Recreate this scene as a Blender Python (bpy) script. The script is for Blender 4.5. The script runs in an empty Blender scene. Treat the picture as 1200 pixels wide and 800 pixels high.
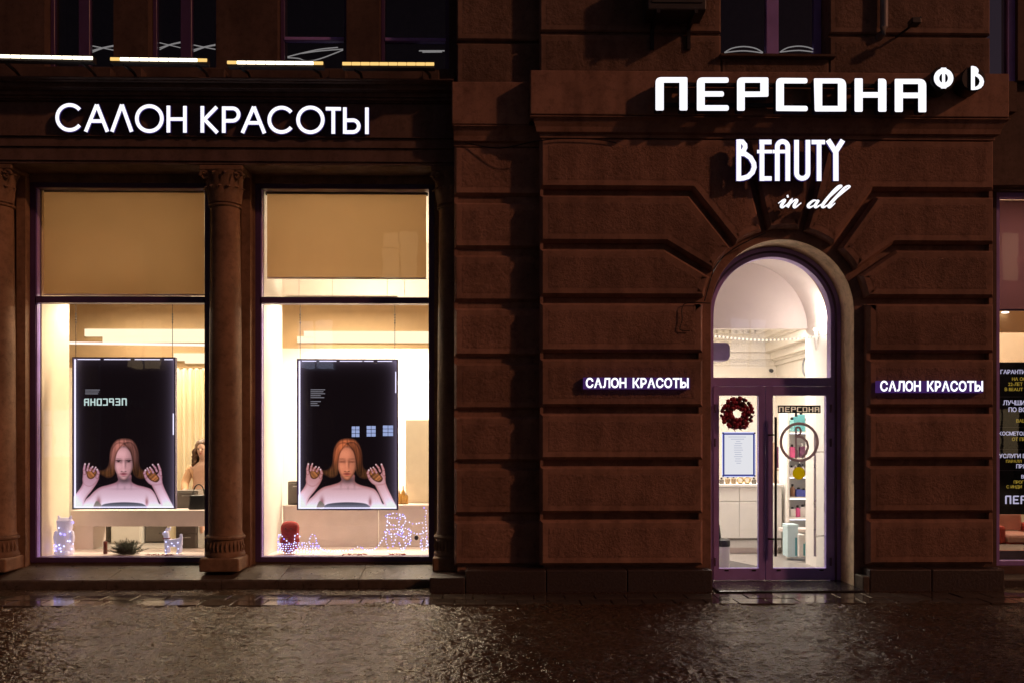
import bpy, bmesh, math, random
import numpy as np
from mathutils import Vector, Matrix

R = math.radians
S = bpy.context.scene
C = S.collection
random.seed(7)

# ------------------------------------------------------------------ camera
D, F, VH, HC, YAW = 10.0, 1000.0, 515.0, 1.75, R(1.0)
cam = bpy.data.cameras.new("camera")
cam.sensor_width = 36.0
cam.lens = F / 1200.0 * 36.0
cam.shift_y = (VH - 400.0) / 1200.0
cam.clip_end = 2000.0
cam_o = bpy.data.objects.new("camera", cam)
C.objects.link(cam_o)
cam_o.location = (0, -D, HC)
cam_o.rotation_euler = (R(90), 0, -YAW)
S.camera = cam_o

# ------------------------------------------------------------------ night sky, street light, exposure
LX, LY, LZ = 0.43, -0.245, 0.25            # towards the street light
elev = math.atan2(LZ, math.hypot(LX, LY))
world = bpy.data.worlds.new("World")
S.world = world
world.use_nodes = True
wn = world.node_tree.nodes
wl = world.node_tree.links
wn.clear()
sky = wn.new("ShaderNodeTexSky")
sky.sky_type = 'NISHITA'
sky.sun_disc = False
sky.sun_elevation = elev
sky.sun_rotation = math.atan2(LX, LY)
tint = wn.new("ShaderNodeMixRGB")
tint.blend_type = 'MULTIPLY'
tint.inputs[0].default_value = 1.0
tint.inputs[2].default_value = (1.0, 0.46, 0.42, 1)
bg = wn.new("ShaderNodeBackground")
bg.inputs[1].default_value = 0.0185
wo = wn.new("ShaderNodeOutputWorld")
wl.new(sky.outputs[0], tint.inputs[1])
wl.new(tint.outputs[0], bg.inputs[0])
wl.new(bg.outputs[0], wo.inputs[0])

sun = bpy.data.lights.new("street_light", 'SUN')
sun.energy = 0.74
sun.angle = R(2.2)
sun.color = (1.0, 0.41, 0.22)
sun_o = bpy.data.objects.new("street_light", sun)
C.objects.link(sun_o)
sun_o.location = (8, -8, 8)
sun_o.rotation_euler = Vector((LX, LY, LZ)).to_track_quat('Z', 'Y').to_euler()

S.view_settings.view_transform = 'Standard'
S.view_settings.look = 'None'
S.view_settings.gamma = 1.0
S.view_settings.exposure = 0.0
S.view_settings.use_curve_mapping = False
S.cycles.use_denoising = True
S.cycles.max_bounces = 8
S.cycles.transparent_max_bounces = 16
S.cycles.sample_clamp_indirect = 4.0


# ------------------------------------------------------------------ helpers
def P(u, v, y):
    """measured photograph point on the plane at depth y -> (x, z)"""
    du, dv = (u - 600.0) / F, (VH - v) / F
    t = (y + D) / (math.cos(YAW) - du * math.sin(YAW))
    return t * (math.sin(YAW) + du * math.cos(YAW)), HC + t * dv


def PX(u, y):
    return P(u, VH, y)[0]


def PZ(v, y, u=600):
    return P(u, v, y)[1]


def srgb(r, g, b):
    f = lambda c: (c / 255.0 / 12.92) if c <= 10.31 else ((c / 255.0 + 0.055) / 1.055) ** 2.4
    return (f(r), f(g), f(b))


class MB:
    def __init__(s):
        s.v, s.f, s.m = [], [], []

    def add(s, vs, fs, m=0):
        o = len(s.v)
        s.v += [tuple(p) for p in vs]
        s.f += [tuple(i + o for i in f) for f in fs]
        s.m += [m] * len(fs)
        return s

    def box(s, x0, x1, y0, y1, z0, z1, m=0):
        if x0 > x1: x0, x1 = x1, x0
        if y0 > y1: y0, y1 = y1, y0
        if z0 > z1: z0, z1 = z1, z0
        vs = [(x, y, z) for x in (x0, x1) for y in (y0, y1) for z in (z0, z1)]
        return s.add(vs, [(0, 1, 3, 2), (4, 6, 7, 5), (0, 4, 5, 1), (2, 3, 7, 6), (0, 2, 6, 4), (1, 5, 7, 3)], m)

    def prism(s, poly, y0, y1, m=0, axis='y'):
        """polygon (a,b) extruded along an axis: y -> (x,z); x -> (y,z); z -> (x,y)"""
        n = len(poly)
        g = {'y': lambda a, b, t: (a, t, b), 'x': lambda a, b, t: (t, a, b), 'z': lambda a, b, t: (a, b, t)}[axis]
        vs = [g(a, b, y0) for a, b in poly] + [g(a, b, y1) for a, b in poly]
        fs = [tuple(range(n)), tuple(range(2 * n - 1, n - 1, -1))]
        fs += [(i, i + n, (i + 1) % n + n, (i + 1) % n) for i in range(n)]
        return s.add(vs, fs, m)

    def tube(s, pts, r, n=8, m=0, cap=True, closed=False):
        pts = [Vector(p) for p in pts]
        k = len(pts)
        rr = r if isinstance(r, (list, tuple)) else [r] * k
        up = Vector((0, 0, 1))
        vs, fs = [], []
        for i, p in enumerate(pts):
            a = pts[(i - 1) % k] if (closed or i > 0) else p
            b = pts[(i + 1) % k] if (closed or i < k - 1) else p
            t = (b - a).normalized()
            q = up if abs(t.dot(up)) < 0.95 else Vector((1, 0, 0))
            e1 = t.cross(q).normalized()
            e2 = t.cross(e1).normalized()
            for j in range(n):
                w = 2 * math.pi * j / n
                vs.append(p + (e1 * math.cos(w) + e2 * math.sin(w)) * rr[i])
        for i in range(k if closed else k - 1):
            i2 = (i + 1) % k
            for j in range(n):
                fs.append((i * n + j, i * n + (j + 1) % n, i2 * n + (j + 1) % n, i2 * n + j))
        if cap and not closed:
            fs.append(tuple(range(n - 1, -1, -1)))
            fs.append(tuple(range((k - 1) * n, k * n)))
        return s.add(vs, fs, m)

    def lathe(s, prof, cx, cy, n=32, m=0, a0=0.0, a1=2 * math.pi, cz=0.0, sy=1.0):
        full = abs(a1 - a0 - 2 * math.pi) < 1e-6
        k = n if full else n + 1
        vs, fs = [], []
        for r, z in prof:
            for j in range(k):
                w = a0 + (a1 - a0) * j / n
                vs.append((cx + r * math.cos(w), cy + r * math.sin(w) * sy, cz + z))
        for i in range(len(prof) - 1):
            for j in range(n if full else n):
                j2 = (j + 1) % k
                fs.append((i * k + j, i * k + j2, (i + 1) * k + j2, (i + 1) * k + j))
        if full:
            if prof[0][0] > 1e-6: fs.append(tuple(range(k - 1, -1, -1)))
            if prof[-1][0] > 1e-6: fs.append(tuple(range((len(prof) - 1) * k, len(prof) * k)))
        return s.add(vs, fs, m)

    def ball(s, c, r, m=0, n=8, sc=(1, 1, 1)):
        vs, fs = [], []
        h = max(4, n // 2)
        for i in range(h + 1):
            t = math.pi * i / h
            for j in range(n):
                w = 2 * math.pi * j / n
                vs.append((c[0] + r * sc[0] * math.sin(t) * math.cos(w), c[1] + r * sc[1] * math.sin(t) * math.sin(w), c[2] + r * sc[2] * math.cos(t)))
        for i in range(h):
            for j in range(n):
                fs.append((i * n + j, i * n + (j + 1) % n, (i + 1) * n + (j + 1) % n, (i + 1) * n + j))
        return s.add(vs, fs, m)


WLOC = {}


def attach(o, parent):
    if parent is None:
        return
    o.parent = parent
    if parent.name in WLOC:
        o.matrix_parent_inverse = Matrix.Translation(-Vector(WLOC[parent.name]))


def build(name, mb, mats, parent=None, smooth=False, bevel=0.0, normals=True, seg=2):
    me = bpy.data.meshes.new(name)
    me.from_pydata(mb.v, [], mb.f)
    if not isinstance(mats, (list, tuple)): mats = [mats]
    for m in mats: me.materials.append(m)
    if len(mats) > 1:
        me.polygons.foreach_set("material_index", mb.m)
    bm = bmesh.new()
    bm.from_mesh(me)
    bmesh.ops.remove_doubles(bm, verts=bm.verts, dist=1e-6)
    if bevel > 0:
        es = [e for e in bm.edges if len(e.link_faces) == 2 and e.calc_face_angle(0) > 0.6]
        bmesh.ops.bevel(bm, geom=es, offset=bevel, segments=seg, profile=0.5, affect='EDGES')
    if normals:
        bmesh.ops.recalc_face_normals(bm, faces=bm.faces)
    bm.to_mesh(me)
    bm.free()
    if smooth:
        me.polygons.foreach_set("use_smooth", [True] * len(me.polygons))
        if smooth != 'all':
            try:
                me.set_sharp_from_angle(angle=R(35))
            except Exception:
                pass
    me.update()
    o = bpy.data.objects.new(name, me)
    C.objects.link(o)
    attach(o, parent)
    return o


def tag(o, label, cat, group=None):
    o["label"] = label
    o["category"] = cat
    if group: o["group"] = group
    return o


def struct(o, kind="structure"):
    o["kind"] = kind
    return o


def thing(name, label, cat, loc, group=None):
    o = bpy.data.objects.new(name, None)
    o.empty_display_size = 0.1
    C.objects.link(o)
    o.location = loc
    WLOC[o.name] = tuple(loc)
    return tag(o, label, cat, group)


# ------------------------------------------------------------------ materials
def nodemat(name):
    m = bpy.data.materials.new(name)
    m.use_nodes = True
    nt = m.node_tree
    nt.nodes.clear()
    out = nt.nodes.new("ShaderNodeOutputMaterial")
    return m, nt, out


def mat(name, col, rough=0.6, metal=0.0, spec=0.5, var=0.12, vscale=6.0, bump=0.0, bscale=60.0, rvar=0.1, col2=None, detail=6.0, bdist=0.01):
    """principled with noise-driven colour, gloss and relief"""
    m, nt, out = nodemat(name)
    N, L = nt.nodes.new, nt.links.new
    p = N("ShaderNodeBsdfPrincipled")
    tc = N("ShaderNodeTexCoord")
    nz = N("ShaderNodeTexNoise")
    nz.inputs["Scale"].default_value = vscale
    nz.inputs["Detail"].default_value = detail
    nz.inputs["Roughness"].default_value = 0.65
    L(tc.outputs["Object"], nz.inputs["Vector"])
    rp = N("ShaderNodeValToRGB")
    a = tuple(max(0, c * (1 - var)) for c in col)
    b = tuple(min(1, c * (1 + var)) for c in (col2 or col))
    rp.color_ramp.elements[0].color = (*a, 1)
    rp.color_ramp.elements[1].color = (*b, 1)
    rp.color_ramp.elements[0].position = 0.33
    rp.color_ramp.elements[1].position = 0.67
    L(nz.outputs["Fac"], rp.inputs[0])
    L(rp.outputs[0], p.inputs["Base Color"])
    mr = N("ShaderNodeMapRange")
    mr.inputs[1].default_value = 0.3
    mr.inputs[2].default_value = 0.7
    mr.inputs[3].default_value = max(0.02, rough - rvar)
    mr.inputs[4].default_value = min(1, rough + rvar)
    L(nz.outputs["Fac"], mr.inputs[0])
    L(mr.outputs[0], p.inputs["Roughness"])
    p.inputs["Metallic"].default_value = metal
    p.inputs["Specular IOR Level"].default_value = spec
    if bump > 0:
        n2 = N("ShaderNodeTexNoise")
        n2.inputs["Scale"].default_value = bscale
        n2.inputs["Detail"].default_value = 5
        L(tc.outputs["Object"], n2.inputs["Vector"])
        bp = N("ShaderNodeBump")
        bp.inputs["Strength"].default_value = bump
        bp.inputs["Distance"].default_value = bdist
        L(n2.outputs["Fac"], bp.inputs["Height"])
        L(bp.outputs[0], p.inputs["Normal"])
    L(p.outputs[0], out.inputs[0])
    return m


def emit(name, col, strength, var=0.0, sample=True):
    m, nt, out = nodemat(name)
    e = nt.nodes.new("ShaderNodeEmission")
    e.inputs[0].default_value = (*col, 1)
    e.inputs[1].default_value = strength
    if var > 0:
        tc = nt.nodes.new("ShaderNodeTexCoord")
        nz = nt.nodes.new("ShaderNodeTexNoise")
        nz.inputs["Scale"].default_value = 9
        mr = nt.nodes.new("ShaderNodeMapRange")
        mr.inputs[3].default_value = strength * (1 - var)
        mr.inputs[4].default_value = strength * (1 + var)
        nt.links.new(tc.outputs["Object"], nz.inputs["Vector"])
        nt.links.new(nz.outputs["Fac"], mr.inputs[0])
        nt.links.new(mr.outputs[0], e.inputs[1])
    nt.links.new(e.outputs[0], out.inputs[0])
    if not sample:
        m.cycles.emission_sampling = 'NONE'
    return m


def glass(name, tintc=(0.96, 0.97, 0.97), refl=0.05):
    m, nt, out = nodemat(name)
    N, L = nt.nodes.new, nt.links.new
    t = N("ShaderNodeBsdfTransparent")
    t.inputs[0].default_value = (*tintc, 1)
    g = N("ShaderNodeBsdfGlossy")
    g.inputs["Roughness"].default_value = 0.01
    tcg = N("ShaderNodeTexCoord"); ng = N("ShaderNodeTexNoise"); ng.inputs["Scale"].default_value = 2.3
    bg_ = N("ShaderNodeBump"); bg_.inputs["Strength"].default_value = 0.10; bg_.inputs["Distance"].default_value = 0.006
    L(tcg.outputs["Object"], ng.inputs["Vector"]); L(ng.outputs["Fac"], bg_.inputs["Height"]); L(bg_.outputs[0], g.inputs["Normal"])
    lw = N("ShaderNodeLayerWeight")
    pw = N("ShaderNodeMath"); pw.operation = 'POWER'; pw.inputs[1].default_value = 5
    ma = N("ShaderNodeMath"); ma.operation = 'MULTIPLY_ADD'; ma.inputs[1].default_value = 0.8; ma.inputs[2].default_value = refl
    L(lw.outputs["Facing"], pw.inputs[0])
    L(pw.outputs[0], ma.inputs[0])
    mx = N("ShaderNodeMixShader")
    L(ma.outputs[0], mx.inputs[0])
    L(t.outputs[0], mx.inputs[1])
    L(g.outputs[0], mx.inputs[2])
    L(mx.outputs[0], out.inputs[0])
    return m


def fabric(name, col, trans=0.5, weave=300.0):
    m, nt, out = nodemat(name)
    N, L = nt.nodes.new, nt.links.new
    tc = N("ShaderNodeTexCoord")
    nz = N("ShaderNodeTexNoise"); nz.inputs["Scale"].default_value = 3.0; nz.inputs["Detail"].default_value = 8
    L(tc.outputs["Object"], nz.inputs["Vector"])
    rp = N("ShaderNodeValToRGB")
    rp.color_ramp.elements[0].color = (*[c * 0.93 for c in col], 1)
    rp.color_ramp.elements[1].color = (*[min(1, c * 1.06) for c in col], 1)
    L(nz.outputs["Fac"], rp.inputs[0])
    d = N("ShaderNodeBsdfDiffuse"); t = N("ShaderNodeBsdfTranslucent")
    L(rp.outputs[0], d.inputs[0]); L(rp.outputs[0], t.inputs[0])
    mx = N("ShaderNodeMixShader"); mx.inputs[0].default_value = trans
    L(d.outputs[0], mx.inputs[1]); L(t.outputs[0], mx.inputs[2])
    L(mx.outputs[0], out.inputs[0])
    return m


def vcol_emit(name, strength):
    m, nt, out = nodemat(name)
    N, L = nt.nodes.new, nt.links.new
    at = N("ShaderNodeAttribute"); at.attribute_name = "print"
    e = N("ShaderNodeEmission"); e.inputs[1].default_value = strength
    g = N("ShaderNodeBsdfGlossy"); g.inputs["Roughness"].default_value = 0.03
    g.inputs[0].default_value = (0.025, 0.025, 0.025, 1)
    ad = N("ShaderNodeAddShader")
    L(at.outputs["Color"], e.inputs[0])
    L(e.outputs[0], ad.inputs[0]); L(g.outputs[0], ad.inputs[1])
    L(ad.outputs[0], out.inputs[0])
    return m


def plaster(name, col, bump, rough_panel=False):
    """painted stucco: blotches, vertical rain streaks, sand relief"""
    m, nt, out = nodemat(name)
    N, L = nt.nodes.new, nt.links.new
    tc = N("ShaderNodeTexCoord")
    p = N("ShaderNodeBsdfPrincipled")
    p.inputs["Roughness"].default_value = 0.75
    p.inputs["Specular IOR Level"].default_value = 0.25
    n1 = N("ShaderNodeTexNoise"); n1.inputs["Scale"].default_value = 1.6; n1.inputs["Detail"].default_value = 9; n1.inputs["Roughness"].default_value = 0.7
    L(tc.outputs["Object"], n1.inputs["Vector"])
    mp = N("ShaderNodeMapping"); mp.inputs["Scale"].default_value = (2.2, 2.2, 0.5)
    L(tc.outputs["Object"], mp.inputs[0])
    n2 = N("ShaderNodeTexNoise"); n2.inputs["Scale"].default_value = 2.5; n2.inputs["Detail"].default_value = 6
    L(mp.outputs[0], n2.inputs["Vector"])
    ad = N("ShaderNodeMath"); ad.operation = 'ADD'
    L(n1.outputs["Fac"], ad.inputs[0]); L(n2.outputs["Fac"], ad.inputs[1])
    rp = N("ShaderNodeValToRGB")
    rp.color_ramp.elements[0].position = 0.40; rp.color_ramp.elements[1].position = 0.62
    mul = N("ShaderNodeMath"); mul.operation = 'MULTIPLY'; mul.inputs[1].default_value = 0.5
    L(ad.outputs[0], mul.inputs[0]); L(mul.outputs[0], rp.inputs[0])
    rp.color_ramp.elements[0].color = (*[c * 0.72 for c in col], 1)
    rp.color_ramp.elements[1].color = (*[c * 1.18 for c in col], 1)
    oi = N("ShaderNodeObjectInfo")
    tv = N("ShaderNodeMapRange"); tv.inputs[3].default_value = 0.84; tv.inputs[4].default_value = 1.16
    L(oi.outputs["Random"], tv.inputs[0])
    n4 = N("ShaderNodeTexNoise"); n4.inputs["Scale"].default_value = 11; n4.inputs["Detail"].default_value = 10; n4.inputs["Roughness"].default_value = 0.8
    L(tc.outputs["Object"], n4.inputs["Vector"])
    st = N("ShaderNodeMapRange"); st.inputs[1].default_value = 0.30; st.inputs[2].default_value = 0.52; st.inputs[3].default_value = 0.55; st.inputs[4].default_value = 1.0
    L(n4.outputs["Fac"], st.inputs[0])
    mm = N("ShaderNodeMath"); mm.operation = 'MULTIPLY'
    L(tv.outputs[0], mm.inputs[0]); L(st.outputs[0], mm.inputs[1])
    vm = N("ShaderNodeVectorMath"); vm.operation = 'SCALE'
    L(rp.outputs[0], vm.inputs[0]); L(mm.outputs[0], vm.inputs[3])
    L(vm.outputs[0], p.inputs["Base Color"])
    n3 = N("ShaderNodeTexNoise"); n3.inputs["Scale"].default_value = 22 if rough_panel else 70
    n3.inputs["Detail"].default_value = 8; n3.inputs["Roughness"].default_value = 0.72
    L(tc.outputs["Object"], n3.inputs["Vector"])
    bp = N("ShaderNodeBump"); bp.inputs["Strength"].default_value = bump; bp.inputs["Distance"].default_value = 0.05 if rough_panel else 0.008
    L(n3.outputs["Fac"], bp.inputs["Height"]); L(bp.outputs[0], p.inputs["Normal"])
    L(p.outputs[0], out.inputs[0])
    return m


WALLC = (0.33, 0.192, 0.138)
M = {
    'plaster': plaster('brown_plaster', WALLC, 0.35),
    'rough': plaster('rough_brown_stucco', (0.315, 0.183, 0.132), 0.8, True),
    'cream_plaster': plaster('cream_reveal_plaster', (0.74, 0.57, 0.38), 0.2),
    'dark_plaster': plaster('dimmed_upper_plaster', (0.115, 0.075, 0.058), 0.35),  # upper walls darkened in colour for lamp light fading with height
    'frieze': plaster('dimmed_frieze_colour', (0.13, 0.085, 0.07), 0.3),  # dark brown board, darkened further in colour where lamp light is weak
    'upper': plaster('upper_plaster_dimmed', (0.21, 0.135, 0.10), 0.35),  # wall plaster dimmed: lamp falloff painted into the colour
    'upper_rough': plaster('upper_stucco_dimmed', (0.20, 0.128, 0.095), 0.75, True),  # rough stucco with the same falloff painted in
    'stone_col': plaster('ochre_brown_column_stone', (0.225, 0.14, 0.085), 0.35),
    'granite': mat('dark_granite', (0.055, 0.042, 0.038), 0.42, var=0.35, vscale=40, bump=0.35, bscale=45, rvar=0.15, bdist=0.012),
    'wet_granite': mat('wet_black_granite', (0.022, 0.018, 0.019), 0.22, var=0.3, vscale=30, bump=0.15, bscale=50),
    'sillstone': mat('worn_sill_stone', (0.095, 0.074, 0.055), 0.38, var=0.3, vscale=12, bump=0.35, bscale=50, rvar=0.15, bdist=0.01),
    'purple': mat('aubergine_frame_paint', (0.36, 0.25, 0.70), 0.38, var=0.12, vscale=3, bump=0.05, bscale=200),
    'purple_dark': mat('dark_aubergine_paint', (0.085, 0.045, 0.14), 0.42, var=0.12, vscale=3),
    'glass': glass('clear_window_glass'),
    'glass_dark': glass('dim_upper_glass', (0.75, 0.78, 0.8), 0.07),
    'white_led': emit('white_led_face', (0.95, 0.93, 1.0), 1.25),
    'letter_side': mat('dark_blue_letter_side', (0.02, 0.02, 0.06), 0.4),
    'bloom_fringe': emit('violet_bloom_fringe', (0.10, 0.07, 0.36), 0.6, sample=False),
    'violet_side': emit('violet_acrylic_side', (0.08, 0.03, 0.30), 0.55),
    'black': mat('black_metal', (0.015, 0.015, 0.016), 0.4),
    'dark_grey': mat('dark_grey_plastic', (0.035, 0.034, 0.036), 0.5),
    'grey': mat('grey_plastic', (0.25, 0.25, 0.26), 0.5),
    'steel': mat('brushed_steel', (0.55, 0.53, 0.52), 0.3, metal=0.9, rvar=0.08),
    'cream': mat('cream_wall_paint', (0.76, 0.66, 0.50), 0.7, var=0.04),
    'white': mat('white_wall_paint', (0.80, 0.77, 0.72), 0.65, var=0.03),
    'hall_paint': mat('off_white_hall_paint', (0.80, 0.74, 0.66), 0.7, var=0.03),
    'ornament': mat('white_moulded_plaster', (0.78, 0.72, 0.64), 0.7, var=0.08, vscale=30, bump=0.8, bscale=40, bdist=0.03),
    'tan_wood': mat('tan_bulkhead_panel', (0.56, 0.37, 0.19), 0.6, var=0.06),
    'laminate': mat('pale_laminate', (0.78, 0.66, 0.62), 0.4, var=0.04),
    'floor': mat('grey_floor_tile', (0.30, 0.27, 0.25), 0.35, var=0.15),
    'mat_dark': mat('charcoal_entrance_mat', (0.10, 0.09, 0.09), 0.9, var=0.3, vscale=60, bump=0.4, bscale=200),
    'blind': fabric('tan_blind_fabric', (0.43, 0.275, 0.14), 0.5),
    'curtain': fabric('pale_curtain_fabric', (0.80, 0.72, 0.55), 0.4),
}


def letters_from_curve(name, outlines, depth, y_front, mats, parent, tf, grow=0.0):
    """closed outlines (even-odd filled) -> one solid letter whose front face glows"""
    cu = bpy.data.curves.new(name, 'CURVE')
    cu.dimensions = '2D'
    cu.fill_mode = 'BOTH'
    cu.extrude = depth / 2
    cu.offset = grow
    for ol in outlines:
        pts = [tf(*p) for p in ol]
        sp = cu.splines.new('POLY')
        sp.points.add(len(pts) - 1)
        for q, (a, b) in zip(sp.points, pts):
            q.co = (a, b, 0, 1)
        sp.use_cyclic_u = True
    tmp = bpy.data.objects.new(name, cu)
    C.objects.link(tmp)
    return _solidify_flat(tmp, name, depth, y_front, mats, parent)


def _solidify_flat(tmp, name, depth, y_front, mats, parent, offx=0.0, offz=0.0, sx=1.0, sz=1.0):
    bpy.context.view_layer.update()
    dg = bpy.context.evaluated_depsgraph_get()
    me = bpy.data.meshes.new_from_object(tmp.evaluated_get(dg))
    data = tmp.data
    bpy.data.objects.remove(tmp)
    bpy.data.curves.remove(data)
    me.materials.clear()
    for m in mats: me.materials.append(m)
    n = len(me.vertices)
    co = np.empty(n * 3, dtype=np.float32)
    me.vertices.foreach_get("co", co)
    co = co.reshape(-1, 3)
    out = np.empty_like(co)
    out[:, 0] = co[:, 0] * sx + offx
    out[:, 2] = co[:, 1] * sz + offz
    out[:, 1] = y_front + depth / 2 - co[:, 2]
    me.vertices.foreach_set("co", out.ravel())
    me.update()
    mi = [0 if (abs(p.normal.y) > 0.7 and p.center.y < y_front + depth * 0.3) else len(mats) - 1 for p in me.polygons]
    me.polygons.foreach_set("material_index", mi)
    me.polygons.foreach_set("use_smooth", [False] * len(me.polygons))
    me.name = name
    o = bpy.data.objects.new(name, me)
    C.objects.link(o)
    attach(o, parent)
    return o


def rounded(pts, n=5):
    """[(x,y,r)] -> outline with rounded corners"""
    out = []
    k = len(pts)
    for i, (x, y, r) in enumerate(pts):
        p = Vector((x, y)); a = Vector(pts[i - 1][:2]); b = Vector(pts[(i + 1) % k][:2])
        da, db = (a - p), (b - p)
        rr = min(r, da.length * 0.49, db.length * 0.49)
        s, e = p + da.normalized() * rr, p + db.normalized() * rr
        for j in range(n + 1):
            t = j / n
            q = s * (1 - t) ** 2 + p * 2 * t * (1 - t) + e * t * t
            out.append((q.x, q.y))
    return out


def ribbon(mb, pts, widths, tf, y0, depth, m_front=0, m_side=1, closed=False):
    """flat stroke (source units, y down) with mitred joints, extruded from y0 back by depth"""
    k = len(pts)
    w = widths if isinstance(widths, (list, tuple)) else [widths] * k
    Lp, Rp = [], []
    V = [Vector(p) for p in pts]
    for i in range(k):
        a = V[i - 1] if (i > 0 or closed) else None
        b = V[(i + 1) % k] if (i < k - 1 or closed) else None
        if a is None: d = (b - V[i]).normalized(); nrm = Vector((-d.y, d.x)); sc = 1
        elif b is None: d = (V[i] - a).normalized(); nrm = Vector((-d.y, d.x)); sc = 1
        else:
            d1 = (V[i] - a).normalized(); d2 = (b - V[i]).normalized()
            n1 = Vector((-d1.y, d1.x)); n2 = Vector((-d2.y, d2.x))
            nrm = (n1 + n2)
            if nrm.length < 1e-4: nrm = n1
            nrm.normalize()
            sc = 1 / max(0.45, nrm.dot(n1))
        Lp.append(V[i] + nrm * w[i] / 2 * sc)
        Rp.append(V[i] - nrm * w[i] / 2 * sc)
    vs = []
    for i in range(k):
        for q in (Lp[i], Rp[i]):
            x, z = tf(q.x, q.y)
            vs.append((x, y0, z)); vs.append((x, y0 + depth, z))
    o = len(mb.v)
    mb.v += vs
    for i in range(k if closed else k - 1):
        a, b = i * 4, ((i + 1) % k) * 4
        mb.f += [tuple(o + q for q in f) for f in ((a, a + 2, b + 2, b), (a + 1, b + 1, b + 3, a + 3), (a, b, b + 1, a + 1), (a + 2, a + 3, b + 3, b + 2))]
        mb.m += [m_front, m_side, m_side, m_side]
    if not closed:
        e = (k - 1) * 4
        mb.f += [tuple(o + q for q in f) for f in ((0, 1, 3, 2), (e, e + 2, e + 3, e + 1))]
        mb.m += [m_side, m_side]


def arc(cx, cy, r, a0, a1, n=20, ry=None):
    ry = ry or r
    return [(cx + r * math.cos(R(a0 + (a1 - a0) * i / n)), cy + ry * math.sin(R(a0 + (a1 - a0) * i / n))) for i in range(n + 1)]


def font_glyphs(text, u0, v_base, cap_px, y_front, depth, mats, parent, name="letter", bold=0.0, width_px=None, gap=0.06, space=0.32, mirror=False, one=False):
    """print or letters: each character its own object; cap height and total width are measured in the photograph"""
    objs = []
    data = []
    pen = 0.0
    for ch in text:
        if ch == ' ':
            pen += space
            continue
        cu = bpy.data.curves.new(name, 'FONT')
        cu.body = ch
        cu.resolution_u = 3
        cu.offset = bold
        cu.extrude = depth / 2
        t = bpy.data.objects.new(name, cu)
        C.objects.link(t)
        bpy.context.view_layer.update()
        bb = [Vector(b) for b in t.bound_box]
        x0, x1 = min(b.x for b in bb), max(b.x for b in bb)
        data.append((t, pen - x0))
        pen += x1 - x0 + gap
    pen -= gap
    xl, zb = P(u0, v_base, y_front)
    _, zt = P(u0, v_base - cap_px, y_front)
    sz = (zt - zb) / 0.70
    if width_px:
        sx = (P(u0 + width_px, v_base, y_front)[0] - xl) / pen
    else:
        sx = sz
    for t, px in data:
        if mirror:
            o = _solidify_flat(t, name, depth, y_front, mats, parent, xl + (pen - px) * sx, zb, -sx, sz)
        else:
            o = _solidify_flat(t, name, depth, y_front, mats, parent, xl + px * sx, zb, sx, sz)
        objs.append(o)
    if one and len(objs) > 1:
        bm = bmesh.new()
        for o in objs: bm.from_mesh(o.data)
        me = objs[0].data
        bm.to_mesh(me); bm.free()
        for o in objs[1:]:
            d = o.data; bpy.data.objects.remove(o); bpy.data.meshes.remove(d)
        objs = objs[:1]
    return objs


# ------------------------------------------------------------------ ground
def vnoise(X, Y, seed):
    rng = np.random.RandomState(seed)
    T = rng.rand(512, 512)
    xi, yi = np.floor(X).astype(int), np.floor(Y).astype(int)
    fx, fy = X - xi, Y - yi
    fx = fx * fx * (3 - 2 * fx); fy = fy * fy * (3 - 2 * fy)
    g = lambda a, b: T[a % 512, b % 512]
    return (g(xi, yi) * (1 - fx) + g(xi + 1, yi) * fx) * (1 - fy) + (g(xi, yi + 1) * (1 - fx) + g(xi + 1, yi + 1) * fx) * fy


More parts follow.
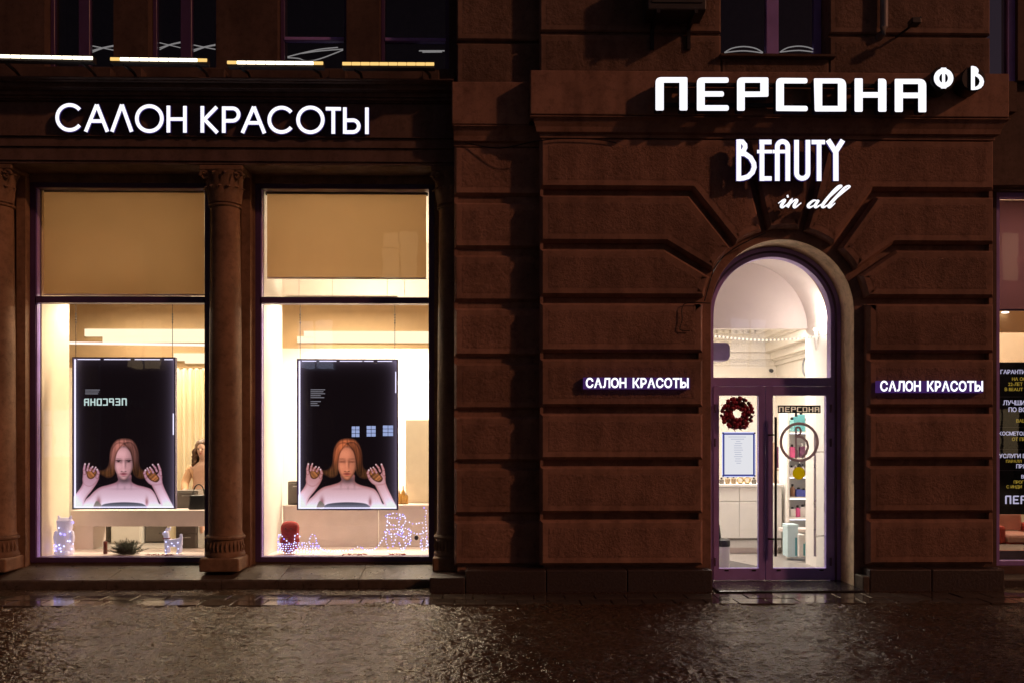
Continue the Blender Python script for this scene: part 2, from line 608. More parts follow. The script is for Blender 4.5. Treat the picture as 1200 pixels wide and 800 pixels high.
def wet_material(name, base, r0, r1, bump, bscale, bdist, bdetail=7, grit=3.2):
    m, nt, out = nodemat(name)
    N, L = nt.nodes.new, nt.links.new
    p = N("ShaderNodeBsdfPrincipled")
    tc = N("ShaderNodeTexCoord")
    n1 = N("ShaderNodeTexNoise"); n1.inputs["Scale"].default_value = grit; n1.inputs["Detail"].default_value = 10 if grit < 10 else 3; n1.inputs["Roughness"].default_value = 0.75
    L(tc.outputs["Object"], n1.inputs["Vector"])
    rp = N("ShaderNodeValToRGB")
    rp.color_ramp.elements[0].position = 0.35; rp.color_ramp.elements[1].position = 0.7
    rp.color_ramp.elements[0].color = (*[c * (0.5 if grit < 10 else 0.22) for c in base], 1)
    rp.color_ramp.elements[1].color = (*[c * 1.8 for c in base], 1)
    L(n1.outputs["Fac"], rp.inputs[0]); L(rp.outputs[0], p.inputs["Base Color"])
    n2 = N("ShaderNodeTexNoise"); n2.inputs["Scale"].default_value = 9; n2.inputs["Detail"].default_value = 8
    L(tc.outputs["Object"], n2.inputs["Vector"])
    mr = N("ShaderNodeMapRange"); mr.inputs[1].default_value = 0.35; mr.inputs[2].default_value = 0.65
    mr.inputs[3].default_value = r0; mr.inputs[4].default_value = r1
    n5 = N("ShaderNodeTexNoise"); n5.inputs["Scale"].default_value = 4.5; n5.inputs["Detail"].default_value = 5; n5.inputs["Roughness"].default_value = 0.7
    L(tc.outputs["Object"], n5.inputs["Vector"])
    m5 = N("ShaderNodeMapRange"); m5.inputs[1].default_value = 0.47; m5.inputs[2].default_value = 0.62; m5.inputs[3].default_value = 0.0; m5.inputs[4].default_value = 0.20 if grit > 10 else 0.04
    L(n5.outputs["Fac"], m5.inputs[0])
    a5 = N("ShaderNodeMath"); a5.operation = 'ADD'
    L(n2.outputs["Fac"], mr.inputs[0]); L(mr.outputs[0], a5.inputs[0]); L(m5.outputs[0], a5.inputs[1]); L(a5.outputs[0], p.inputs["Roughness"])
    p.inputs["Specular Tint"].default_value = (1.0, 0.72, 0.42, 1)
    n3 = N("ShaderNodeTexNoise"); n3.inputs["Scale"].default_value = bscale; n3.inputs["Detail"].default_value = bdetail; n3.inputs["Roughness"].default_value = 0.6
    L(tc.outputs["Object"], n3.inputs["Vector"])
    bp = N("ShaderNodeBump"); bp.inputs["Strength"].default_value = bump; bp.inputs["Distance"].default_value = bdist
    L(n3.outputs["Fac"], bp.inputs["Height"]); L(bp.outputs[0], p.inputs["Normal"])
    p.inputs["Specular IOR Level"].default_value = 0.32
    L(p.outputs[0], out.inputs[0])
    return m


M['slush'] = wet_material('wet_icy_pavement', (0.060, 0.037, 0.023), 0.06, 0.18, 1.0, 42, 0.012, 1.5, 30)
M['asphalt'] = wet_material('wet_asphalt', (0.045, 0.045, 0.045), 0.2, 0.5, 0.4, 60, 0.01)
M['paver'] = wet_material('wet_paver_stone', (0.06, 0.048, 0.038), 0.02, 0.12, 0.10, 25, 0.004)

PAV0, PAV1 = -0.30, -0.92                     # rows of pavers along the building
def build_ground():
    mb = MB()
    mb.add([(-300, -300, -0.16), (300, -300, -0.16), (300, 300, -0.16), (-300, 300, -0.16)], [(0, 1, 2, 3)])
    struct(build('street', mb, M['asphalt'], normals=False))
    # icy pavement: real bumps; it thins out over the pavers next to the wall
    x0, x1, y0, y1 = -10.5, 9.2, -5.6, 0.6
    nx, ny = 1400, 440
    xs = np.linspace(x0, x1, nx)
    ys = np.concatenate([np.linspace(y0, -4.2, 30, endpoint=False), np.linspace(-4.2, -0.7, 360, endpoint=False), np.linspace(-0.7, y1, 50)])
    Xg, Yg = np.meshgrid(xs, ys)
    wx_, wy_ = (vnoise(Xg * 3, Yg * 3, 21) - 0.5) * 0.25, (vnoise(Xg * 3, Yg * 3, 22) - 0.5) * 0.25
    Xw, Yw = Xg + wx_, Yg + wy_
    patch = np.clip(vnoise(Xg * 0.9 + 4, Yg * 1.1, 31) * 1.6 - 0.2, 0.25, 1.2)
    h = (vnoise(Xw * 2.1, Yw * 2.6, 1) - 0.5) * 0.008
    h += (vnoise(Xw * 5.1 + 3, Yw * 4.5, 2) - 0.5) * 0.007
    h += (vnoise(Xw * 13 + 9, Yw * 15, 3) - 0.5) * 0.014 * patch
    h += (np.abs(vnoise(Xw * 22, Yw * 26, 4) - 0.5)) * -0.020 * patch
    h += (vnoise(Xw * 36, Yw * 40, 5) - 0.5) * 0.009
    edge = PAV1 + 0.10 + (vnoise(Xg * 1.7, Yg * 0 + 3, 6) - 0.5) * 0.40 + (vnoise(Xg * 9, Yg * 9, 8) - 0.5) * 0.35 + (vnoise(Xg * 25, Yg * 21, 9) - 0.5) * 0.2
    k = np.clip((edge - Yg) / 0.30, 0, 1)
    Z = h * (0.25 + 0.75 * k) + k * 0.012 - (1 - k) * 0.018
    v = np.stack([Xg, Yg, Z], -1).reshape(-1, 3)
    idx = np.arange(nx * ny).reshape(ny, nx)
    f = np.stack([idx[:-1, :-1], idx[:-1, 1:], idx[1:, 1:], idx[1:, :-1]], -1).reshape(-1, 4)
    me = bpy.data.meshes.new('pavement')
    me.vertices.add(len(v)); me.vertices.foreach_set("co", v.astype(np.float32).ravel())
    me.loops.add(f.size); me.loops.foreach_set("vertex_index", f.astype(np.int32).ravel())
    me.polygons.add(len(f))
    me.polygons.foreach_set("loop_start", np.arange(0, f.size, 4, dtype=np.int32))
    me.update(calc_edges=True)
    me.polygons.foreach_set("use_smooth", [True] * len(f))
    me.materials.append(M['slush'])
    pav = bpy.data.objects.new('pavement', me)
    C.objects.link(pav)
    struct(pav)
    # kerb at the street side
    mb = MB(); mb.box(-10.5, 9.2, -5.85, -5.6, -0.16, 0.0)
    struct(build('kerb', mb, M['granite'], bevel=0.015))
    # pavers: two rows of stones parallel to the wall
    w, d, g = 0.34, 0.30, 0.010
    shared = []
    for q in range(5):
        mb = MB(); mb.box(-w / 2 + g / 2, w / 2 - g / 2, -d / 2 + g / 2, d / 2 - g / 2, -0.06, 0.0)
        o = build('paver', mb, M['paver'], bevel=0.006, seg=1)
        shared.append(o.data)
        bpy.data.objects.remove(o)
    for r in range(2):
        yc = PAV0 - d / 2 - r * d
        for i in range(56):
            xc = -10.3 + i * w + r * 0.15
            o = bpy.data.objects.new('paver', shared[(i * 3 + r) % 5])
            C.objects.link(o)
            o.location = (xc, yc, random.uniform(-0.005, 0.003))
            o.rotation_euler = (random.uniform(-0.008, 0.008), random.uniform(-0.008, 0.008), random.uniform(-0.006, 0.006))
            o.parent = pav


build_ground()

# ------------------------------------------------------------------ building
B = thing('salon_building', 'brown plaster building with rusticated pier, arched entrance and tall shop windows', 'building', (1.0, 0.6, 0.0))
TOPZ = 9.2


def inset(poly, d):
    n = len(poly)
    out = []
    for i in range(n):
        a, p, b = Vector(poly[i - 1]), Vector(poly[i]), Vector(poly[(i + 1) % n])
        d1, d2 = (p - a).normalized(), (b - p).normalized()
        n1, n2 = Vector((-d1.y, d1.x)), Vector((-d2.y, d2.x))
        m = n1 + n2
        m = n1.copy() if m.length < 1e-5 else m.normalized()
        out.append(tuple(p + m * d / max(0.35, m.dot(n1))))
    return out


def ccw(poly):
    a = sum(poly[i - 1][0] * poly[i][1] - poly[i][0] * poly[i - 1][1] for i in range(len(poly)))
    return poly if a > 0 else poly[::-1]


def stone_block(poly, yf, yb, ch=0.032, margin=0.06, parent=None, cd=0.045, panel=True, mats=('plaster', 'rough')):
    """chamfered stucco block with a rough raised panel inside a smooth margin"""
    poly = ccw(poly)
    n = len(poly)
    rings = [(poly, yb), (poly, yf + cd), (inset(poly, ch), yf)]
    if panel:
        rings += [(inset(poly, ch + margin), yf), (inset(poly, ch + margin + 0.02), yf - 0.003)]
    mb = MB()
    vs = []
    for pl, y in rings:
        vs += [(a, y, b) for a, b in pl]
    fs, ms = [], []
    for k in range(len(rings) - 1):
        for i in range(n):
            fs.append((k * n + i, k * n + (i + 1) % n, (k + 1) * n + (i + 1) % n, (k + 1) * n + i))
            ms.append(1 if (panel and k == 3) else 0)
    fs.append(tuple(range((len(rings) - 1) * n, len(rings) * n))); ms.append(1 if panel else 0)
    fs.append(tuple(range(n - 1, -1, -1))); ms.append(0)
    mb.v, mb.f, mb.m = vs, fs, ms
    return build('block', mb, [M[mats[0]], M[mats[1]]], parent)


# --- the rusticated pier with the arched entrance
YP = 0.0            # front of the blocks
YR = 0.12           # flat ring round the arch
YS = 0.22           # front of the set-back strip on the left
YD = 0.50           # door frame
AX, AZ = P(917, 365, YR)
AR = P(1001, 365, YR)[0] - AX          # opening radius
BR = AR + 0.115                         # where the blocks end
xL, xRt = PX(633, YP), PX(1166, YP)
SUBL = PX(532, YS)
gv = [161, 224.5, 287.5, 351, 416, 480, 542, 605, 662]
gz = [PZ(v, YP, 720) for v in gv]
G = 0.040
pier = MB()
# backing wall in three pieces round the opening, with an arched cut
def arch_pts(r, a0, a1, n=24):
    return [(AX + r * math.cos(R(a0 + (a1 - a0) * i / n)), AZ + r * math.sin(R(a0 + (a1 - a0) * i / n))) for i in range(n + 1)]
zt = PZ(82, YP)
left_half = [(xL + 0.05, 0.0), (AX - AR, 0.0)] + arch_pts(AR, 180, 90)[0:] + [(AX, zt), (xL + 0.05, zt)]
right_half = [(AX + AR, 0.0), (xRt - 0.05, 0.0), (xRt - 0.05, zt), (AX, zt)] + arch_pts(AR, 90, 0)[0:]
pier.prism(left_half, YR, YR + 0.25)
pier.prism(right_half, YR, YR + 0.25)
pier.box(SUBL + 0.04, xL + 0.049, YS + 0.06, YS + 0.5, 0.0, zt)
pier_o = build('pier_wall', pier, M['plaster'], B)

# reveal lining of the arch, pale plaster
mb = MB()
ro = arch_pts(AR + 0.10, 180, 0, 48); ri = arch_pts(AR, 180, 0, 48)
ro = [(AX - AR - 0.10, 0.0)] + ro + [(AX + AR + 0.10, 0.0)]
ri = [(AX - AR, 0.0)] + ri + [(AX + AR, 0.0)]
y0r, y1r = YR + 0.2505, YD + 0.12
y0r = YR + 0.004
n = len(ro)
vs = [(a, y0r, b) for a, b in ri] + [(a, y1r, b) for a, b in ri]
# thin lining just inside the opening
ri2 = [(AX - AR + 0.004, 0.0)] + arch_pts(AR - 0.004, 180, 0, 48) + [(AX + AR - 0.004, 0.0)]
vs = [(a, y0r, b) for a, b in ri] + [(a, y1r, b) for a, b in ri] + [(a, y0r, b) for a, b in ri2] + [(a, y1r, b) for a, b in ri2]
fs = []
for i in range(n - 1):
    fs += [(i, i + 1, n + i + 1, n + i), (2 * n + i, 3 * n + i, 3 * n + i + 1, 2 * n + i + 1), (i, 2 * n + i, 2 * n + i + 1, i + 1), (n + i, n + i + 1, 3 * n + i + 1, 3 * n + i)]
mb.add(vs, fs)
build('arch_reveal', mb, M['cream_plaster'], B, smooth=True)
# wall behind the pier that carries the reveal
mb = MB()
lh = [(SUBL + 0.06, 0.0)] + [(AX - AR - 0.002, 0.0)] + arch_pts(AR + 0.002, 180, 90) + [(AX, zt), (SUBL + 0.06, zt)]
rh = [(AX + AR + 0.002, 0.0), (xRt - 0.06, 0.0), (xRt - 0.06, zt), (AX, zt)] + arch_pts(AR + 0.002, 90, 0)
mb.prism(lh, YS + 0.51, YS + 0.75); mb.prism(rh, YR + 0.26, YS + 0.75)
mb.box(xRt - 0.40, xRt - 0.035, YS + 0.751, 1.35, 0.0, zt).box(xRt - 0.30, xRt - 0.051, YR + 0.2505, YR + 0.2595, 0.0, zt)
build('inner_wall', mb, M['plaster'], B)

def pw(u, v): return P(u, v, YP)
# straight courses below the springing, both sides
def arc_x(z, side):
    """x where the block ring meets height z"""
    if z <= AZ: return AX + side * BR
    dz = z - AZ
    return AX + side * math.sqrt(max(0, BR * BR - dz * dz))

def ring_arc(p, q, n=10):
    a0 = math.atan2(p[1] - AZ, p[0] - AX); a1 = math.atan2(q[1] - AZ, q[0] - AX)
    return [(AX + BR * math.cos(a0 + (a1 - a0) * i / n), AZ + BR * math.sin(a0 + (a1 - a0) * i / n)) for i in range(n + 1)]

for side in (-1, 1):
    xo = xL if side < 0 else xRt
    xi = AX + side * BR
    for k in range(3, 8):
        za, zb = gz[k] - G, gz[k + 1] + G
        if k == 7: zb = gz[8]
        if za > AZ:
            pts = [(xo, zb), (xi, zb), (xi, AZ)] + ring_arc((xi, AZ), (arc_x(za, side), za), 4)[1:] + [(xo, za)]
        else:
            pts = [(xo, zb), (xi, zb), (xi, za), (xo, za)]
        stone_block(pts, YP, YR + 0.06, parent=pier_o)

def shift_line(a, b, d):
    a, b = Vector(a), Vector(b)
    t = (b - a).normalized(); nn = Vector((-t.y, t.x))
    return a + nn * d, b + nn * d

def line_x(p1, p2, p3, p4):
    d1, d2 = p2 - p1, p4 - p3
    c = d1.x * d2.y - d1.y * d2.x
    t = ((p3.x - p1.x) * d2.y - (p3.y - p1.y) * d2.x) / c
    return p1 + d1 * t

def ring_hit(p, q):
    """intersection of the segment line p->q with the ring (first from p)"""
    d = (q - p).normalized(); m = p - Vector((AX, AZ))
    b = m.dot(d); c = m.dot(m) - BR * BR
    return p + d * (-b - math.sqrt(max(0, b * b - c)))

def bent(side, k, uc, ue, ve):
    """bent joint: horizontal at gz[k] to corner, then diagonal to the ring; returns upper and lower edges [(corner),(ring)]"""
    corner = Vector((PX(uc, YP), gz[k])); end = Vector(pw(ue, ve))
    res = []
    for s in (1, -1):
        h1, h2 = Vector((-50, gz[k] + s * G)), Vector((50, gz[k] + s * G))
        dd = s * G if side < 0 else -s * G
        a, b = shift_line(corner, end, dd if side < 0 else dd)
        if side > 0:
            a, b = shift_line(corner, end, -s * G)
        else:
            a, b = shift_line(corner, end, s * G)
        c2 = line_x(h1, h2, a, b)
        res.append((c2, ring_hit(c2, b)))
    return res

for side in (-1, 1):
    xo = xL if side < 0 else xRt
    j1 = bent(side, 1, 810 if side < 0 else 1026, 856.5 if side < 0 else 983, 283 if side < 0 else 286)
    j2 = bent(side, 2, 780 if side < 0 else 1050, 827 if side < 0 else 1006, 316 if side < 0 else 319)
    kt = Vector(pw(872 if side < 0 else 968, 163)); kb = Vector(pw(898 if side < 0 else 940, 272))
    z3 = gz[3] + G
    e3 = (arc_x(z3, side), z3)
    # course 3: below j2
    lo = j2[1]
    pts = [(xo, z3), e3] + ring_arc(e3, lo[1], 6)[1:] + [tuple(lo[0]), (xo, gz[2] - G)]
    stone_block(pts, YP, YR + 0.06, parent=pier_o)
    # course 2: between j1 and j2
    up, lo1 = j2[0], j1[1]
    pts = [(xo, gz[2] + G), tuple(up[0])] + ring_arc(up[1], lo1[1], 6) + [tuple(lo1[0]), (xo, gz[1] - G)]
    stone_block(pts, YP, YR + 0.06, parent=pier_o)
    # course 1: above j1 up to the keystone joint
    up = j1[0]
    a, b = shift_line(kt, kb, -G if side < 0 else G)
    kr = ring_hit(a, b)
    ztop = gz[0] - 0.005
    tx = line_x(Vector((-50, ztop)), Vector((50, ztop)), a, b)
    pts = [(xo, gz[1] + G), tuple(up[0])] + ring_arc(up[1], kr, 6) + [tuple(tx), (xo, ztop)]
    stone_block(pts, YP, YR + 0.06, parent=pier_o)
    if side < 0: kl = (shift_line(kt, kb, G))
    else: krr = (shift_line(kt, kb, -G))
ztop = gz[0] - 0.005
a1 = ring_hit(kl[0], kl[1]); a2 = ring_hit(krr[0], krr[1])
t1 = line_x(Vector((-50, ztop)), Vector((50, ztop)), *kl); t2 = line_x(Vector((-50, ztop)), Vector((50, ztop)), *krr)
stone_block([tuple(t1)] + ring_arc(a1, a2, 8) + [tuple(t2)], YP - 0.012, YR + 0.06, parent=pier_o)

# set-back strip on the left: same courses
for k in range(8):
    za = gz[k] - G if k else gz[0] - 0.005
    zb = gz[k + 1] + G if k < 7 else gz[8]
    dz = 0.03
    stone_block([(SUBL, zb - dz), (xL + 0.048, zb - dz), (xL + 0.048, za - dz), (SUBL, za - dz)], YS, YS + 0.10, parent=pier_o)
# solid flank of the pier so that the step reads as masonry
for k in range(8):
    za = gz[k] - G if k else gz[0] - 0.005
    zb = gz[k + 1] + G if k < 7 else gz[8]
    mb = MB(); mb.box(xL + 0.004, xL + 0.30, YR + 0.0605, YS + 0.059, zb, za)
    build('block', mb, M['plaster'], pier_o, bevel=0.012, seg=1)

# plain margins that close the joints at the corners
mrg = [(SUBL + 0.001, SUBL + 0.045, YS + 0.0455, YS + 0.10, gz[8] - 0.03, gz[0] - 0.04), (xL + 0.001, xL + 0.04, YP + 0.0455, YR + 0.06, gz[8], gz[0] - 0.006), (xRt - 0.045, xRt - 0.001, YP + 0.0455, YR + 0.06, gz[8], gz[0] - 0.006),
       (AX - BR - 0.045, AX - BR - 0.001, YP + 0.0455, YR + 0.06, gz[8], AZ), (AX + BR + 0.001, AX + BR + 0.045, YP + 0.0455, YR + 0.06, gz[8], AZ)]
for a_, b_, c_, d_, e_, f_ in mrg:
    build('margin', MB().box(a_, b_, c_, d_, e_, f_), M['plaster'], pier_o)
# moulding and fascia above the courses
def sweep_x(name, prof, x0, x1, m, parent, ret0=False, ret1=False):
    """profile [(y,z)] closed, along x; returns scale the projection at the ends"""
    mb = MB()
    yb = max(y for y, z in prof)
    n = len(prof)
    vs = [(x0 - ((yb - y) if ret0 else 0), y, z) for y, z in prof] + [(x1 + ((yb - y) if ret1 else 0), y, z) for y, z in prof]
    fs = [tuple(range(n)), tuple(range(2 * n - 1, n - 1, -1))] + [(i, (i + 1) % n, (i + 1) % n + n, i + n) for i in range(n)]
    mb.add(vs, fs)
    return build(name, mb, m, parent)

zl0, zl1 = PZ(160, YP), PZ(134, -0.12)
FY = -0.12
zf1 = PZ(82, FY)
def ledge_prof(off):
    return [(0.12 + off, zl0 - 0.01), (0.005 + off, zl0 - 0.01), (0.005 + off, zl0 + 0.03), (-0.035 + off, zl0 + 0.045), (-0.045 + off, zl0 + 0.10),
            (-0.075 + off, zl0 + 0.165), (-0.11 + off, zl0 + 0.205), (-0.11 + off, zl1 - 0.02), (-0.09 + off, zl1 - 0.02), (-0.09 + off, zl1), (0.12 + off, zl1)]
sweep_x('ledge', ledge_prof(0), xL + 0.11, xRt - 0.11, M['plaster'], B, True, True)
mb = MB(); mb.box(xL - 0.12, xRt + 0.10, FY, 0.13, zl1 + 0.001, zf1)
build('fascia', mb, M['plaster'], B, bevel=0.012)
dzs = -0.035
sweep_x('ledge', [(y + YS, z + dzs) for y, z in ledge_prof(0)], SUBL + 0.0, xL + 0.0, M['plaster'], B, False, False)
mb = MB(); mb.box(SUBL - 0.02, xL - 0.122, YS - 0.11, YS + 0.2, zl1 + dzs + 0.001, zf1 - 0.045)
build('fascia', mb, M['plaster'], B, bevel=0.012)

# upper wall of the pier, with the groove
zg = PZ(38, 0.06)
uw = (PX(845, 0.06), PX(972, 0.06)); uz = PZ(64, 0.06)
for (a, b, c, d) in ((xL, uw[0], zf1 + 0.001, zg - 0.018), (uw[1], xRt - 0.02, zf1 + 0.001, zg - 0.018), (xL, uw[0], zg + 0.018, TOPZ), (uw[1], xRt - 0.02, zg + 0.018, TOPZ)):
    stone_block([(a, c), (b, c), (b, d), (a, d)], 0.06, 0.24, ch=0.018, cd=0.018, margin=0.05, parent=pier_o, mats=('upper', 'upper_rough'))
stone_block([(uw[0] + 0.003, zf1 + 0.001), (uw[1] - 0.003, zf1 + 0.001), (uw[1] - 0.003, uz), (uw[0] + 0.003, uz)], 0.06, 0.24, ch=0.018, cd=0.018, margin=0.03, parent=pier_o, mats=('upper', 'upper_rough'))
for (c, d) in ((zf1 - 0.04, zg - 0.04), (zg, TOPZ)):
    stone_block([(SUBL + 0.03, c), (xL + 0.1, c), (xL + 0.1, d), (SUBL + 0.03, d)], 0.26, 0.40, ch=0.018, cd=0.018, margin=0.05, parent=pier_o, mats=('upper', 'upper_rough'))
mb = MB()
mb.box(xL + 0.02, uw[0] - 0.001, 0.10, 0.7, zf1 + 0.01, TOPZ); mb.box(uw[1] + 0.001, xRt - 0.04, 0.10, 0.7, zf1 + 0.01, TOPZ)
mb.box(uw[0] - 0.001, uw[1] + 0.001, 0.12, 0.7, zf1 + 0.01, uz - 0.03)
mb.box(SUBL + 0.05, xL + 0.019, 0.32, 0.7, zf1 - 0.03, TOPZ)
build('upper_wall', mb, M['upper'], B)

# plinth stones under the pier
YPL = -0.10
plw = build('plinth', MB().box(SUBL + 0.05, AX - AR - 0.03, YR + 0.005, YS + 0.3, 0.002, 0.12), M['granite'], B)
def slab(x0, x1, y0, y1, z0, z1, m='granite', parent=None, bv=0.012):
    return build('slab', MB().box(x0 + 0.003, x1 - 0.003, y0, y1, z0, z1), M[m], parent or plw, bevel=bv)
zp = PZ(668, YPL)
px0 = PX(503, YPL)
slab(px0, PX(545, YPL), YPL, YS + 0.3, -0.05, PZ(676, YPL))
xs = [PX(545, YPL), PX(640, YPL), PX(735, YPL), AX - AR - 0.03]
for a, b in zip(xs[:-1], xs[1:]):
    slab(a, b, YPL, YR if a > xL - 0.2 else YS + 0.02, -0.05, zp)
xs = [AX + AR + 0.09, PX(1092, YPL), xRt + 0.06]
for a, b in zip(xs[:-1], xs[1:]):
    slab(a, b, YPL, YR, -0.05, zp)
slab(AX + AR + 0.004, AX + AR + 0.088, YPL - 0.01, YD + 0.05, -0.05, PZ(676, YPL), 'sillstone')
# threshold
build('threshold', MB().box(AX - AR + 0.006, AX + AR - 0.002, YPL - 0.12, YD + 0.30, -0.05, 0.012), M['wet_granite'], B, bevel=0.01)

# --- left wing: columns, shop windows, entablature
YW = 0.87           # window frame front
YC = 0.35           # front of the column bases
ZA0 = PZ(195, 0.42)                         # underside of the architrave
XLEFT = -10.5
wallb = MB()
def wx(u): return PX(u, YW)
cols_u = (-3, 264, 531)
win = [(35, 246), (299, 509)]
zh = PZ(217, YW)                            # head of the window frames
zb = PZ(657, YW)                            # foot of the frames
for a, b in ((XLEFT, wx(35) - 0.001), (wx(246) + 0.001, wx(299) - 0.001), (wx(509) + 0.001, SUBL + 0.04)):
    wallb.box(a, b, YW - 0.02, YW + 0.35, 0.0, ZA0 + 0.2)
wallb.box(XLEFT, SUBL + 0.04, YW - 0.018, YW + 0.349, zh + 0.001, ZA0 + 0.25)
wallb.box(XLEFT, SUBL + 0.04, YW + 0.02, YW + 0.34, 0.0, zb - 0.001)
# jamb strips beside the columns
for u in (0, 24.5, 288, 536):
    wallb.box(PX(u, YW - 0.12) - 0.055, PX(u, YW - 0.12) + 0.055, YW - 0.12, YW - 0.0205, 0.15, ZA0)
build('wing_wall', wallb, M['stone_col'], B)

# architrave, frieze and cornice in stepped bands
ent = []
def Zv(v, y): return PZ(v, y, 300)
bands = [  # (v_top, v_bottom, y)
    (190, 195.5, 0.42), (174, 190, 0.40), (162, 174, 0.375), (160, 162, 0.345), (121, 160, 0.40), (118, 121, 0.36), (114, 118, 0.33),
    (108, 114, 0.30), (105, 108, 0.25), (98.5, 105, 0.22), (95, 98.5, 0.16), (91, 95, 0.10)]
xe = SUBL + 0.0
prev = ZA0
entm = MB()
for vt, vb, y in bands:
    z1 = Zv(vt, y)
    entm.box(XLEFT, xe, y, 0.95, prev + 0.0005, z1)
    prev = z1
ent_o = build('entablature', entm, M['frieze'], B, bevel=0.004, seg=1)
ZCOR = prev
# low parapet with blocks that carry the floodlights
parw = MB()
parw.box(XLEFT, xe, 0.45, 0.80, ZCOR + 0.0005, PZ(82, 0.45))
for u in (122, 158, 255, 282, 396, 505):
    parw.box(PX(u, 0.35) - 0.10, PX(u, 0.35) + 0.10, 0.30, 0.449, ZCOR + 0.0005, PZ(85, 0.35))
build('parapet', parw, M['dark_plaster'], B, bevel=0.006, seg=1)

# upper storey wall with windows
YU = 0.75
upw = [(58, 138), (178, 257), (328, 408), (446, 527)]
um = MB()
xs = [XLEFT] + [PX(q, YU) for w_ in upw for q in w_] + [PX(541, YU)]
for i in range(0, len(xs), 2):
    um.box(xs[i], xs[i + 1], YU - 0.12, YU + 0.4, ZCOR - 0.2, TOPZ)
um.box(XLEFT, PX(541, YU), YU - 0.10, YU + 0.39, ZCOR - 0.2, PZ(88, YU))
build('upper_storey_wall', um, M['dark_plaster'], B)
for i, (a, b) in enumerate(upw):
    x0, x1 = PX(a, YU), PX(b, YU)
    z0 = PZ(88, YU)
    yf = YU + 0.02
    fm = MB()
    t = 0.05
    fm.box(x0 + 0.002, x0 + t, yf, yf + 0.08, z0 + 0.002, TOPZ); fm.box(x1 - t, x1 - 0.002, yf, yf + 0.08, z0 + 0.002, TOPZ)
    fm.box(x0 + t, x1 - t, yf, yf + 0.08, z0 + 0.002, z0 + 0.07)
    wo_ = build('upper_window', fm, M['purple_dark'], B, bevel=0.006, seg=1)
    if i < 2:
        xm = (x0 + x1) / 2
        build('mullion', MB().box(xm - 0.07, xm + 0.07, yf - 0.01, yf + 0.07, z0 + 0.07, TOPZ), M['purple_dark'], wo_, bevel=0.006, seg=1)
        spans = [(x0 + t, xm - 0.07), (xm + 0.07, x1 - t)]
    else:
        zt_ = PZ(47, YU)
        build('transom_bar', MB().box(x0 + t, x1 - t, yf - 0.01, yf + 0.07, zt_ - 0.022, zt_ + 0.022), M['purple'], wo_, bevel=0.006, seg=1)
        spans = [(x0 + t, x1 - t)]
    for s0, s1 in spans:
        build('pane', MB().box(s0, s1, yf + 0.035, yf + 0.041, z0 + 0.07, TOPZ), M['glass_dark'], wo_)
# dark rooms behind the upper windows
struct(build('upper_room_wall', MB().box(XLEFT, xRt, 2.4, 2.5, ZCOR - 0.1, TOPZ), M['dark_plaster']))
struct(build('upper_room_ceiling', MB().box(XLEFT, 7.5, 0.3, 2.5, TOPZ + 0.001, TOPZ + 0.2), M['dark_plaster']))

# window in the pier, above the sign
x0, x1 = uw
fm = MB()
yf = 0.30
t = 0.09
fm.box(x0 + 0.002, x0 + 0.03, yf, yf + 0.08, uz + 0.002, TOPZ); fm.box(x1 - t, x1 - 0.002, yf, yf + 0.08, uz + 0.002, TOPZ)
fm.box(x0 + 0.03, x1 - t, yf, yf + 0.08, uz + 0.002, uz + 0.03)
wo_ = build('upper_window', fm, M['purple'], B, bevel=0.006, seg=1)
xm = PX(905, yf)
build('mullion', MB().box(xm - 0.075, xm + 0.075, yf - 0.01, yf + 0.07, uz + 0.03, TOPZ), M['purple'], wo_, bevel=0.006, seg=1)
for s0, s1 in ((x0 + 0.03, xm - 0.075), (xm + 0.075, x1 - t)):
    build('pane', MB().box(s0, s1, yf + 0.03, yf + 0.036, uz + 0.03, TOPZ), M['glass_dark'], wo_)
build('window_sill', MB().box(x0 - 0.03, x1 + 0.05, -0.02, 0.30, uz - 0.035, uz), M['dark_plaster'], wo_, bevel=0.006, seg=1)

# shop windows of the left wing
zt1 = PZ(353, YW)
def shop_window(u0, u1, part, z_head=zh, z_foot=zb, ztr=zt1):
    x0, x1 = wx(u0), wx(u1)
    t = 0.062
    fm = MB()
    for (a, b) in ((x0, x0 + t), (x1 - t, x1)):
        fm.box(a, b, YW, YW + 0.14, z_foot, z_head)
    fm.box(x0 + t, x1 - t, YW, YW + 0.14, z_foot, z_foot + t)
    fm.box(x0 + t, x1 - t, YW, YW + 0.14, z_head - t, z_head)
    o = build('shop_window', fm, M['purple_dark'], B, bevel=0.006)
    # inner bead
    bm_ = MB()
    t2 = t + 0.014
    bm_.box(x0 + t, x0 + t2, YW + 0.03, YW + 0.10, z_foot + t, z_head - t); bm_.box(x1 - t2, x1 - t, YW + 0.03, YW + 0.10, z_foot + t, z_head - t)
    build('bead', bm_, M['purple'], o)
    build('transom_bar', MB().box(x0 + t2, x1 - t2, YW - 0.005, YW + 0.13, ztr - 0.035, ztr + 0.045), M['purple_dark'], o, bevel=0.006)
    for (a, b) in ((z_foot + t, ztr - 0.035), (ztr + 0.045, z_head - t)):
        build('pane', MB().box(x0 + t2, x1 - t2, YW + 0.06, YW + 0.068, a, b), M['glass'], o)
    return o
for a, b in win: shop_window(a, b, B)
# closer plates on the transoms
for u in (147, 408):
    tag(build('door_closer_box', MB().box(wx(u) - 0.14, wx(u) + 0.14, YW - 0.02 + 0.16, YW + 0.24, zt1 + 0.0, zt1 + 0.06), M['purple_dark'], bevel=0.006),
        'small dark box on the transom of the %s shop window' % ('left' if u < 200 else 'right'), 'box')

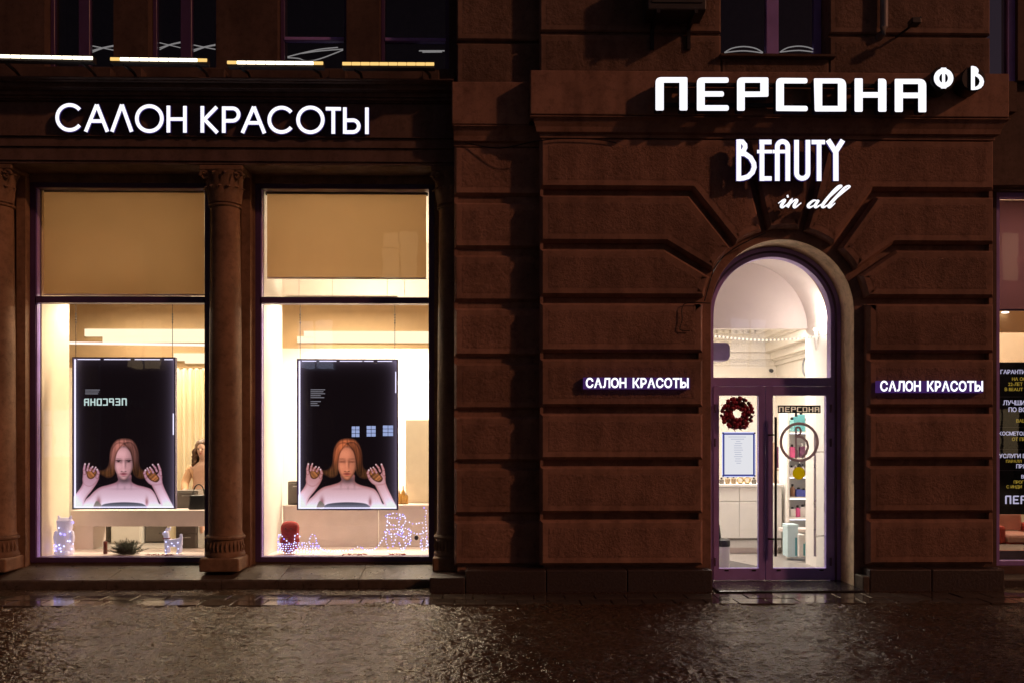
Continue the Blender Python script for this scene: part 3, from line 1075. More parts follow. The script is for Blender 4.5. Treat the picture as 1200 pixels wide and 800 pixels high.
# columns
leaf_m = M['stone_col']
for u in cols_u:
    cx = PX(u, 0.6); cy = 0.61
    zb0 = PZ(668, YC)
    prof = [(0.215, zb0 + 0.42), (0.20, zb0 + 0.46), (0.198, zb0 + 0.9), (0.19, 3.0), (0.172, PZ(246, 0.45)), (0.172, PZ(243, 0.45))]
    mb = MB(); mb.lathe(prof, cx, cy, 40)
    co = build('column', mb, M['stone_col'], B, smooth=True)
    # base: square plinth, carved bell, torus
    mb = MB(); mb.box(cx - 0.24, cx + 0.24, YC, YW - 0.021, zb0 - 0.01, zb0 + 0.155)
    build('base_block', mb, M['stone_col'], co, bevel=0.02)
    mb = MB(); mb.lathe([(0.235, zb0 + 0.156), (0.24, zb0 + 0.18), (0.232, zb0 + 0.20), (0.222, zb0 + 0.22), (0.212, zb0 + 0.36), (0.236, zb0 + 0.375), (0.24, zb0 + 0.395), (0.226, zb0 + 0.415), (0.20, zb0 + 0.421)], cx, cy, 40)
    bo = build('base', mb, M['stone_col'], co, smooth=True)
    for j in range(14):
        w = R(180 + 180 * (j + 0.5) / 14)
        p = Vector((cx + 0.222 * math.cos(w), cy + 0.222 * math.sin(w), zb0 + 0.225))
        q = Vector((cx + 0.214 * math.cos(w), cy + 0.214 * math.sin(w), zb0 + 0.345))
        build('carved_leaf', MB().tube([p, (p + q) / 2 + Vector((math.cos(w), math.sin(w), 0)) * 0.012, q], [0.012, 0.017, 0.004], 6), M['stone_col'], co, smooth=True)
    # capital: bell, leaves, volutes, abacus
    zc0, zc1 = PZ(243, 0.45), ZA0 - 0.001
    hh = zc1 - zc0
    mb = MB()
    mb.lathe([(0.172, zc0 + 0.001), (0.195, zc0 + 0.012), (0.195, zc0 + 0.03), (0.176, zc0 + 0.04), (0.178, zc0 + 0.2), (0.205, zc0 + hh * 0.72), (0.235, zc1 - 0.061)], cx, cy, 32)
    build('capital', mb, M['stone_col'], co, smooth=True)
    build('abacus', MB().box(cx - 0.265, cx + 0.265, 0.425, YW - 0.021, zc1 - 0.06, zc1), M['stone_col'], co, bevel=0.012)
    for row, (cnt, za, zb_, r0, r1) in enumerate(((7, 0.05, 0.24, 0.185, 0.235), (6, 0.18, 0.40, 0.195, 0.255))):
        for j in range(cnt):
            w = R(180 + 180 * (j + 0.5) / cnt)
            d = Vector((math.cos(w), math.sin(w), 0)); tn = Vector((-d.y, d.x, 0))
            mb = MB()
            ss = [(0.0, r0, 0.05), (0.35, r0 + 0.012, 0.055), (0.75, r0 + 0.025, 0.045), (1.0, r1, 0.03), (0.9, r1 + 0.02, 0.015)]
            vs = []
            for t_, r_, wd in ss:
                z = zc0 + za + (zb_ - za) * t_
                c = Vector((cx, cy, z)) + d * r_
                vs += [c - tn * wd, c + d * 0.014, c + tn * wd, c - d * 0.02]
            fs = []
            for q in range(len(ss) - 1):
                for e in range(4):
                    fs.append((q * 4 + e, q * 4 + (e + 1) % 4, q * 4 + 4 + (e + 1) % 4, q * 4 + 4 + e))
            fs += [(0, 1, 2, 3), tuple(range((len(ss) - 1) * 4, len(ss) * 4))]
            mb.add(vs, fs)
            build('carved_leaf', mb, M['stone_col'], co, smooth=True)
    for s_ in (-1, 1):
        sp = []
        for q in range(15):
            w = q / 14 * 3.2 * math.pi
            r_ = 0.062 * (1 - q / 17)
            sp.append((cx + s_ * (0.205 + r_ * math.cos(w) * 0.9), 0.445, zc1 - 0.125 + r_ * math.sin(w)))
        build('volute', MB().tube(sp, [0.02 - 0.0008 * q for q in range(15)], 7), M['stone_col'], co, smooth=True)

# sill of the left wing: low granite step with sloping stone slabs
silo = build('sill_step', MB().box(XLEFT, px0 - 0.004, 0.32, YW + 0.02, -0.05, 0.05), M['granite'], B)
zs0, zs1 = PZ(678, 0.22), PZ(659, YW)
joints = [XLEFT, -9.0, -7.6, -6.3, wx(152), PX(268, 0.5), wx(342), wx(430), px0 - 0.006]
for a, b in zip(joints[:-1], joints[1:]):
    mb = MB()
    mb.prism([(0.22, -0.05), (0.22, zs0 - 0.02), (0.235, zs0), (YW + 0.019, zs1), (YW + 0.019, 0.051), (0.318, 0.051), (0.318, -0.05)], a + 0.003, b - 0.003, axis='x')
    build('slab', mb, M['sillstone'], silo)

# --- neighbour bay on the right edge
XR0 = xRt - 0.02
nb = MB()
yn = 0.70
zn_head, zn_foot = PZ(222, yn), PZ(664, yn)
nb.box(XR0, 9.2, yn - 0.1, yn + 0.35, zn_head, ZCOR + 0.2)
nb.box(XR0, 9.2, yn - 0.05, yn + 0.35, 0.0, zn_foot)
nb.box(xRt - 0.04, PX(1168, yn) - 0.001, yn - 0.0, yn + 0.34, zn_foot + 0.0, zn_head)
nb.box(7.0, 9.2, yn - 0.1, yn + 0.35, zn_foot, zn_head)
nb.box(XR0, 9.2, yn - 0.22, yn - 0.101, zn_head + 0.02, zn_head + 0.10)
build('side_bay_wall', nb, M['dark_plaster'], B)
x0, x1 = PX(1168, yn), PX(1262, yn)
fm = MB()
fm.box(x0, x0 + 0.05, yn + 0.02, yn + 0.14, zn_foot, zn_head - 0.001); fm.box(x1 - 0.06, x1, yn + 0.02, yn + 0.14, zn_foot, zn_head - 0.001)
fm.box(x0 + 0.05, x1 - 0.06, yn + 0.02, yn + 0.14, zn_foot + 0.001, zn_foot + 0.06); fm.box(x0 + 0.05, x1 - 0.06, yn + 0.02, yn + 0.14, zn_head - 0.06, zn_head - 0.001)
sw = build('shop_window', fm, M['purple'], B, bevel=0.005)
build('pane', MB().box(x0 + 0.05, x1 - 0.06, yn + 0.07, yn + 0.078, zn_foot + 0.06, zn_head - 0.06), M['glass'], sw)
slab(xRt + 0.07, 9.2, 0.2, yn, -0.05, PZ(680, 0.2))
# dark window above it
fm = MB()
ya = 0.55
zq = PZ(128, ya)
fm.box(PX(1181, ya), PX(1190, ya), ya, ya + 0.1, zq, TOPZ); fm.box(PX(1160, ya), PX(1181, ya), ya, ya + 0.1, zq, zq + 0.05)
wo_ = build('upper_window', fm, M['purple'], B, bevel=0.006)
build('pane', MB().box(PX(1160, ya), PX(1181, ya), ya + 0.04, ya + 0.046, zq + 0.05, TOPZ), M['glass_dark'], wo_)
build('side_upper_wall', MB().box(PX(1190, ya) + 0.001, 9.2, ya - 0.05, ya + 0.3, ZCOR + 0.2, TOPZ).box(XR0, PX(1190, ya), ya - 0.03, ya + 0.3, ZCOR + 0.2, zq - 0.001), M['dark_plaster'], B)

# --- entrance door
def ringed(mb, r0, r1, y0, y1, a0=180, a1=0, n=48, m=0):
    o_, i_ = arch_pts(r1, a0, a1, n), arch_pts(r0, a0, a1, n)
    k = n + 1
    vs = [(a, y0, b) for a, b in o_] + [(a, y0, b) for a, b in i_] + [(a, y1, b) for a, b in o_] + [(a, y1, b) for a, b in i_]
    fs = []
    for i in range(n):
        fs += [(i, i + 1, k + i + 1, k + i), (2 * k + i, 3 * k + i, 3 * k + i + 1, 2 * k + i + 1), (i, 2 * k + i, 2 * k + i + 1, i + 1), (k + i, k + i + 1, 3 * k + i + 1, 3 * k + i)]
    fs += [(0, k, 3 * k, 2 * k), (k - 1, 2 * k - 1, 4 * k - 1, 3 * k - 1)]
    mb.add(vs, fs, m)

FR = AR - 0.006
FT = 0.125
zbar0, zbar1 = PZ(452, YD, 905), PZ(442, YD, 905)
dz0 = 0.014
fm = MB()
ringed(fm, FR - FT, FR, YD, YD + 0.12)
for s_ in (-1, 1):
    fm.box(AX + s_ * FR, AX + s_ * (FR - FT), YD, YD + 0.12, dz0, AZ)
fm.box(AX - FR + FT, AX + FR - FT, YD, YD + 0.12, zbar0, zbar1)
df = build('door_frame', fm, M['purple'], B, smooth=True)
mb = MB(); ringed(mb, FR - FT * 0.62, FR - FT * 0.42, YD - 0.012, YD - 0.0005)
for s_ in (-1, 1):
    mb.box(AX + s_ * (FR - FT * 0.62), AX + s_ * (FR - FT * 0.42), YD - 0.012, YD - 0.0005, dz0, AZ)
build('bead', mb, M['purple_dark'], df, smooth=True)
pl = [(AX - FR + FT, zbar1)] + arch_pts(FR - FT, 180, 0, 40) + [(AX + FR - FT, zbar1)]
build('pane', MB().prism(pl, YD + 0.05, YD + 0.058), M['glass'], df)
xsplit = PX(896.5, YD)
def leaf(x0, x1, gu0, gu1, right):
    zt_ = zbar0 - 0.004
    g0, g1 = PX(gu0, YD), PX(gu1, YD)
    gz0, gz1 = PZ(665, YD, 905), PZ(463, YD, 905)
    mb = MB()
    mb.box(x0, g0, YD - 0.015, YD + 0.05, dz0 + 0.006, zt_); mb.box(g1, x1, YD - 0.015, YD + 0.05, dz0 + 0.006, zt_)
    mb.box(g0, g1, YD - 0.015, YD + 0.05, dz0 + 0.006, gz0); mb.box(g0, g1, YD - 0.015, YD + 0.05, gz1, zt_)
    o = build('door_leaf', mb, M['purple'], B, bevel=0.004)
    build('pane', MB().box(g0, g1, YD + 0.012, YD + 0.02, gz0, gz1), M['glass'], o)
    hb = MB()
    xh = x1 + 0.0 if right else x0
    for v in (478, 518, 658):
        hb = MB(); z_ = PZ(v, YD); xx = (x1 - 0.012) if right else (x0 + 0.012)
        hb.tube([(xx, YD - 0.03, z_ - 0.05), (xx, YD - 0.03, z_ + 0.05)], 0.014, 10)
        build('hinge', hb, M['purple_dark'], o, smooth=True)
    for u_ in ((851, 883) if not right else (912, 962)):
        build('drain_cap', MB().box(PX(u_, YD) - 0.025, PX(u_, YD) + 0.025, YD - 0.022, YD - 0.0155, PZ(669, YD), PZ(667.4, YD)), M['black'], o)
    return o
x0 = AX - FR + FT * 0.35; x1 = AX + FR - FT * 0.35
LL = leaf(AX - FR + FT + 0.0, xsplit - 0.003, 842, 889, False)
LRt = leaf(xsplit + 0.003, AX + FR - FT - 0.0, 905, 968, True)
def bar_handle(u, v0, v1, y, m, parent, vs_, x_to, name='handle'):
    x = PX(u, y)
    mb = MB()
    mb.tube([(x, y, PZ(v0, y)), (x, y, PZ(v1, y))], 0.016, 12)
    for v in vs_:
        mb.tube([(x, y, PZ(v, y)), (x + x_to[0], y + x_to[1], PZ(v, y))], 0.010, 8)
    return build(name, mb, M[m], parent, smooth=True)
bar_handle(909, 488, 652, YD - 0.075, 'black', LRt, (509, 632), (-0.075, 0.06))

# ------------------------------------------------------------------ illuminated signs
LED = [M['white_led'], M['letter_side']]
LED3 = [M['white_led'], M['letter_side'], M['bloom_fringe']]


def stroke_letter(parent, strokes, w, tf, y0, depth, mats=LED3):
    """strokes: list of (points, width or None, closed)"""
    mb = MB()
    for i, s_ in enumerate(strokes):
        pts, sw, cl = s_
        ribbon(mb, pts, sw or w, tf, y0 + i * 0.0008, depth - i * 0.0008, closed=cl)
        ribbon(mb, pts, (sw or w) * 1.22, tf, y0 + 0.006 + i * 0.0008, 0.006, 2, 2, closed=cl)  # violet bloom round the letter, painted as a thin glowing plate
    return build('letter', mb, mats, parent, normals=False)


# frieze sign
YF = 0.30
fs_ = thing('frieze_sign', 'large thin white glowing letters САЛОН КРАСОТЫ on the dark frieze above the shop windows', 'sign', (*[PX(250, YF), YF], PZ(157, YF)))
ta = lambda x, y: P(55 + x / 6.0, 110 + y / 6.0, YF)
tb = lambda x, y: P(225 + x / 5.4545, 110 + y / 5.4545, YF)
wA, wB = 25.5, 23
def ring_pts(cx, cy, r): return arc(cx, cy, r, 0, 360 - 9, 39)
SAL = [
    (ta, wA, [(arc(160, 168, 88, -38, -322, 30), None, False)]),
    (ta, wA, [([(272, 268), (350, 78)], None, False), ([(350, 78), (425, 268)], None, False), ([(305, 193), (395, 193)], 24, False)]),
    (ta, wA, [([(457, 268), (527, 78)], None, False), ([(527, 78), (595, 268)], None, False)]),
    (ta, wA, [(ring_pts(720, 176, 88), None, True)]),
    (ta, wA, [([(854, 85), (854, 274)], None, False), ([(970, 87), (970, 275)], None, False), ([(854, 179), (970, 179)], 24, False)]),
    (tb, wB, [([(66, 80), (66, 250)], None, False), ([(158, 85), (80, 165), (162, 251)], 23, False)]),
    (tb, wB, [([(203, 82), (203, 251)], None, False), ([(203, 94)] + arc(258, 134, 40, -90, 90, 12, 40) + [(203, 174)], 23, False)]),
    (tb, wB, [([(322, 252), (395, 84)], None, False), ([(395, 84), (463, 254)], None, False), ([(352, 187), (440, 187)], 22, False)]),
    (tb, wB, [(arc(572, 168, 78, -38, -322, 30), None, False)]),
    (tb, wB, [(ring_pts(757, 168, 79), None, True)]),
    (tb, wB, [([(855, 97), (952, 98)], 22, False), ([(903, 88), (903, 257)], None, False)]),
    (tb, wB, [([(977, 88), (977, 257)], None, False), ([(977, 171)] + arc(1028, 208, 38, -90, 90, 12, 38) + [(977, 246)], 23, False)]),
    (tb, wB, [([(1118, 89), (1118, 259)], None, False)]),
]
for tf, w, st in SAL:
    stroke_letter(fs_, st, w, tf, YF, 0.07)

# main sign over the arch
YM = -0.30
ms_ = thing('main_sign', 'big bold white glowing square letters ПЕРСОНА on the fascia above the arch', 'sign', (PX(927, YM), YM, PZ(131, YM)))
PERS = [
    [[(58, 352, 12), (58, 76, 48), (322, 76, 14), (322, 352, 12), (256, 352, 12), (256, 122, 5), (126, 122, 5), (126, 352, 12)]],
    [[(400, 354, 12), (400, 78, 48), (663, 78, 20), (663, 123, 20), (465, 123, 5), (465, 193, 4), (624, 193, 20), (624, 237, 20), (465, 237, 4), (465, 308, 5), (664, 308, 20), (664, 354, 20)]],
    [[(732, 354, 12), (732, 78, 45), (992, 78, 14), (992, 238, 14), (796, 240, 4), (796, 354, 12)], [(796, 122, 5), (925, 122, 5), (925, 195, 5), (796, 195, 5)]],
    [[(1055, 356, 10), (1055, 82, 45), (1315, 84, 20), (1315, 128, 20), (1120, 128, 5), (1120, 312, 5), (1317, 314, 20), (1317, 358, 20)]],
    [[(1375, 360, 12), (1368, 86, 10), (1635, 86, 60), (1635, 360, 12)], [(1437, 128, 5), (1567, 128, 5), (1567, 314, 5), (1437, 314, 5)]],
    [[(1705, 362, 12), (1705, 86, 10), (1772, 86, 10), (1772, 200, 3), (1900, 200, 3), (1900, 88, 6), (1968, 88, 50), (1968, 362, 12), (1900, 362, 12), (1900, 246, 3), (1772, 246, 3), (1772, 362, 12)]],
    [[(2037, 364, 12), (2037, 90, 10), (2298, 90, 60), (2298, 366, 12), (2232, 366, 12), (2232, 250, 3), (2104, 250, 3), (2104, 364, 12)], [(2104, 133, 5), (2232, 133, 5), (2232, 204, 5), (2104, 204, 5)]],
]
tp = lambda x, y: P(760 + x / 7.06, 80 + y / 7.06, YM)
for gl in PERS:
    letters_from_curve('letter', [rounded(o) for o in gl], 0.10, YM, LED, ms_, tp)
for v in (98, 122):
    build('rail', MB().box(PX(770, -0.17), PX(1084, -0.17), -0.185, -0.155, PZ(v, -0.17) - 0.02, PZ(v, -0.17) + 0.02), M['black'], ms_)
mb = MB()
for u in (790, 870, 960, 1060):
    mb.tube([(PX(u, -0.15), -0.156, PZ(100, -0.15)), (PX(u, -0.15), FY - 0.0, PZ(100, -0.15))], 0.012, 6)
build('standoff', mb, M['black'], ms_)

# two round drum signs
def drum(uc, vc, ru, label, letters):
    y0 = -0.34
    xc, zc = P(uc, vc, y0)
    r = PX(uc + ru, y0) - xc
    t = thing('drum_sign', label, 'sign', (xc, FY, zc), 'round drum signs beside the main sign')
    mb = MB()
    n = 40
    prof = [(r * 0.93, y0), (r, y0 + 0.012), (r, FY - 0.03), (r * 0.55, FY - 0.03), (r * 0.5, FY)]
    vs, fs = [], []
    for rr, yy in prof:
        for j in range(n):
            w = 2 * math.pi * j / n
            vs.append((xc + rr * math.cos(w), yy, zc + rr * math.sin(w)))
    for i in range(len(prof) - 1):
        for j in range(n):
            fs.append((i * n + j, i * n + (j + 1) % n, (i + 1) * n + (j + 1) % n, (i + 1) * n + j))
    fs += [tuple(range(n)), tuple(range((len(prof) - 1) * n, len(prof) * n))]
    mb.add(vs, fs)
    build('drum', mb, M['black'], t, smooth=True)
    tf = lambda x, y: P(1080 + x / 6.667, 60 + y / 6.667, y0 - 0.02)
    return t, tf, y0 - 0.02
t, tf, yy = drum(1105.5, 92.5, 14.5, 'round black drum sign with a ring-shaped glowing letter, nearer the main sign', None)
ringo = arc(172, 213, 76, -75, 255, 40)
outer = arc(172, 213, 76, -72, 72, 16) + [(196, 287), (190, 294), (154, 294), (148, 287)] + arc(172, 213, 76, 108, 252, 16) + [(148, 139), (154, 131), (190, 131), (196, 139)]
hl = [(160, 180)] + [(x, y) for x, y in arc(166, 213, 28, 250, 110, 10, 36)] + [(160, 246)]
hr = [(184, 180)] + [(x, y) for x, y in arc(178, 213, 28, -70, 70, 10, 36)] + [(184, 246)]
letters_from_curve('letter', [outer, hl, hr], 0.03, yy, LED, t, tf)
t, tf, yy = drum(1141, 92.5, 14.5, 'round black drum sign with a half-disc glowing letter, at the pier edge', None)
bo = [(386, 120), (398, 117), (425, 124), (443, 142), (446, 160), (440, 176), (462, 190), (480, 212), (488, 240), (482, 268), (464, 290), (436, 302), (400, 306), (386, 304)]
bh = [(416, 196), (436, 206), (450, 222), (454, 240), (448, 260), (434, 275), (416, 282)]
letters_from_curve('letter', [bo, bh], 0.03, yy, LED, t, tf)

# BEAUTY in tall narrow letters
YBt = -0.16
bs_ = thing('beauty_sign', 'tall narrow white glowing letters BEAUTY above the arch keystone', 'sign', (PX(925, YBt), YBt, PZ(212, YBt)))
tq = lambda x, y: P(850 + x / 7.5, 155 + y / 7.5, YBt)
wB2 = 41
BEA = [
    [([(118, 66), (118, 430)], None, False), ([(118, 84), (150, 86), (172, 112), (174, 135), (160, 165), (118, 190)], 40, False), ([(118, 188), (175, 192), (222, 226), (250, 275), (254, 310), (238, 355), (200, 392), (160, 405), (118, 409)], 42, False)],
    [([(322, 70), (322, 430)], None, False), ([(300, 88), (406, 88)], 40, False), ([(280, 172), (410, 172)], 30, False), ([(322, 408), (408, 408)], 38, False)],
    [([(457, 430), (457, 132)] + arc(503, 130, 46, 180, 360, 14, 46) + [(549, 430)], None, False), ([(415, 172), (549, 172)], 30, False)],
    [([(626, 70), (626, 358)] + arc(676, 360, 50, 180, 0, 14, 48) + [(726, 70)], None, False)],
    [([(758, 89), (876, 89)], 38, False), ([(824, 72), (824, 430)], None, False)],
    [([(902, 70), (971, 178), (972, 430)], 46, False), ([(1034, 72), (966, 178)], 44, False)],
]
for st in BEA:
    stroke_letter(bs_, st, wB2, tq, YBt, 0.06)
# little script line
is_ = thing('script_sign', 'small slanted white glowing script reading in all under BEAUTY', 'sign', (PX(953, YBt), YBt, PZ(244, YBt)))
def sm(pts, n=5):
    """smooth a variable-width stroke"""
    out = []
    k = len(pts)
    for i in range(k - 1):
        p0, p1, p2, p3 = [np.array(pts[min(max(j, 0), k - 1)], float) for j in (i - 1, i, i + 1, i + 2)]
        for j in range(n):
            t_ = j / n
            out.append(0.5 * ((2 * p1) + (-p0 + p2) * t_ + (2 * p0 - 5 * p1 + 4 * p2 - p3) * t_ ** 2 + (-p0 + 3 * p1 - 3 * p2 + p3) * t_ ** 3))
    out.append(np.array(pts[-1], float))
    return out
SCR = [
    [[(465, 628, 8), (505, 600, 14), (522, 602, 25), (492, 648, 27), (505, 661, 18), (545, 635, 9)], [(540, 567, 22), (556, 563, 24)]],
    [[(545, 635, 9), (578, 600, 20), (572, 612, 26), (545, 662, 26)], [(556, 648, 9), (608, 600, 14), (630, 603, 25), (604, 648, 27), (617, 661, 17), (668, 622, 8)]],
    [[(812, 606, 12), (775, 603, 18), (735, 635, 25), (728, 655, 25), (745, 662, 18), (785, 640, 10), (818, 603, 20)], [(822, 598, 22), (790, 646, 27), (800, 661, 18), (845, 635, 9)]],
    [[(845, 635, 9), (930, 562, 10), (990, 505, 14), (1022, 478, 14), (1012, 470, 14), (985, 485, 20), (930, 545, 26), (856, 640, 28), (864, 661, 18), (900, 642, 9)]],
    [[(900, 642, 9), (990, 570, 10), (1060, 510, 14), (1094, 482, 14), (1082, 473, 14), (1050, 490, 20), (1000, 545, 26), (916, 640, 28), (920, 661, 19), (966, 624, 8)]],
]
for gl in SCR:
    mb = MB()
    for i, s_ in enumerate(gl):
        q = sm(s_)
        ribbon(mb, [(a, b) for a, b, c in q], [float(c) for a, b, c in q], tq, YBt + 0.001 * i, 0.05)
    build('letter', mb, LED, is_, normals=False)

# two small box signs either side of the door
def small_sign(u0, u1, v0, v1, label, tu0, tu1):
    ys = -0.09
    t = thing('box_sign', label, 'sign', (PX((u0 + u1) / 2, ys), 0.0, PZ(v1, ys)), 'small САЛОН КРАСОТЫ signs either side of the door')
    build('back_panel', MB().box(PX(u0, ys), PX(u1, ys), ys + 0.02, -0.012, PZ(v1, ys), PZ(v0, ys)), M['violet_panel'], t, bevel=0.005)
    font_glyphs('САЛОН КРАСОТЫ', tu0, v1 - 1.5, (v1 - v0) - 3.0, ys, 0.03, [M['white_led2'], M['violet_side']], t, bold=0.028, width_px=tu1 - tu0, gap=0.06, space=0.5)
M['white_led2'] = emit('white_led_small', (0.93, 0.93, 1.0), 1.5)
M['violet_panel'] = emit('violet_lit_acrylic', (0.10, 0.035, 0.22), 0.42)
small_sign(684, 809, 441.5, 455, 'small violet-edged box sign САЛОН КРАСОТЫ on the pier left of the door', 686.5, 807)
small_sign(1029, 1153.5, 445, 459, 'small violet-edged box sign САЛОН КРАСОТЫ on the pier right of the door', 1031.5, 1152)

# ------------------------------------------------------------------ floodlights on the cornice
M['flood_on'] = emit('warm_white_flood_led', (1.0, 0.86, 0.62), 3.2, sample=False)
M['flood_dim'] = emit('amber_flood_led', (1.0, 0.62, 0.20), 1.1, sample=False)
floods = [(-12, 109, 66.0, 68.5, 'leftmost'), (129, 243, 69.5, 71.0, 'second from left'), (266, 379, 73.5, 74.5, 'third from left'), (401, 509, 75.0, 75.5, 'amber rightmost')]
for i, (u0, u1, va, vb, nm) in enumerate(floods):
    y = -0.05
    xa, za = P(u0, va, y); xb, zb_ = P(u1, vb, y)
    L_ = ('dim amber linear floodlight above the cornice, nearest the pier' if i == 3 else
          'linear white floodlight bar above the cornice, %s of the four' % nm)
    t = thing('linear_floodlight', L_, 'floodlight', ((xa + xb) / 2, 0.3, ZCOR), 'linear floodlights along the cornice')
    tlt = (zb_ - za) / (xb - xa)
    zf_ = lambda x: za + (x - xa) * tlt
    mb = MB()
    def sbox(mb, x0, x1, y0, y1, d0, d1, m=0):
        vs = [(x, yy, zf_(x) + d) for x in (x0, x1) for yy in (y0, y1) for d in (d0, d1)]
        mb.add(vs, [(0, 1, 3, 2), (4, 6, 7, 5), (0, 4, 5, 1), (2, 3, 7, 6), (0, 2, 6, 4), (1, 5, 7, 3)], m)
    sbox(mb, xa, xb, y + 0.003, y + 0.09, -0.045, 0.03)
    build('housing', mb, M['dark_grey'], t)
    nled = 10
    for q in range(nled):
        a = xa + (xb - xa) * (q + 0.02) / nled; b = xa + (xb - xa) * (q + 0.98) / nled
        mb = MB(); sbox(mb, a, b, y - 0.008, y + 0.002, -0.020, 0.018)
        dim = (i == 3) or (i == 0 and q < 3) or (i > 0 and q in (0, 9))
        build('led_segment', mb, M['flood_dim'] if (i == 3 or (i in (1, 2) and q in (0, 9))) else M['flood_on'], t, bevel=0.004, seg=1)
    for f_ in (0.12, 0.88):
        mb = MB()
        x = xa + (xb - xa) * f_
        mb.tube([(x, y + 0.05, zf_(x) - 0.04), (x + 0.06, 0.12, ZCOR - 0.06 + 0.12), (x + 0.06, 0.30, ZCOR + 0.01)], 0.018, 6)
        build('bracket', mb, M['black'], t)

# reflections in the upper windows, built as added glowing tubes
M['garland'] = emit('reflection_tube_glow', (1.0, 0.88, 0.84), 0.42, sample=False)  # glow of the tubes that stand in for window reflections
def garland(u0, u1, v, y, label, kind, w=0.007):  # draws streaks mirrored in the glass, not strings of lights
    t = thing('glass_reflection', label, 'light garland', (PX((u0 + u1) / 2, y), y, PZ(v + 5, y)), 'glowing reflection tubes behind upper windows')
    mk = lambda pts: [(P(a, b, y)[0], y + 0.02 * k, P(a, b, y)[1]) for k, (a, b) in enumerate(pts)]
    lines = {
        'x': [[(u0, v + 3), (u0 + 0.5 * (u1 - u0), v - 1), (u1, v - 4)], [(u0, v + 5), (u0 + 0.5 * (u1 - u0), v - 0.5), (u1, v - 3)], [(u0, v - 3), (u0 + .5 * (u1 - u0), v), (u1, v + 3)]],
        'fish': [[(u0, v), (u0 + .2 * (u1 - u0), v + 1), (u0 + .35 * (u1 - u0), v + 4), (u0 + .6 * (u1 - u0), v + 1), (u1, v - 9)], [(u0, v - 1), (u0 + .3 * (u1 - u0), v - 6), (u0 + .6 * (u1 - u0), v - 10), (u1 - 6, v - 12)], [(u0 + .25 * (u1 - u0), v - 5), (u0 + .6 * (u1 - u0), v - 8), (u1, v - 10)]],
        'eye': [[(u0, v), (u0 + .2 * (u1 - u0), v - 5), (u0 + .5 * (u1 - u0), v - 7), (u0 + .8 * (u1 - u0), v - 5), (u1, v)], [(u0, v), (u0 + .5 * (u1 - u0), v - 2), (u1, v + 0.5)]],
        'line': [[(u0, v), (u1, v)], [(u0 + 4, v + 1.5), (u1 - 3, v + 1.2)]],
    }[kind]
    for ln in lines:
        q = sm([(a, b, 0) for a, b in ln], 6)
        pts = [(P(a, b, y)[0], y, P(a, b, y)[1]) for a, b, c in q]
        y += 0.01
        build('reflection_streak', MB().tube(pts, w, 5), M['garland'], t)
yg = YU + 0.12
garland(107, 137, 57, yg, 'glowing tubes for crossed white reflections in the leftmost upper window', 'x')
garland(187, 212, 53.5, yg, 'glowing tubes for crossed white reflections in the left pane of the second upper window', 'x', 0.006)
garland(226, 256, 56, yg, 'glowing tubes for crossed white reflections in the right pane of the second upper window', 'x')
garland(337, 402, 68, yg, 'glowing tubes for a fish-shaped white reflection in the third upper window from the left', 'fish', 0.007)
garland(491, 521, 60, yg, 'glowing tubes for a short straight white reflection in the upper window nearest the pier', 'line', 0.008)
garland(849, 894, 62, 0.345, 'glowing tubes for a flat eye-shaped white reflection in the left pane above the main sign', 'eye', 0.007)
garland(914, 958, 61.5, 0.345, 'glowing tubes for a flat eye-shaped white reflection in the right pane above the main sign', 'eye', 0.007)

# ------------------------------------------------------------------ air conditioner, cables
t = thing('air_conditioner', 'dark air conditioner box on brackets left of the upper pier window', 'air conditioner', (PX(796, -0.3), 0.06, PZ(12, -0.3)))
x0, x1 = PX(759, -0.34), PX(828, -0.34); z0 = PZ(10, -0.34)
build('casing', MB().box(x0, x1, -0.34, 0.0, z0, z0 + 0.6), M['dark_grey'], t, bevel=0.015)
for x in (x0 + 0.12, x1 - 0.12):
    build('bracket', MB().box(x - 0.02, x + 0.02, -0.36, 0.06, z0 - 0.045, z0 - 0.001).box(x - 0.02, x + 0.02, 0.02, 0.059, z0 - 0.28, z0 - 0.0455), M['black'], t)
for q in range(6):
    build('grille_slat', MB().box(x0 + 0.05, x1 - 0.05, -0.352, -0.341, z0 + 0.08 + q * 0.08, z0 + 0.11 + q * 0.08), M['dark_grey'], t)
# pipe and hook right of the window
pts = [(PX(1036, 0.0), -0.02, 8.6), (PX(1035, 0.0), -0.02, PZ(30, 0)), (PX(1034, 0.0), 0.0, PZ(36, 0)), (PX(1033, 0.0), 0.07, PZ(38, 0))]
tag(build('drain_pipe', MB().tube(pts, 0.045, 12), M['grey'], smooth=True), 'grey drain pipe end hanging right of the upper pier window', 'pipe')
t = thing('wall_lamp_arm', 'small black wall bracket by the groove right of the drain pipe', 'bracket', (PX(1070, 0.0), 0.06, PZ(36, 0)))
build('arm', MB().tube([(PX(1052, 0), 0.055, PZ(38, 0)), (PX(1060, 0), -0.1, PZ(34, 0)), (PX(1070, 0), -0.2, PZ(26, 0))], 0.014, 6), M['black'], t)
build('head', MB().box(PX(1065, -.2), PX(1076, -.2), -0.28, -0.16, PZ(27, -.2), PZ(20, -.2)), M['black'], t, bevel=0.01)
def cable(pts, r, label):
    q = sm([(a, b, c) for a, b, c in pts], 8)
    tag(build('cable', MB().tube([tuple(p) for p in q], r, 6), M['black'], smooth=True), label, 'cable')
cable([(*[PX(545, 0.2), 0.20], PZ(168, .2)), (PX(585, .1), 0.10, PZ(174, .1)), (PX(628, -.02), -0.03, PZ(166, -.02)), (PX(660, -.03), -0.035, PZ(162.5, -.03)), (PX(700, -.03), -0.035, PZ(163.5, -.03)), (PX(722, -.03), -0.03, PZ(167, -.03))], 0.007, 'black cable sagging under the ledge at the pier corner')
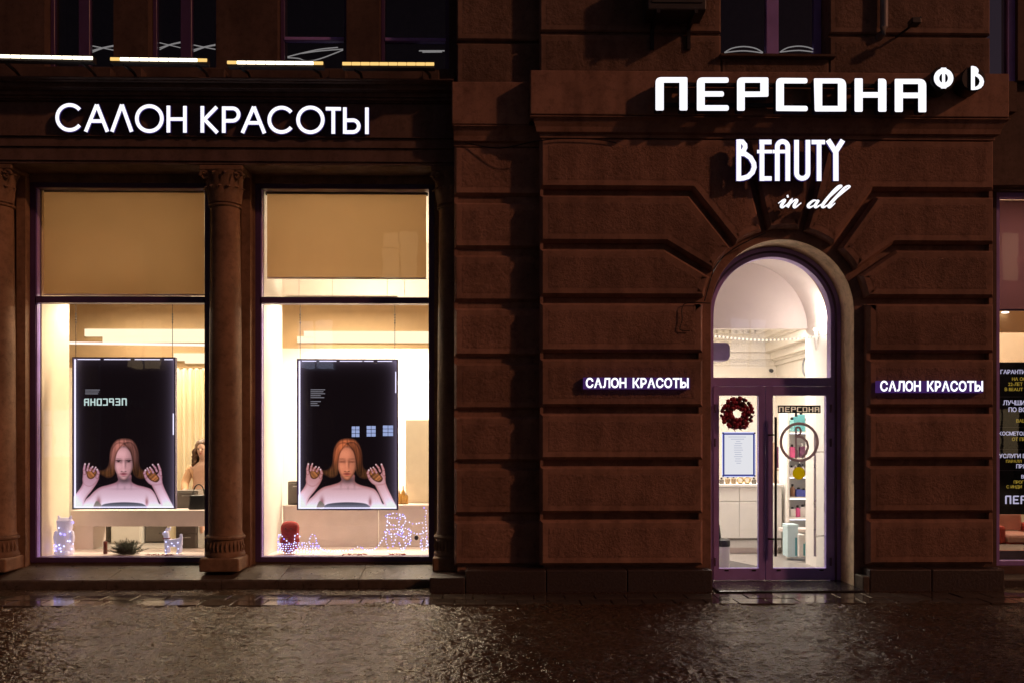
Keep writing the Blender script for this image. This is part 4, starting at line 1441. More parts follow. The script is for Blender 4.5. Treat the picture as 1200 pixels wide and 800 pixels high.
cable([(PX(832, -.02), -0.03, PZ(355, -.02)), (PX(802, -.02), -0.03, PZ(356, -.02)), (PX(799, -.02), -0.035, PZ(375, -.02)), (PX(797, -.02), -0.03, PZ(386, -.02)), (PX(808, -.02), -0.03, PZ(387, -.02))], 0.006, 'thin black cable on the pier beside the arch spring')
cable([(PX(897, -.03), -0.035, PZ(272, -.03)), (PX(866, -.03), -0.035, PZ(287, -.03)), (PX(846, -.03), -0.03, PZ(302, -.03)), (PX(836, .02), 0.04, PZ(318, .02)), (PX(826, .03), 0.045, PZ(352, .03))], 0.008, 'black cable looping over the upper left of the arch')

# ------------------------------------------------------------------ rooms
def S_(name, mb, m): return struct(build(name, mb, M[m] if isinstance(m, str) else m))
YI = YW + 0.36
RX0, RX1, RYB = -7.9, SUBL + 0.2, 4.4
CZ = ZA0 - 0.02
S_('shop_floor', MB().box(RX0, RX1, YI, RYB, 0.0, 0.10), 'floor')
S_('shop_ceiling', MB().box(RX0, RX1, YI, RYB, CZ, CZ + 0.12), 'white')
S_('shop_back_wall', MB().box(RX0, RX1, RYB, RYB + 0.1, 0.0, CZ), 'white')
S_('shop_side_wall', MB().box(RX0 - 0.1, RX0, YI, RYB, 0.0, CZ), 'cream')
S_('shop_side_wall', MB().box(RX1, RX1 + 0.1, YI, RYB, 0.0, CZ), 'white')
# window boxes: cheeks, podium, low back panel
xa = wx(42)
S_('display_cheek', MB().box(xa - 0.12, xa - 0.005, YW + 0.15, 1.72, zb, CZ), 'cream')
xc = wx(306)
S_('display_cheek', MB().box(xc - 0.45, xc - 0.005, YW + 0.15, 1.95, zb, CZ), 'white')
S_('display_podium', MB().box(xa, xc - 0.46, YW + 0.15, 1.85, 0.11, zb + 0.05), 'laminate')
S_('display_podium', MB().box(xc, RX1 - 0.01, YW + 0.15, 2.0, 0.11, zb + 0.05), 'laminate')
zq0, zq1 = PZ(615.5, 1.75), PZ(597, 1.75)
tag(build('display_rail', MB().box(xa, xc - 0.46, 1.75, 2.15, zq0, zq1).box(xa, xa + 0.30, 1.76, 2.14, zb + 0.05, zq0 - 0.001), M['laminate'], bevel=0.006), 'pale horizontal rail shelf behind the left window display', 'shelf')
zr1 = PZ(591, 1.96)
t = thing('low_partition', 'low pale panel partition behind the right window display', 'partition', (xc + 0.9, 2.0, zb + 0.05))
pn = (RX1 - 0.01 - xc) / 2
for q in range(2):
    build('panel', MB().box(xc + q * pn + 0.003, xc + (q + 1) * pn - 0.003, 1.96, 1.99, zb + 0.052, zr1 - 0.03), M['laminate'], t, bevel=0.004)
build('top_rail', MB().box(xc, RX1 - 0.01, 1.94, 2.35, zr1 - 0.028, zr1), M['laminate'], t, bevel=0.004)

M['lamp'] = emit('warm_ceiling_lamp', (1.0, 0.80, 0.52), 7.0)
M['lamp_face'] = emit('warm_lamp_strip', (1.0, 0.82, 0.55), 1.5)
def area(name, loc, sx, sy, power, col, parent, rot=(0, 0, 0)):
    l = bpy.data.lights.new(name, 'AREA')
    l.shape = 'RECTANGLE'; l.size = sx; l.size_y = sy; l.energy = power; l.color = col
    o = bpy.data.objects.new(name, l)
    C.objects.link(o)
    o.location = loc; o.rotation_euler = rot
    attach(o, parent)
    return o
WARM = (1.0, 0.81, 0.59)
def panel_lamp(x, y, z, sx, sy, power, label, col=WARM, up=0):
    t = thing('ceiling_lamp', label, 'lamp', (x, y, z), 'ceiling panel lamps inside')
    build('lamp_housing', MB().box(x - sx / 2, x + sx / 2, y - sy / 2, y + sy / 2, z - 0.05, z - 0.001), M['white'], t)
    build('diffuser', MB().box(x - sx / 2 + 0.03, x + sx / 2 - 0.03, y - sy / 2 + 0.03, y + sy / 2 - 0.03, z - 0.056, z - 0.051), M['lamp'], t)
    area('lamp_light', (x, y, z - 0.07), sx, sy, power, col, t)
    if up:
        area('added_uplight', (x, y, z + 0.02), sx, sy, up, col, t, (math.pi, 0, 0))  # added upward light that brightens blinds and upper wall
    if z < CZ - 0.3:
        for q in (-0.4, 0.4):
            build('added_hanger', MB().tube([(x + sx * q, y, z - 0.001), (x + sx * q, y, CZ)], 0.004, 5), M['steel'], t)
panel_lamp(-5.2, 3.4, 3.55, 1.2, 1.0, 135, 'unseen pendant panel lamp added deep in the shop behind the left window', up=4)  # unseen lamps added behind bulkhead and transom to light blinds and displays
panel_lamp(-2.0, 3.3, 3.5, 1.4, 0.9, 330, 'unseen pendant panel lamp added deep in the shop behind the right window', up=55)
panel_lamp(-4.9, 1.62, 3.69, 1.6, 0.25, 48, 'unseen narrow pendant lamp added over the left window display', up=7)
panel_lamp(-2.1, 1.68, 3.69, 1.5, 0.25, 62, 'unseen narrow pendant lamp added over the right window display', up=8)

# bulkheads and linear lamps seen under the transoms
yb_ = 2.6
t = thing('ceiling_bulkhead', 'tan bulkhead panel with bright lamp slot behind the right window', 'bulkhead', (PX(410, yb_), yb_, PZ(408, yb_)))
build('panel', MB().box(PX(300, yb_), RX1 - 0.02, yb_, yb_ + 0.06, PZ(408, yb_), PZ(357, yb_)), M['tan_wood'], t)
build('lamp_strip', MB().box(PX(357, yb_), RX1 - 0.05, yb_ - 0.05, yb_ - 0.001, PZ(402, yb_), PZ(389, yb_)).box(PX(349, yb_), PX(357, yb_) - 0.001, yb_ - 0.05, yb_ - 0.001, PZ(402, yb_), PZ(395, yb_)), M['lamp_face'], t)
t = thing('ceiling_bulkhead', 'deep tan bulkhead with stepped bright lamp slot behind the left window', 'bulkhead', (PX(140, yb_), yb_, PZ(431, yb_)))
build('panel', MB().box(RX0 + 0.02, PX(268, yb_), yb_, yb_ + 0.06, PZ(431, yb_), PZ(355, yb_)), M['tan_wood'], t)
build('lamp_strip', MB().box(PX(101, yb_), PX(266, yb_), yb_ - 0.05, yb_ - 0.001, PZ(395.5, yb_), PZ(387, yb_)).box(PX(122, yb_), PX(266, yb_), yb_ - 0.05, yb_ - 0.001, PZ(402, yb_), PZ(396, yb_)), M['lamp_face'], t)
build('lamp_strip', MB().box(PX(205, yb_), PX(266, yb_), yb_ - 0.05, yb_ - 0.001, PZ(423, yb_), PZ(414.5, yb_)).box(PX(218, yb_), PX(266, yb_), yb_ - 0.05, yb_ - 0.001, PZ(426, yb_), PZ(423.2, yb_)), M['lamp_face'], t)
build('led_line', MB().tube([(PX(60, 2.3), 2.3, PZ(402.5, 2.3)), (PX(262, 2.3), 2.3, PZ(405, 2.3))], 0.018, 8), emit('pink_white_led_line', (1.0, 0.82, 0.72), 1.6, sample=False), t)

# roller blinds
def blind(u0, u1, v0, v1, y, label, tubev=None):
    t = thing('roller_blind', label, 'blind', (PX((u0 + u1) / 2, y), y, PZ(v1, y)), 'tan roller blinds in the shop windows')
    x0, x1 = PX(u0, y), PX(u1, y)
    n = 24
    mb = MB()
    zz0, zz1 = PZ(v1, y), PZ(v0, y)
    vs, fs = [], []
    for i in range(n + 1):
        x = x0 + (x1 - x0) * i / n
        for j in range(9):
            z = zz0 + (zz1 - zz0) * j / 8
            vs.append((x, y + 0.004 * math.sin(i * 0.9) * (1 - j / 8) + 0.002 * math.sin(j * 2.2 + i), z))
    for i in range(n):
        for j in range(8):
            fs.append((i * 9 + j, i * 9 + j + 1, (i + 1) * 9 + j + 1, (i + 1) * 9 + j))
    mb.add(vs, fs)
    build('fabric', mb, M['blind'], t, smooth='all')
    build('bottom_bar', MB().box(x0, x1, y - 0.008, y + 0.012, zz0 - 0.022, zz0 - 0.001), M['laminate'], t, bevel=0.004)
    build('roller', MB().tube([(x0 - 0.02, y + 0.03, zz1 + 0.02), (x1 + 0.02, y + 0.03, zz1 + 0.02)], 0.03, 14), M['dark_grey'], t, smooth=True)
YBL = YW + 0.20
blind(50, 239.5, 228, 346, YBL, 'tan roller blind drawn fully down in the upper left shop window')
blind(313, 499.5, 229, 326, YBL, 'tan roller blind stopping short of the transom in the upper right shop window')

# curtain and furniture at the back of the shop
t = thing('curtain', 'pale pleated curtain behind the left window, right of the poster', 'curtain', (PX(222, 3.6), 3.6, 0.1))
mb = MB()
n = 90
x0, x1 = PX(196, 3.6), PX(262, 3.6)
vs, fs = [], []
for i in range(n + 1):
    x = x0 + (x1 - x0) * i / n
    yy = 3.6 + 0.05 * math.sin(i * 0.62) + 0.02 * math.sin(i * 1.7)
    vs += [(x, yy, 0.11), (x, yy, PZ(432, 3.6))]
for i in range(n): fs.append((2 * i, 2 * i + 1, 2 * i + 3, 2 * i + 2))
mb.add(vs, fs)
build('cloth', mb, M['curtain'], t, smooth='all')
build('rail', MB().tube([(x0, 3.6, PZ(431.5, 3.6)), (x1, 3.6, PZ(431.5, 3.6))], 0.02, 8), M['steel'], t)

def cabinet(x0, x1, y0, y1, z0, z1, m, label, rows, name='cabinet'):
    t = thing(name, label, 'cabinet', ((x0 + x1) / 2, y0, z0))
    build('carcass', MB().box(x0, x1, y0, y1, z0, z1), M[m], t, bevel=0.006)
    for q in range(rows):
        a = z0 + 0.03 + (z1 - z0 - 0.04) * q / rows; b = z0 + 0.015 + (z1 - z0 - 0.04) * (q + 1) / rows
        d = build('drawer', MB().box(x0 + 0.02, x1 - 0.02, y0 - 0.02, y0 - 0.0005, a, b), M[m], t, bevel=0.004)
        build('handle', MB().box((x0 + x1) / 2 - 0.06, (x0 + x1) / 2 + 0.06, y0 - 0.035, y0 - 0.0205, b - 0.05, b - 0.035), M['steel'], d)
    return t
M['taupe'] = mat('taupe_laminate', (0.13, 0.11, 0.095), 0.45)
cabinet(PX(96, 3.9), PX(128, 3.9), 3.9, 4.35, 0.101, 0.95, 'taupe', 'dark cabinet in the back room seen under the rail, left', 2)
cabinet(PX(170, 3.8), PX(206, 3.8), 3.8, 4.35, 0.101, 0.55, 'taupe', 'dark low cabinet in the back room seen under the rail, right', 1)
cabinet(PX(130, 3.7), PX(166, 3.7), 3.7, 4.3, 0.101, 0.75, 'white', 'white reception desk in the back room seen under the rail', 1, 'reception_desk')
cabinet(PX(206, 2.2), PX(232, 2.2), 2.2, 2.6, 0.101, PZ(574, 2.2), 'taupe', 'dark box unit right of the left poster behind the rail', 3)
cabinet(PX(336, 2.0) + .01, PX(360, 2.0), 2.02, 2.32, zr1 + 0.001, PZ(563, 2.1), 'taupe', 'small dark box on the low partition left of the right poster', 1, 'storage_box')
# pillar and bottles right of the right-hand poster
S_('shop_pillar', MB().box(PX(477, 2.6), PX(540, 2.6), 2.4, 2.75, 0.1, PZ(492, 2.6)), 'cream')
M['gold'] = mat('amber_bottle', (0.55, 0.30, 0.07), 0.25)
M['red'] = mat('red_felt', (0.34, 0.035, 0.035), 0.85, var=0.25, vscale=40, bump=0.5, bscale=150)
def bottle(x, y, z, h, r, m, label, cap='black', group='cosmetic bottles inside', cat='bottle', square=False):
    t = thing('bottle', label, cat, (x, y, z), group)
    if square:
        build('body', MB().box(x - r, x + r, y - r * 0.7, y + r * 0.7, z, z + h * 0.8), M[m], t, bevel=r * 0.2)
    else:
        build('body', MB().lathe([(r * 0.9, 0), (r, h * 0.03), (r, h * 0.62), (r * 0.8, h * 0.7), (r * 0.38, h * 0.76), (r * 0.38, h * 0.82)], x, y, 14, cz=z), M[m], t, smooth=True)
    build('cap', MB().lathe([(r * 0.45, h * 0.8005), (r * 0.45, h * 0.97), (r * 0.3, h)], x, y, 12, cz=z), M[cap], t, smooth=True)
    return t
for q, (u, h, r) in enumerate(((468, 0.20, 0.035), (472.5, 0.26, 0.03), (476, 0.17, 0.03))):
    bottle(PX(u, 2.15), 2.15, zr1 + 0.001, h, r, 'gold', 'amber bottle on the low partition right of the right poster, %s of three' % ('left', 'middle', 'right')[q], 'white')
# ------------------------------------------------------------------ person behind the rail, left window
def skin_body(name, joints, edges, m, parent=None, root=0, sub=2):
    me = bpy.data.meshes.new(name)
    me.from_pydata([j[0] for j in joints], edges, [])
    o = bpy.data.objects.new(name, me)
    C.objects.link(o)
    sk = o.modifiers.new('skin', 'SKIN')
    for i, j in enumerate(joints):
        r_ = j[1] if isinstance(j[1], tuple) else (j[1], j[1])
        me.skin_vertices[0].data[i].radius = r_
        me.skin_vertices[0].data[i].use_root = (i == root)
    sb = o.modifiers.new('sub', 'SUBSURF'); sb.levels = sub; sb.render_levels = sub
    bpy.context.view_layer.update()
    dg = bpy.context.evaluated_depsgraph_get()
    m2 = bpy.data.meshes.new_from_object(o.evaluated_get(dg))
    bpy.data.objects.remove(o); bpy.data.meshes.remove(me)
    m2.materials.clear(); m2.materials.append(m)
    m2.polygons.foreach_set("use_smooth", [True] * len(m2.polygons))
    o = bpy.data.objects.new(name, m2)
    C.objects.link(o)
    attach(o, parent)
    return o
M['skin'] = mat('skin', (0.55, 0.33, 0.24), 0.5, var=0.04)
M['hair'] = mat('brown_hair', (0.10, 0.045, 0.02), 0.45, var=0.4, vscale=30, bump=0.6, bscale=80)
M['peach'] = mat('peach_knit', (0.62, 0.36, 0.20), 0.85, var=0.08, bump=0.4, bscale=150)
py = 2.75
hx, hz = P(238, 527, py)
t = thing('person', 'seated person with long curly brown hair in a peach top, right edge of left window', 'person', (hx, py, 0.1))
J = lambda x, y, z, r: ((hx + x, py + y, hz + z), r)
body = skin_body('body', [J(0, 0.06, -0.72, (0.17, 0.13)), J(0, 0.05, -0.45, (0.15, 0.12)), J(0, 0.02, -0.27, (0.14, 0.10)), J(0, 0.02, -0.17, 0.055), J(0, 0.0, -0.10, 0.055), J(0, -0.02, -0.02, (0.085, 0.10)), J(0, -0.01, 0.07, (0.085, 0.10)), J(0, 0, 0.12, 0.06),
                          J(-0.19, 0.03, -0.27, 0.065), J(-0.26, -0.02, -0.48, 0.05), J(-0.20, -0.20, -0.62, 0.042), J(-0.12, -0.30, -0.63, 0.035),
                          J(0.19, 0.03, -0.27, 0.065), J(0.26, -0.02, -0.48, 0.05), J(0.20, -0.20, -0.62, 0.042), J(0.10, -0.30, -0.63, 0.035),
                          J(-0.10, -0.25, -0.80, 0.09), J(-0.11, -0.42, -0.84, 0.07), J(-0.11, -0.42, -1.2, 0.055), J(0.10, -0.25, -0.80, 0.09), J(0.11, -0.42, -0.84, 0.07), J(0.11, -0.42, -1.2, 0.055)],
                 [(0, 1), (1, 2), (2, 3), (3, 4), (4, 5), (5, 6), (6, 7), (2, 8), (8, 9), (9, 10), (10, 11), (2, 12), (12, 13), (13, 14), (14, 15), (0, 16), (16, 17), (17, 18), (0, 19), (19, 20), (20, 21)], M['skin'], t)
# clothing: knitted top over torso and arms
skin_body('top', [J(0, 0.06, -0.74, (0.18, 0.14)), J(0, 0.05, -0.45, (0.162, 0.132)), J(0, 0.02, -0.285, (0.152, 0.112)),
                  J(-0.19, 0.03, -0.275, 0.076), J(-0.26, -0.02, -0.48, 0.062), J(-0.21, -0.18, -0.61, 0.055), J(0.19, 0.03, -0.275, 0.076), J(0.26, -0.02, -0.48, 0.062), J(0.21, -0.18, -0.61, 0.055)],
          [(0, 1), (1, 2), (2, 3), (3, 4), (4, 5), (2, 6), (6, 7), (7, 8)], M['peach'], t)
mb = MB()
for q in range(46):
    a = random.uniform(-0.3, math.pi + 0.3)
    r0 = random.uniform(0.085, 0.115)
    pts = []
    ph = random.uniform(0, 6)
    ln = random.uniform(0.30, 0.46)
    for k in range(9):
        s_ = k / 8
        rr = r0 * (0.55 + 0.5 * min(1, s_ * 3)) + 0.035 * s_
        pts.append((hx + rr * math.cos(a) + 0.018 * math.sin(s_ * 14 + ph), py + rr * math.sin(a) * 0.9 + 0.02 * math.cos(s_ * 14 + ph), hz + 0.125 - 0.02 * random.random() - ln * s_))
    mb.tube(pts, [0.026, 0.026, 0.026, 0.025, 0.024, 0.022, 0.02, 0.016, 0.006], 6)
mb.lathe([(0.02, 0.165), (0.07, 0.15), (0.105, 0.10), (0.112, 0.03), (0.10, -0.02)], hx, py + 0.02, 18, cz=hz)
build('hair', mb, M['hair'], t, smooth='all')
fm = MB()
for s_ in (-1, 1):
    fm.ball((hx + s_ * 0.034, py - 0.108, hz + 0.02), 0.011)
build('eyes', fm, M['black'], t)
build('nose', MB().tube([(hx, py - 0.105, hz + 0.02), (hx, py - 0.135, hz - 0.02)], [0.008, 0.016], 6), M['skin'], t, smooth='all')
build('mouth', MB().ball((hx, py - 0.112, hz - 0.05), 0.022, sc=(1, 0.5, 0.35)), M['red'], t, smooth='all')
# stool
t = thing('salon_stool', 'dark stool under the seated person behind the rail', 'stool', (hx, py + 0.05, 0.1))
build('seat', MB().lathe([(0.2, 0), (0.21, 0.03), (0.19, 0.07)], hx, py, 24, cz=hz - 0.93), M['black'], t, smooth=True)
build('post', MB().tube([(hx, py, 0.13), (hx, py, hz - 0.931)], 0.03, 10), M['steel'], t, smooth=True)
build('foot', MB().lathe([(0.2, 0), (0.2, 0.015), (0.04, 0.03)], hx, py, 24, cz=0.1005), M['steel'], t, smooth=True)
# handbag on the rail
bx, bz = P(233, 590, 1.95)[0], zq1 + 0.001
t = thing('handbag', 'black handbag with loop handle standing on the rail beside the poster', 'handbag', (bx, 1.95, bz))
mb = MB(); mb.prism([(bx - 0.13, bz), (bx + 0.13, bz), (bx + 0.105, bz + 0.2), (bx - 0.105, bz + 0.2)], 1.88, 2.02)
build('bag_body', mb, M['black'], t, bevel=0.02)
build('bag_handle', MB().tube([(bx + 0.08 * math.cos(R(180 * q / 10)), 1.95, bz + 0.195 + 0.15 * math.sin(R(180 * q / 10))) for q in range(11)], 0.009, 6), M['black'], t, smooth=True)

# ------------------------------------------------------------------ light-box posters
def smooth_poly(pts, n=6):
    k = len(pts); out = []
    for i in range(k):
        p0, p1, p2, p3 = [np.array(pts[(i + d) % k], float) for d in (-1, 0, 1, 2)]
        for j in range(n):
            t_ = j / n
            out.append(0.5 * ((2 * p1) + (-p0 + p2) * t_ + (2 * p0 - 5 * p1 + 4 * p2 - p3) * t_ ** 2 + (-p0 + 3 * p1 - 3 * p2 + p3) * t_ ** 3))
    return np.array(out)


def poly_mask(X, Y, pts, soft=4.0, smooth=True):
    q = smooth_poly(pts) if smooth else np.array(pts, float)
    inside = np.zeros(X.shape, bool)
    dist = np.full(X.shape, 1e9)
    x0, y0 = q[:, 0].min() - 30, q[:, 1].min() - 30
    x1, y1 = q[:, 0].max() + 30, q[:, 1].max() + 30
    sel = (X > x0) & (X < x1) & (Y > y0) & (Y < y1)
    xs, ys = X[sel], Y[sel]
    ins = np.zeros(xs.shape, bool); ds = np.full(xs.shape, 1e9)
    for i in range(len(q)):
        a, b = q[i - 1], q[i]
        cond = ((a[1] > ys) != (b[1] > ys)) & (xs < (b[0] - a[0]) * (ys - a[1]) / (b[1] - a[1] + 1e-12) + a[0])
        ins ^= cond
        dx, dy = b - a
        t_ = np.clip(((xs - a[0]) * dx + (ys - a[1]) * dy) / (dx * dx + dy * dy + 1e-9), 0, 1)
        ds = np.minimum(ds, np.hypot(xs - a[0] - t_ * dx, ys - a[1] - t_ * dy))
    m = np.zeros(X.shape)
    m[sel] = np.clip(0.5 + np.where(ins, ds, -ds) / (2 * soft), 0, 1)
    return m


def paint_portrait(X, Y, warm):
    """studio portrait print; X, Y in print units (8 per photograph pixel), returns sRGB 0..255"""
    img = np.zeros(X.shape + (3,))
    img[:] = (19, 12, 15)
    A = lambda *c: np.array(c, float)

    def over(mask, col):
        nonlocal img
        c = np.asarray(col, float)
        img = img * (1 - mask[..., None]) + c * mask[..., None]

    def blob(cx, cy, rx, ry, k=1.0):
        return np.clip(k * np.exp(-(((X - cx) / rx) ** 2 + ((Y - cy) / ry) ** 2)), 0, 1)

    def n1(c, f, sd):
        T = np.random.RandomState(sd).rand(1024)
        q = c * f; i = np.floor(q).astype(int); w_ = q - i; w_ = w_ * w_ * (3 - 2 * w_)
        return T[i % 1024] * (1 - w_) + T[(i + 1) % 1024] * w_

    def solid(pts, col, edge, width=26, k=0.75, soft=3.5):
        """filled shape that turns darker and redder towards its outline, as a rounded limb does"""
        m = poly_mask(X, Y, pts, soft)
        inner = np.clip(poly_mask(X, Y, pts, width) * 2 - 1, 0, 1)
        over(m, col)
        over(m * (1 - inner) ** 1.4 * k, edge)
        return m

    lit = np.clip((Y - 470) / 290, 0, 1)[..., None]
    s0 = A(196, 142, 160) if not warm else A(204, 140, 142)
    skin = s0 * (1 - lit) + A(255, 228, 246) * lit
    edge = (A(128, 66, 74) * (1 - lit) + A(214, 150, 168) * lit) if not warm else (A(138, 66, 58) * (1 - lit) + A(216, 150, 158) * lit)
    hairc = A(172, 106, 96) if not warm else A(188, 98, 62)
    gold = A(122, 74, 44)
    facec = A(202, 146, 150) if not warm else A(206, 122, 92)
    # hair colour: light on the crown, dim along the sides, golden brown at the ends
    side = np.clip((np.abs(X - 535) - 40) / 90, 0, 1)
    down = np.clip((Y - 170) / 180, 0, 1)
    hb = np.clip((Y - 300) / 120, 0, 1)[..., None]
    bend = X + np.where(X < 535, 1, -1) * (Y - 300) * 0.12 + 7 * np.sin(Y * 0.02)
    flow = np.where(Y > 390, (X - 535) * 0.3 + Y * 1.2, bend)
    strands = (0.60 + 0.36 * n1(bend, 0.08, 1) + 0.26 * n1(bend, 0.22, 2) + 0.16 * n1(flow, 0.45, 3))[..., None]
    hcol = (hairc * (1 - hb) + gold * hb) * strands * (1 - 0.26 * side * down)[..., None]
    hair_pts = [(540, 104), (472, 118), (428, 168), (406, 240), (402, 310), (386, 366), (348, 398), (302, 404), (302, 432), (338, 452), (376, 472), (418, 468), (448, 440), (470, 400), (600, 400), (628, 440), (655, 470), (700, 484), (738, 470), (738, 408), (700, 390), (680, 340), (674, 240), (652, 168), (608, 116)]
    hm = solid(hair_pts, hcol, A(40, 22, 18), 24, 0.8, 4)
    # neck, shoulders, upper arms
    body = [(482, 440), (484, 492), (458, 518), (392, 540), (318, 560), (264, 596), (216, 645), (152, 705), (120, 790), (900, 790), (875, 700), (838, 628), (795, 582), (735, 560), (658, 540), (608, 508), (598, 440)]
    neck = solid(body, skin, edge, 34, 0.7, 4)
    over(neck * blob(545, 494, 78, 36, 1.0), skin * 0.46)
    over(neck * (blob(478, 540, 9, 36, 0.35) + blob(606, 540, 10, 36, 0.40)), skin * 0.62)
    over(neck * np.clip(blob(470, 578, 90, 9, 0.28) + blob(625, 578, 90, 9, 0.28) + blob(545, 566, 10, 18, 0.4), 0, 1), skin * 0.72)
    over(neck * np.clip(blob(300, 700, 20, 46, 0.85) + blob(752, 702, 14, 42, 0.85), 0, 1), A(140, 80, 84))
    # dark gaps between upper arm and forearm
    over(poly_mask(X, Y, [(296, 486), (342, 522), (250, 588), (200, 644), (152, 722), (136, 712), (186, 622), (240, 560)], 4), (20, 12, 15))
    over(poly_mask(X, Y, [(760, 500), (736, 545), (790, 575), (832, 630), (866, 712), (884, 704), (852, 610), (806, 540)], 4), (20, 12, 15))
    # strapless dress
    over(poly_mask(X, Y, [(318, 752), (345, 722), (420, 708), (530, 702), (640, 706), (715, 718), (752, 750), (720, 790), (370, 790)], 3), A(46, 46, 54) + 50 * np.clip((Y - 690) / 75, 0, 1)[..., None])
    over(poly_mask(X, Y, [(288, 690), (326, 738), (250, 770), (262, 715)], 4), A(116, 104, 92))
    # forearms
    solid([(156, 470), (152, 522), (132, 566), (98, 612), (60, 664), (30, 790), (128, 790), (178, 668), (238, 590), (288, 514), (300, 466), (230, 500)], skin, edge, 26, 0.65)
    solid([(736, 466), (788, 528), (822, 590), (856, 662), (886, 722), (930, 790), (1014, 790), (962, 668), (916, 570), (892, 500), (884, 450)], skin, edge, 26, 0.65)
    # palms with the gathered hair in them
    palm = skin * 0.98
    solid([(160, 392), (156, 520), (220, 556), (284, 506), (308, 442), (298, 398), (270, 432), (225, 456), (190, 430)], palm, edge, 16, 0.5, 3)
    solid([(720, 418), (740, 490), (798, 540), (888, 532), (892, 470), (878, 396), (850, 440), (800, 460), (750, 430)], palm, edge, 16, 0.5, 3)
    lock = lambda ph: gold * (0.55 + 0.9 * n1(X * 0.8 + Y * (0.9 if ph else -0.7), 0.10, 5) + 0.35 * n1(X - Y, 0.3, 6))[..., None]
    solid([(186, 388), (214, 370), (256, 394), (280, 418), (264, 464), (228, 484), (194, 464)], lock(0), A(44, 24, 16), 16, 0.9, 3)
    solid([(742, 400), (790, 376), (834, 428), (870, 480), (844, 514), (790, 498), (752, 454)], lock(1), A(44, 24, 16), 16, 0.9, 3)
    fing = [[(168, 432), (164, 392), (173, 342), 13], [(194, 404), (200, 372), (211, 340), 11], [(220, 402), (230, 384), (244, 368), 12], [(252, 412), (262, 394), (273, 374), 12], [(286, 466), (298, 430), (286, 394), 14],
            [(882, 442), (876, 396), (858, 346), 13], [(846, 412), (832, 380), (806, 348), 11], [(812, 424), (800, 400), (781, 374), 11], [(776, 424), (768, 404), (756, 382), 11], [(742, 464), (730, 430), (740, 400), 14]]
    for a, k_, b, r in fing:
        for (p, q, ra, rb) in ((a, k_, r, r * 0.95), (k_, b, r * 0.95, r * 0.72)):
            dx, dy = q[0] - p[0], q[1] - p[1]
            t_ = np.clip(((X - p[0]) * dx + (Y - p[1]) * dy) / (dx * dx + dy * dy), 0, 1)
            d = np.hypot(X - p[0] - t_ * dx, Y - p[1] - t_ * dy)
            rr = ra + (rb - ra) * t_
            over(np.clip((rr + 3.5 - d) / 4, 0, 1) * 0.55, A(70, 36, 30))
            over(np.clip((rr - d) / 3, 0, 1), skin)
            over(np.clip((rr - d) / 3, 0, 1) * np.clip(d / rr, 0, 1) ** 2 * 0.7, edge)
        over(np.clip((r * 0.62 - np.hypot(X - b[0], Y - b[1] - 2)) / 3, 0, 1) * 0.85, (240, 220, 228))
    # face
    fp = [(532, 176), (482, 198), (453, 258), (447, 325), (452, 390), (474, 446), (506, 484), (536, 496), (564, 484), (596, 444), (618, 390), (626, 322), (616, 250), (584, 198)]
    face = poly_mask(X, Y, fp, 4)
    inner = np.clip(poly_mask(X, Y, fp, 34) * 2 - 1, 0, 1)
    shade = 1.12 - 0.30 * np.clip((X - 545) / 80, 0, 1) - 0.14 * np.clip((Y - 430) / 60, 0, 1) - 0.10 * np.clip((240 - Y) / 60, 0, 1)
    shade = shade * (0.62 + 0.38 * np.clip(inner * 1.6, 0, 1))
    over(face, np.clip(facec * shade[..., None], 0, 255))
    hi = np.minimum(facec * 1.32, 255); dk = facec * 0.40
    over(face * np.clip(blob(512, 250, 44, 36, 0.45) + blob(486, 372, 22, 24, 0.42) + blob(592, 376, 14, 22, 0.15) + blob(532, 345, 6, 44, 0.55) + blob(532, 474, 18, 9, 0.30), 0, 1), hi)
    for cx, sg in ((486, -1), (582, 1)):
        over(face * blob(cx, 314, 36, 17, 0.42), dk)                                     # socket
        over(face * blob(cx + sg * 2, 294 + 0.0, 30, 4.5, 0.40), facec * 0.50)           # brow
        over(face * blob(cx - sg * 26, 322, 12, 20, 0.30), dk)                           # inner corner
        if not warm:
            over(face * blob(cx, 318, 24, 7.5, 0.75), A(150, 112, 116))
            over(face * blob(cx, 317, 9, 7.5, 1.5), A(34, 20, 24))
            over(face * blob(cx, 311, 27, 3.6, 1.3), A(44, 22, 24))
            over(face * blob(cx - 3, 314, 2.6, 2.4, 0.9), A(225, 200, 205))
            over(face * blob(cx, 327, 22, 2.6, 0.45), A(96, 54, 56))
        else:
            over(face * blob(cx, 313, 25, 8, 0.75), facec * 1.02)
            over(face * blob(cx, 324, 25, 3.2, 1.0), A(74, 34, 26))
    over(face * np.clip(blob(552, 352, 8, 40, 0.55), 0, 1), facec * 0.58)
    over(face * np.clip(blob(536, 404, 22, 10, 0.25), 0, 1), hi)
    over(face * np.clip(blob(516, 413, 8, 4.5, 0.8) + blob(553, 413, 8, 4.5, 0.85) + blob(536, 418, 18, 4, 0.5), 0, 1), dk)
    lip = A(164, 84, 96) if not warm else A(176, 78, 64)
    over(face * np.clip(blob(535, 432, 30, 6.5, 1.0), 0, 1), lip * 0.85)
    over(face * np.clip(blob(535, 445, 26, 7, 1.0), 0, 1), lip * 1.1)
    over(face * np.clip(blob(535, 438, 32, 2.4, 1.3), 0, 1), A(70, 30, 36))
    over(face * np.clip(blob(537, 460, 24, 5, 0.5), 0, 1), facec * 0.55)
    # hair falling in front of the temples, centre parting, crown sheen
    solid([(537, 148), (512, 180), (480, 222), (462, 270), (452, 330), (446, 400), (436, 446), (414, 450), (404, 340), (418, 220), (468, 148)], hcol * 1.02, A(46, 24, 20), 16, 0.75, 4)
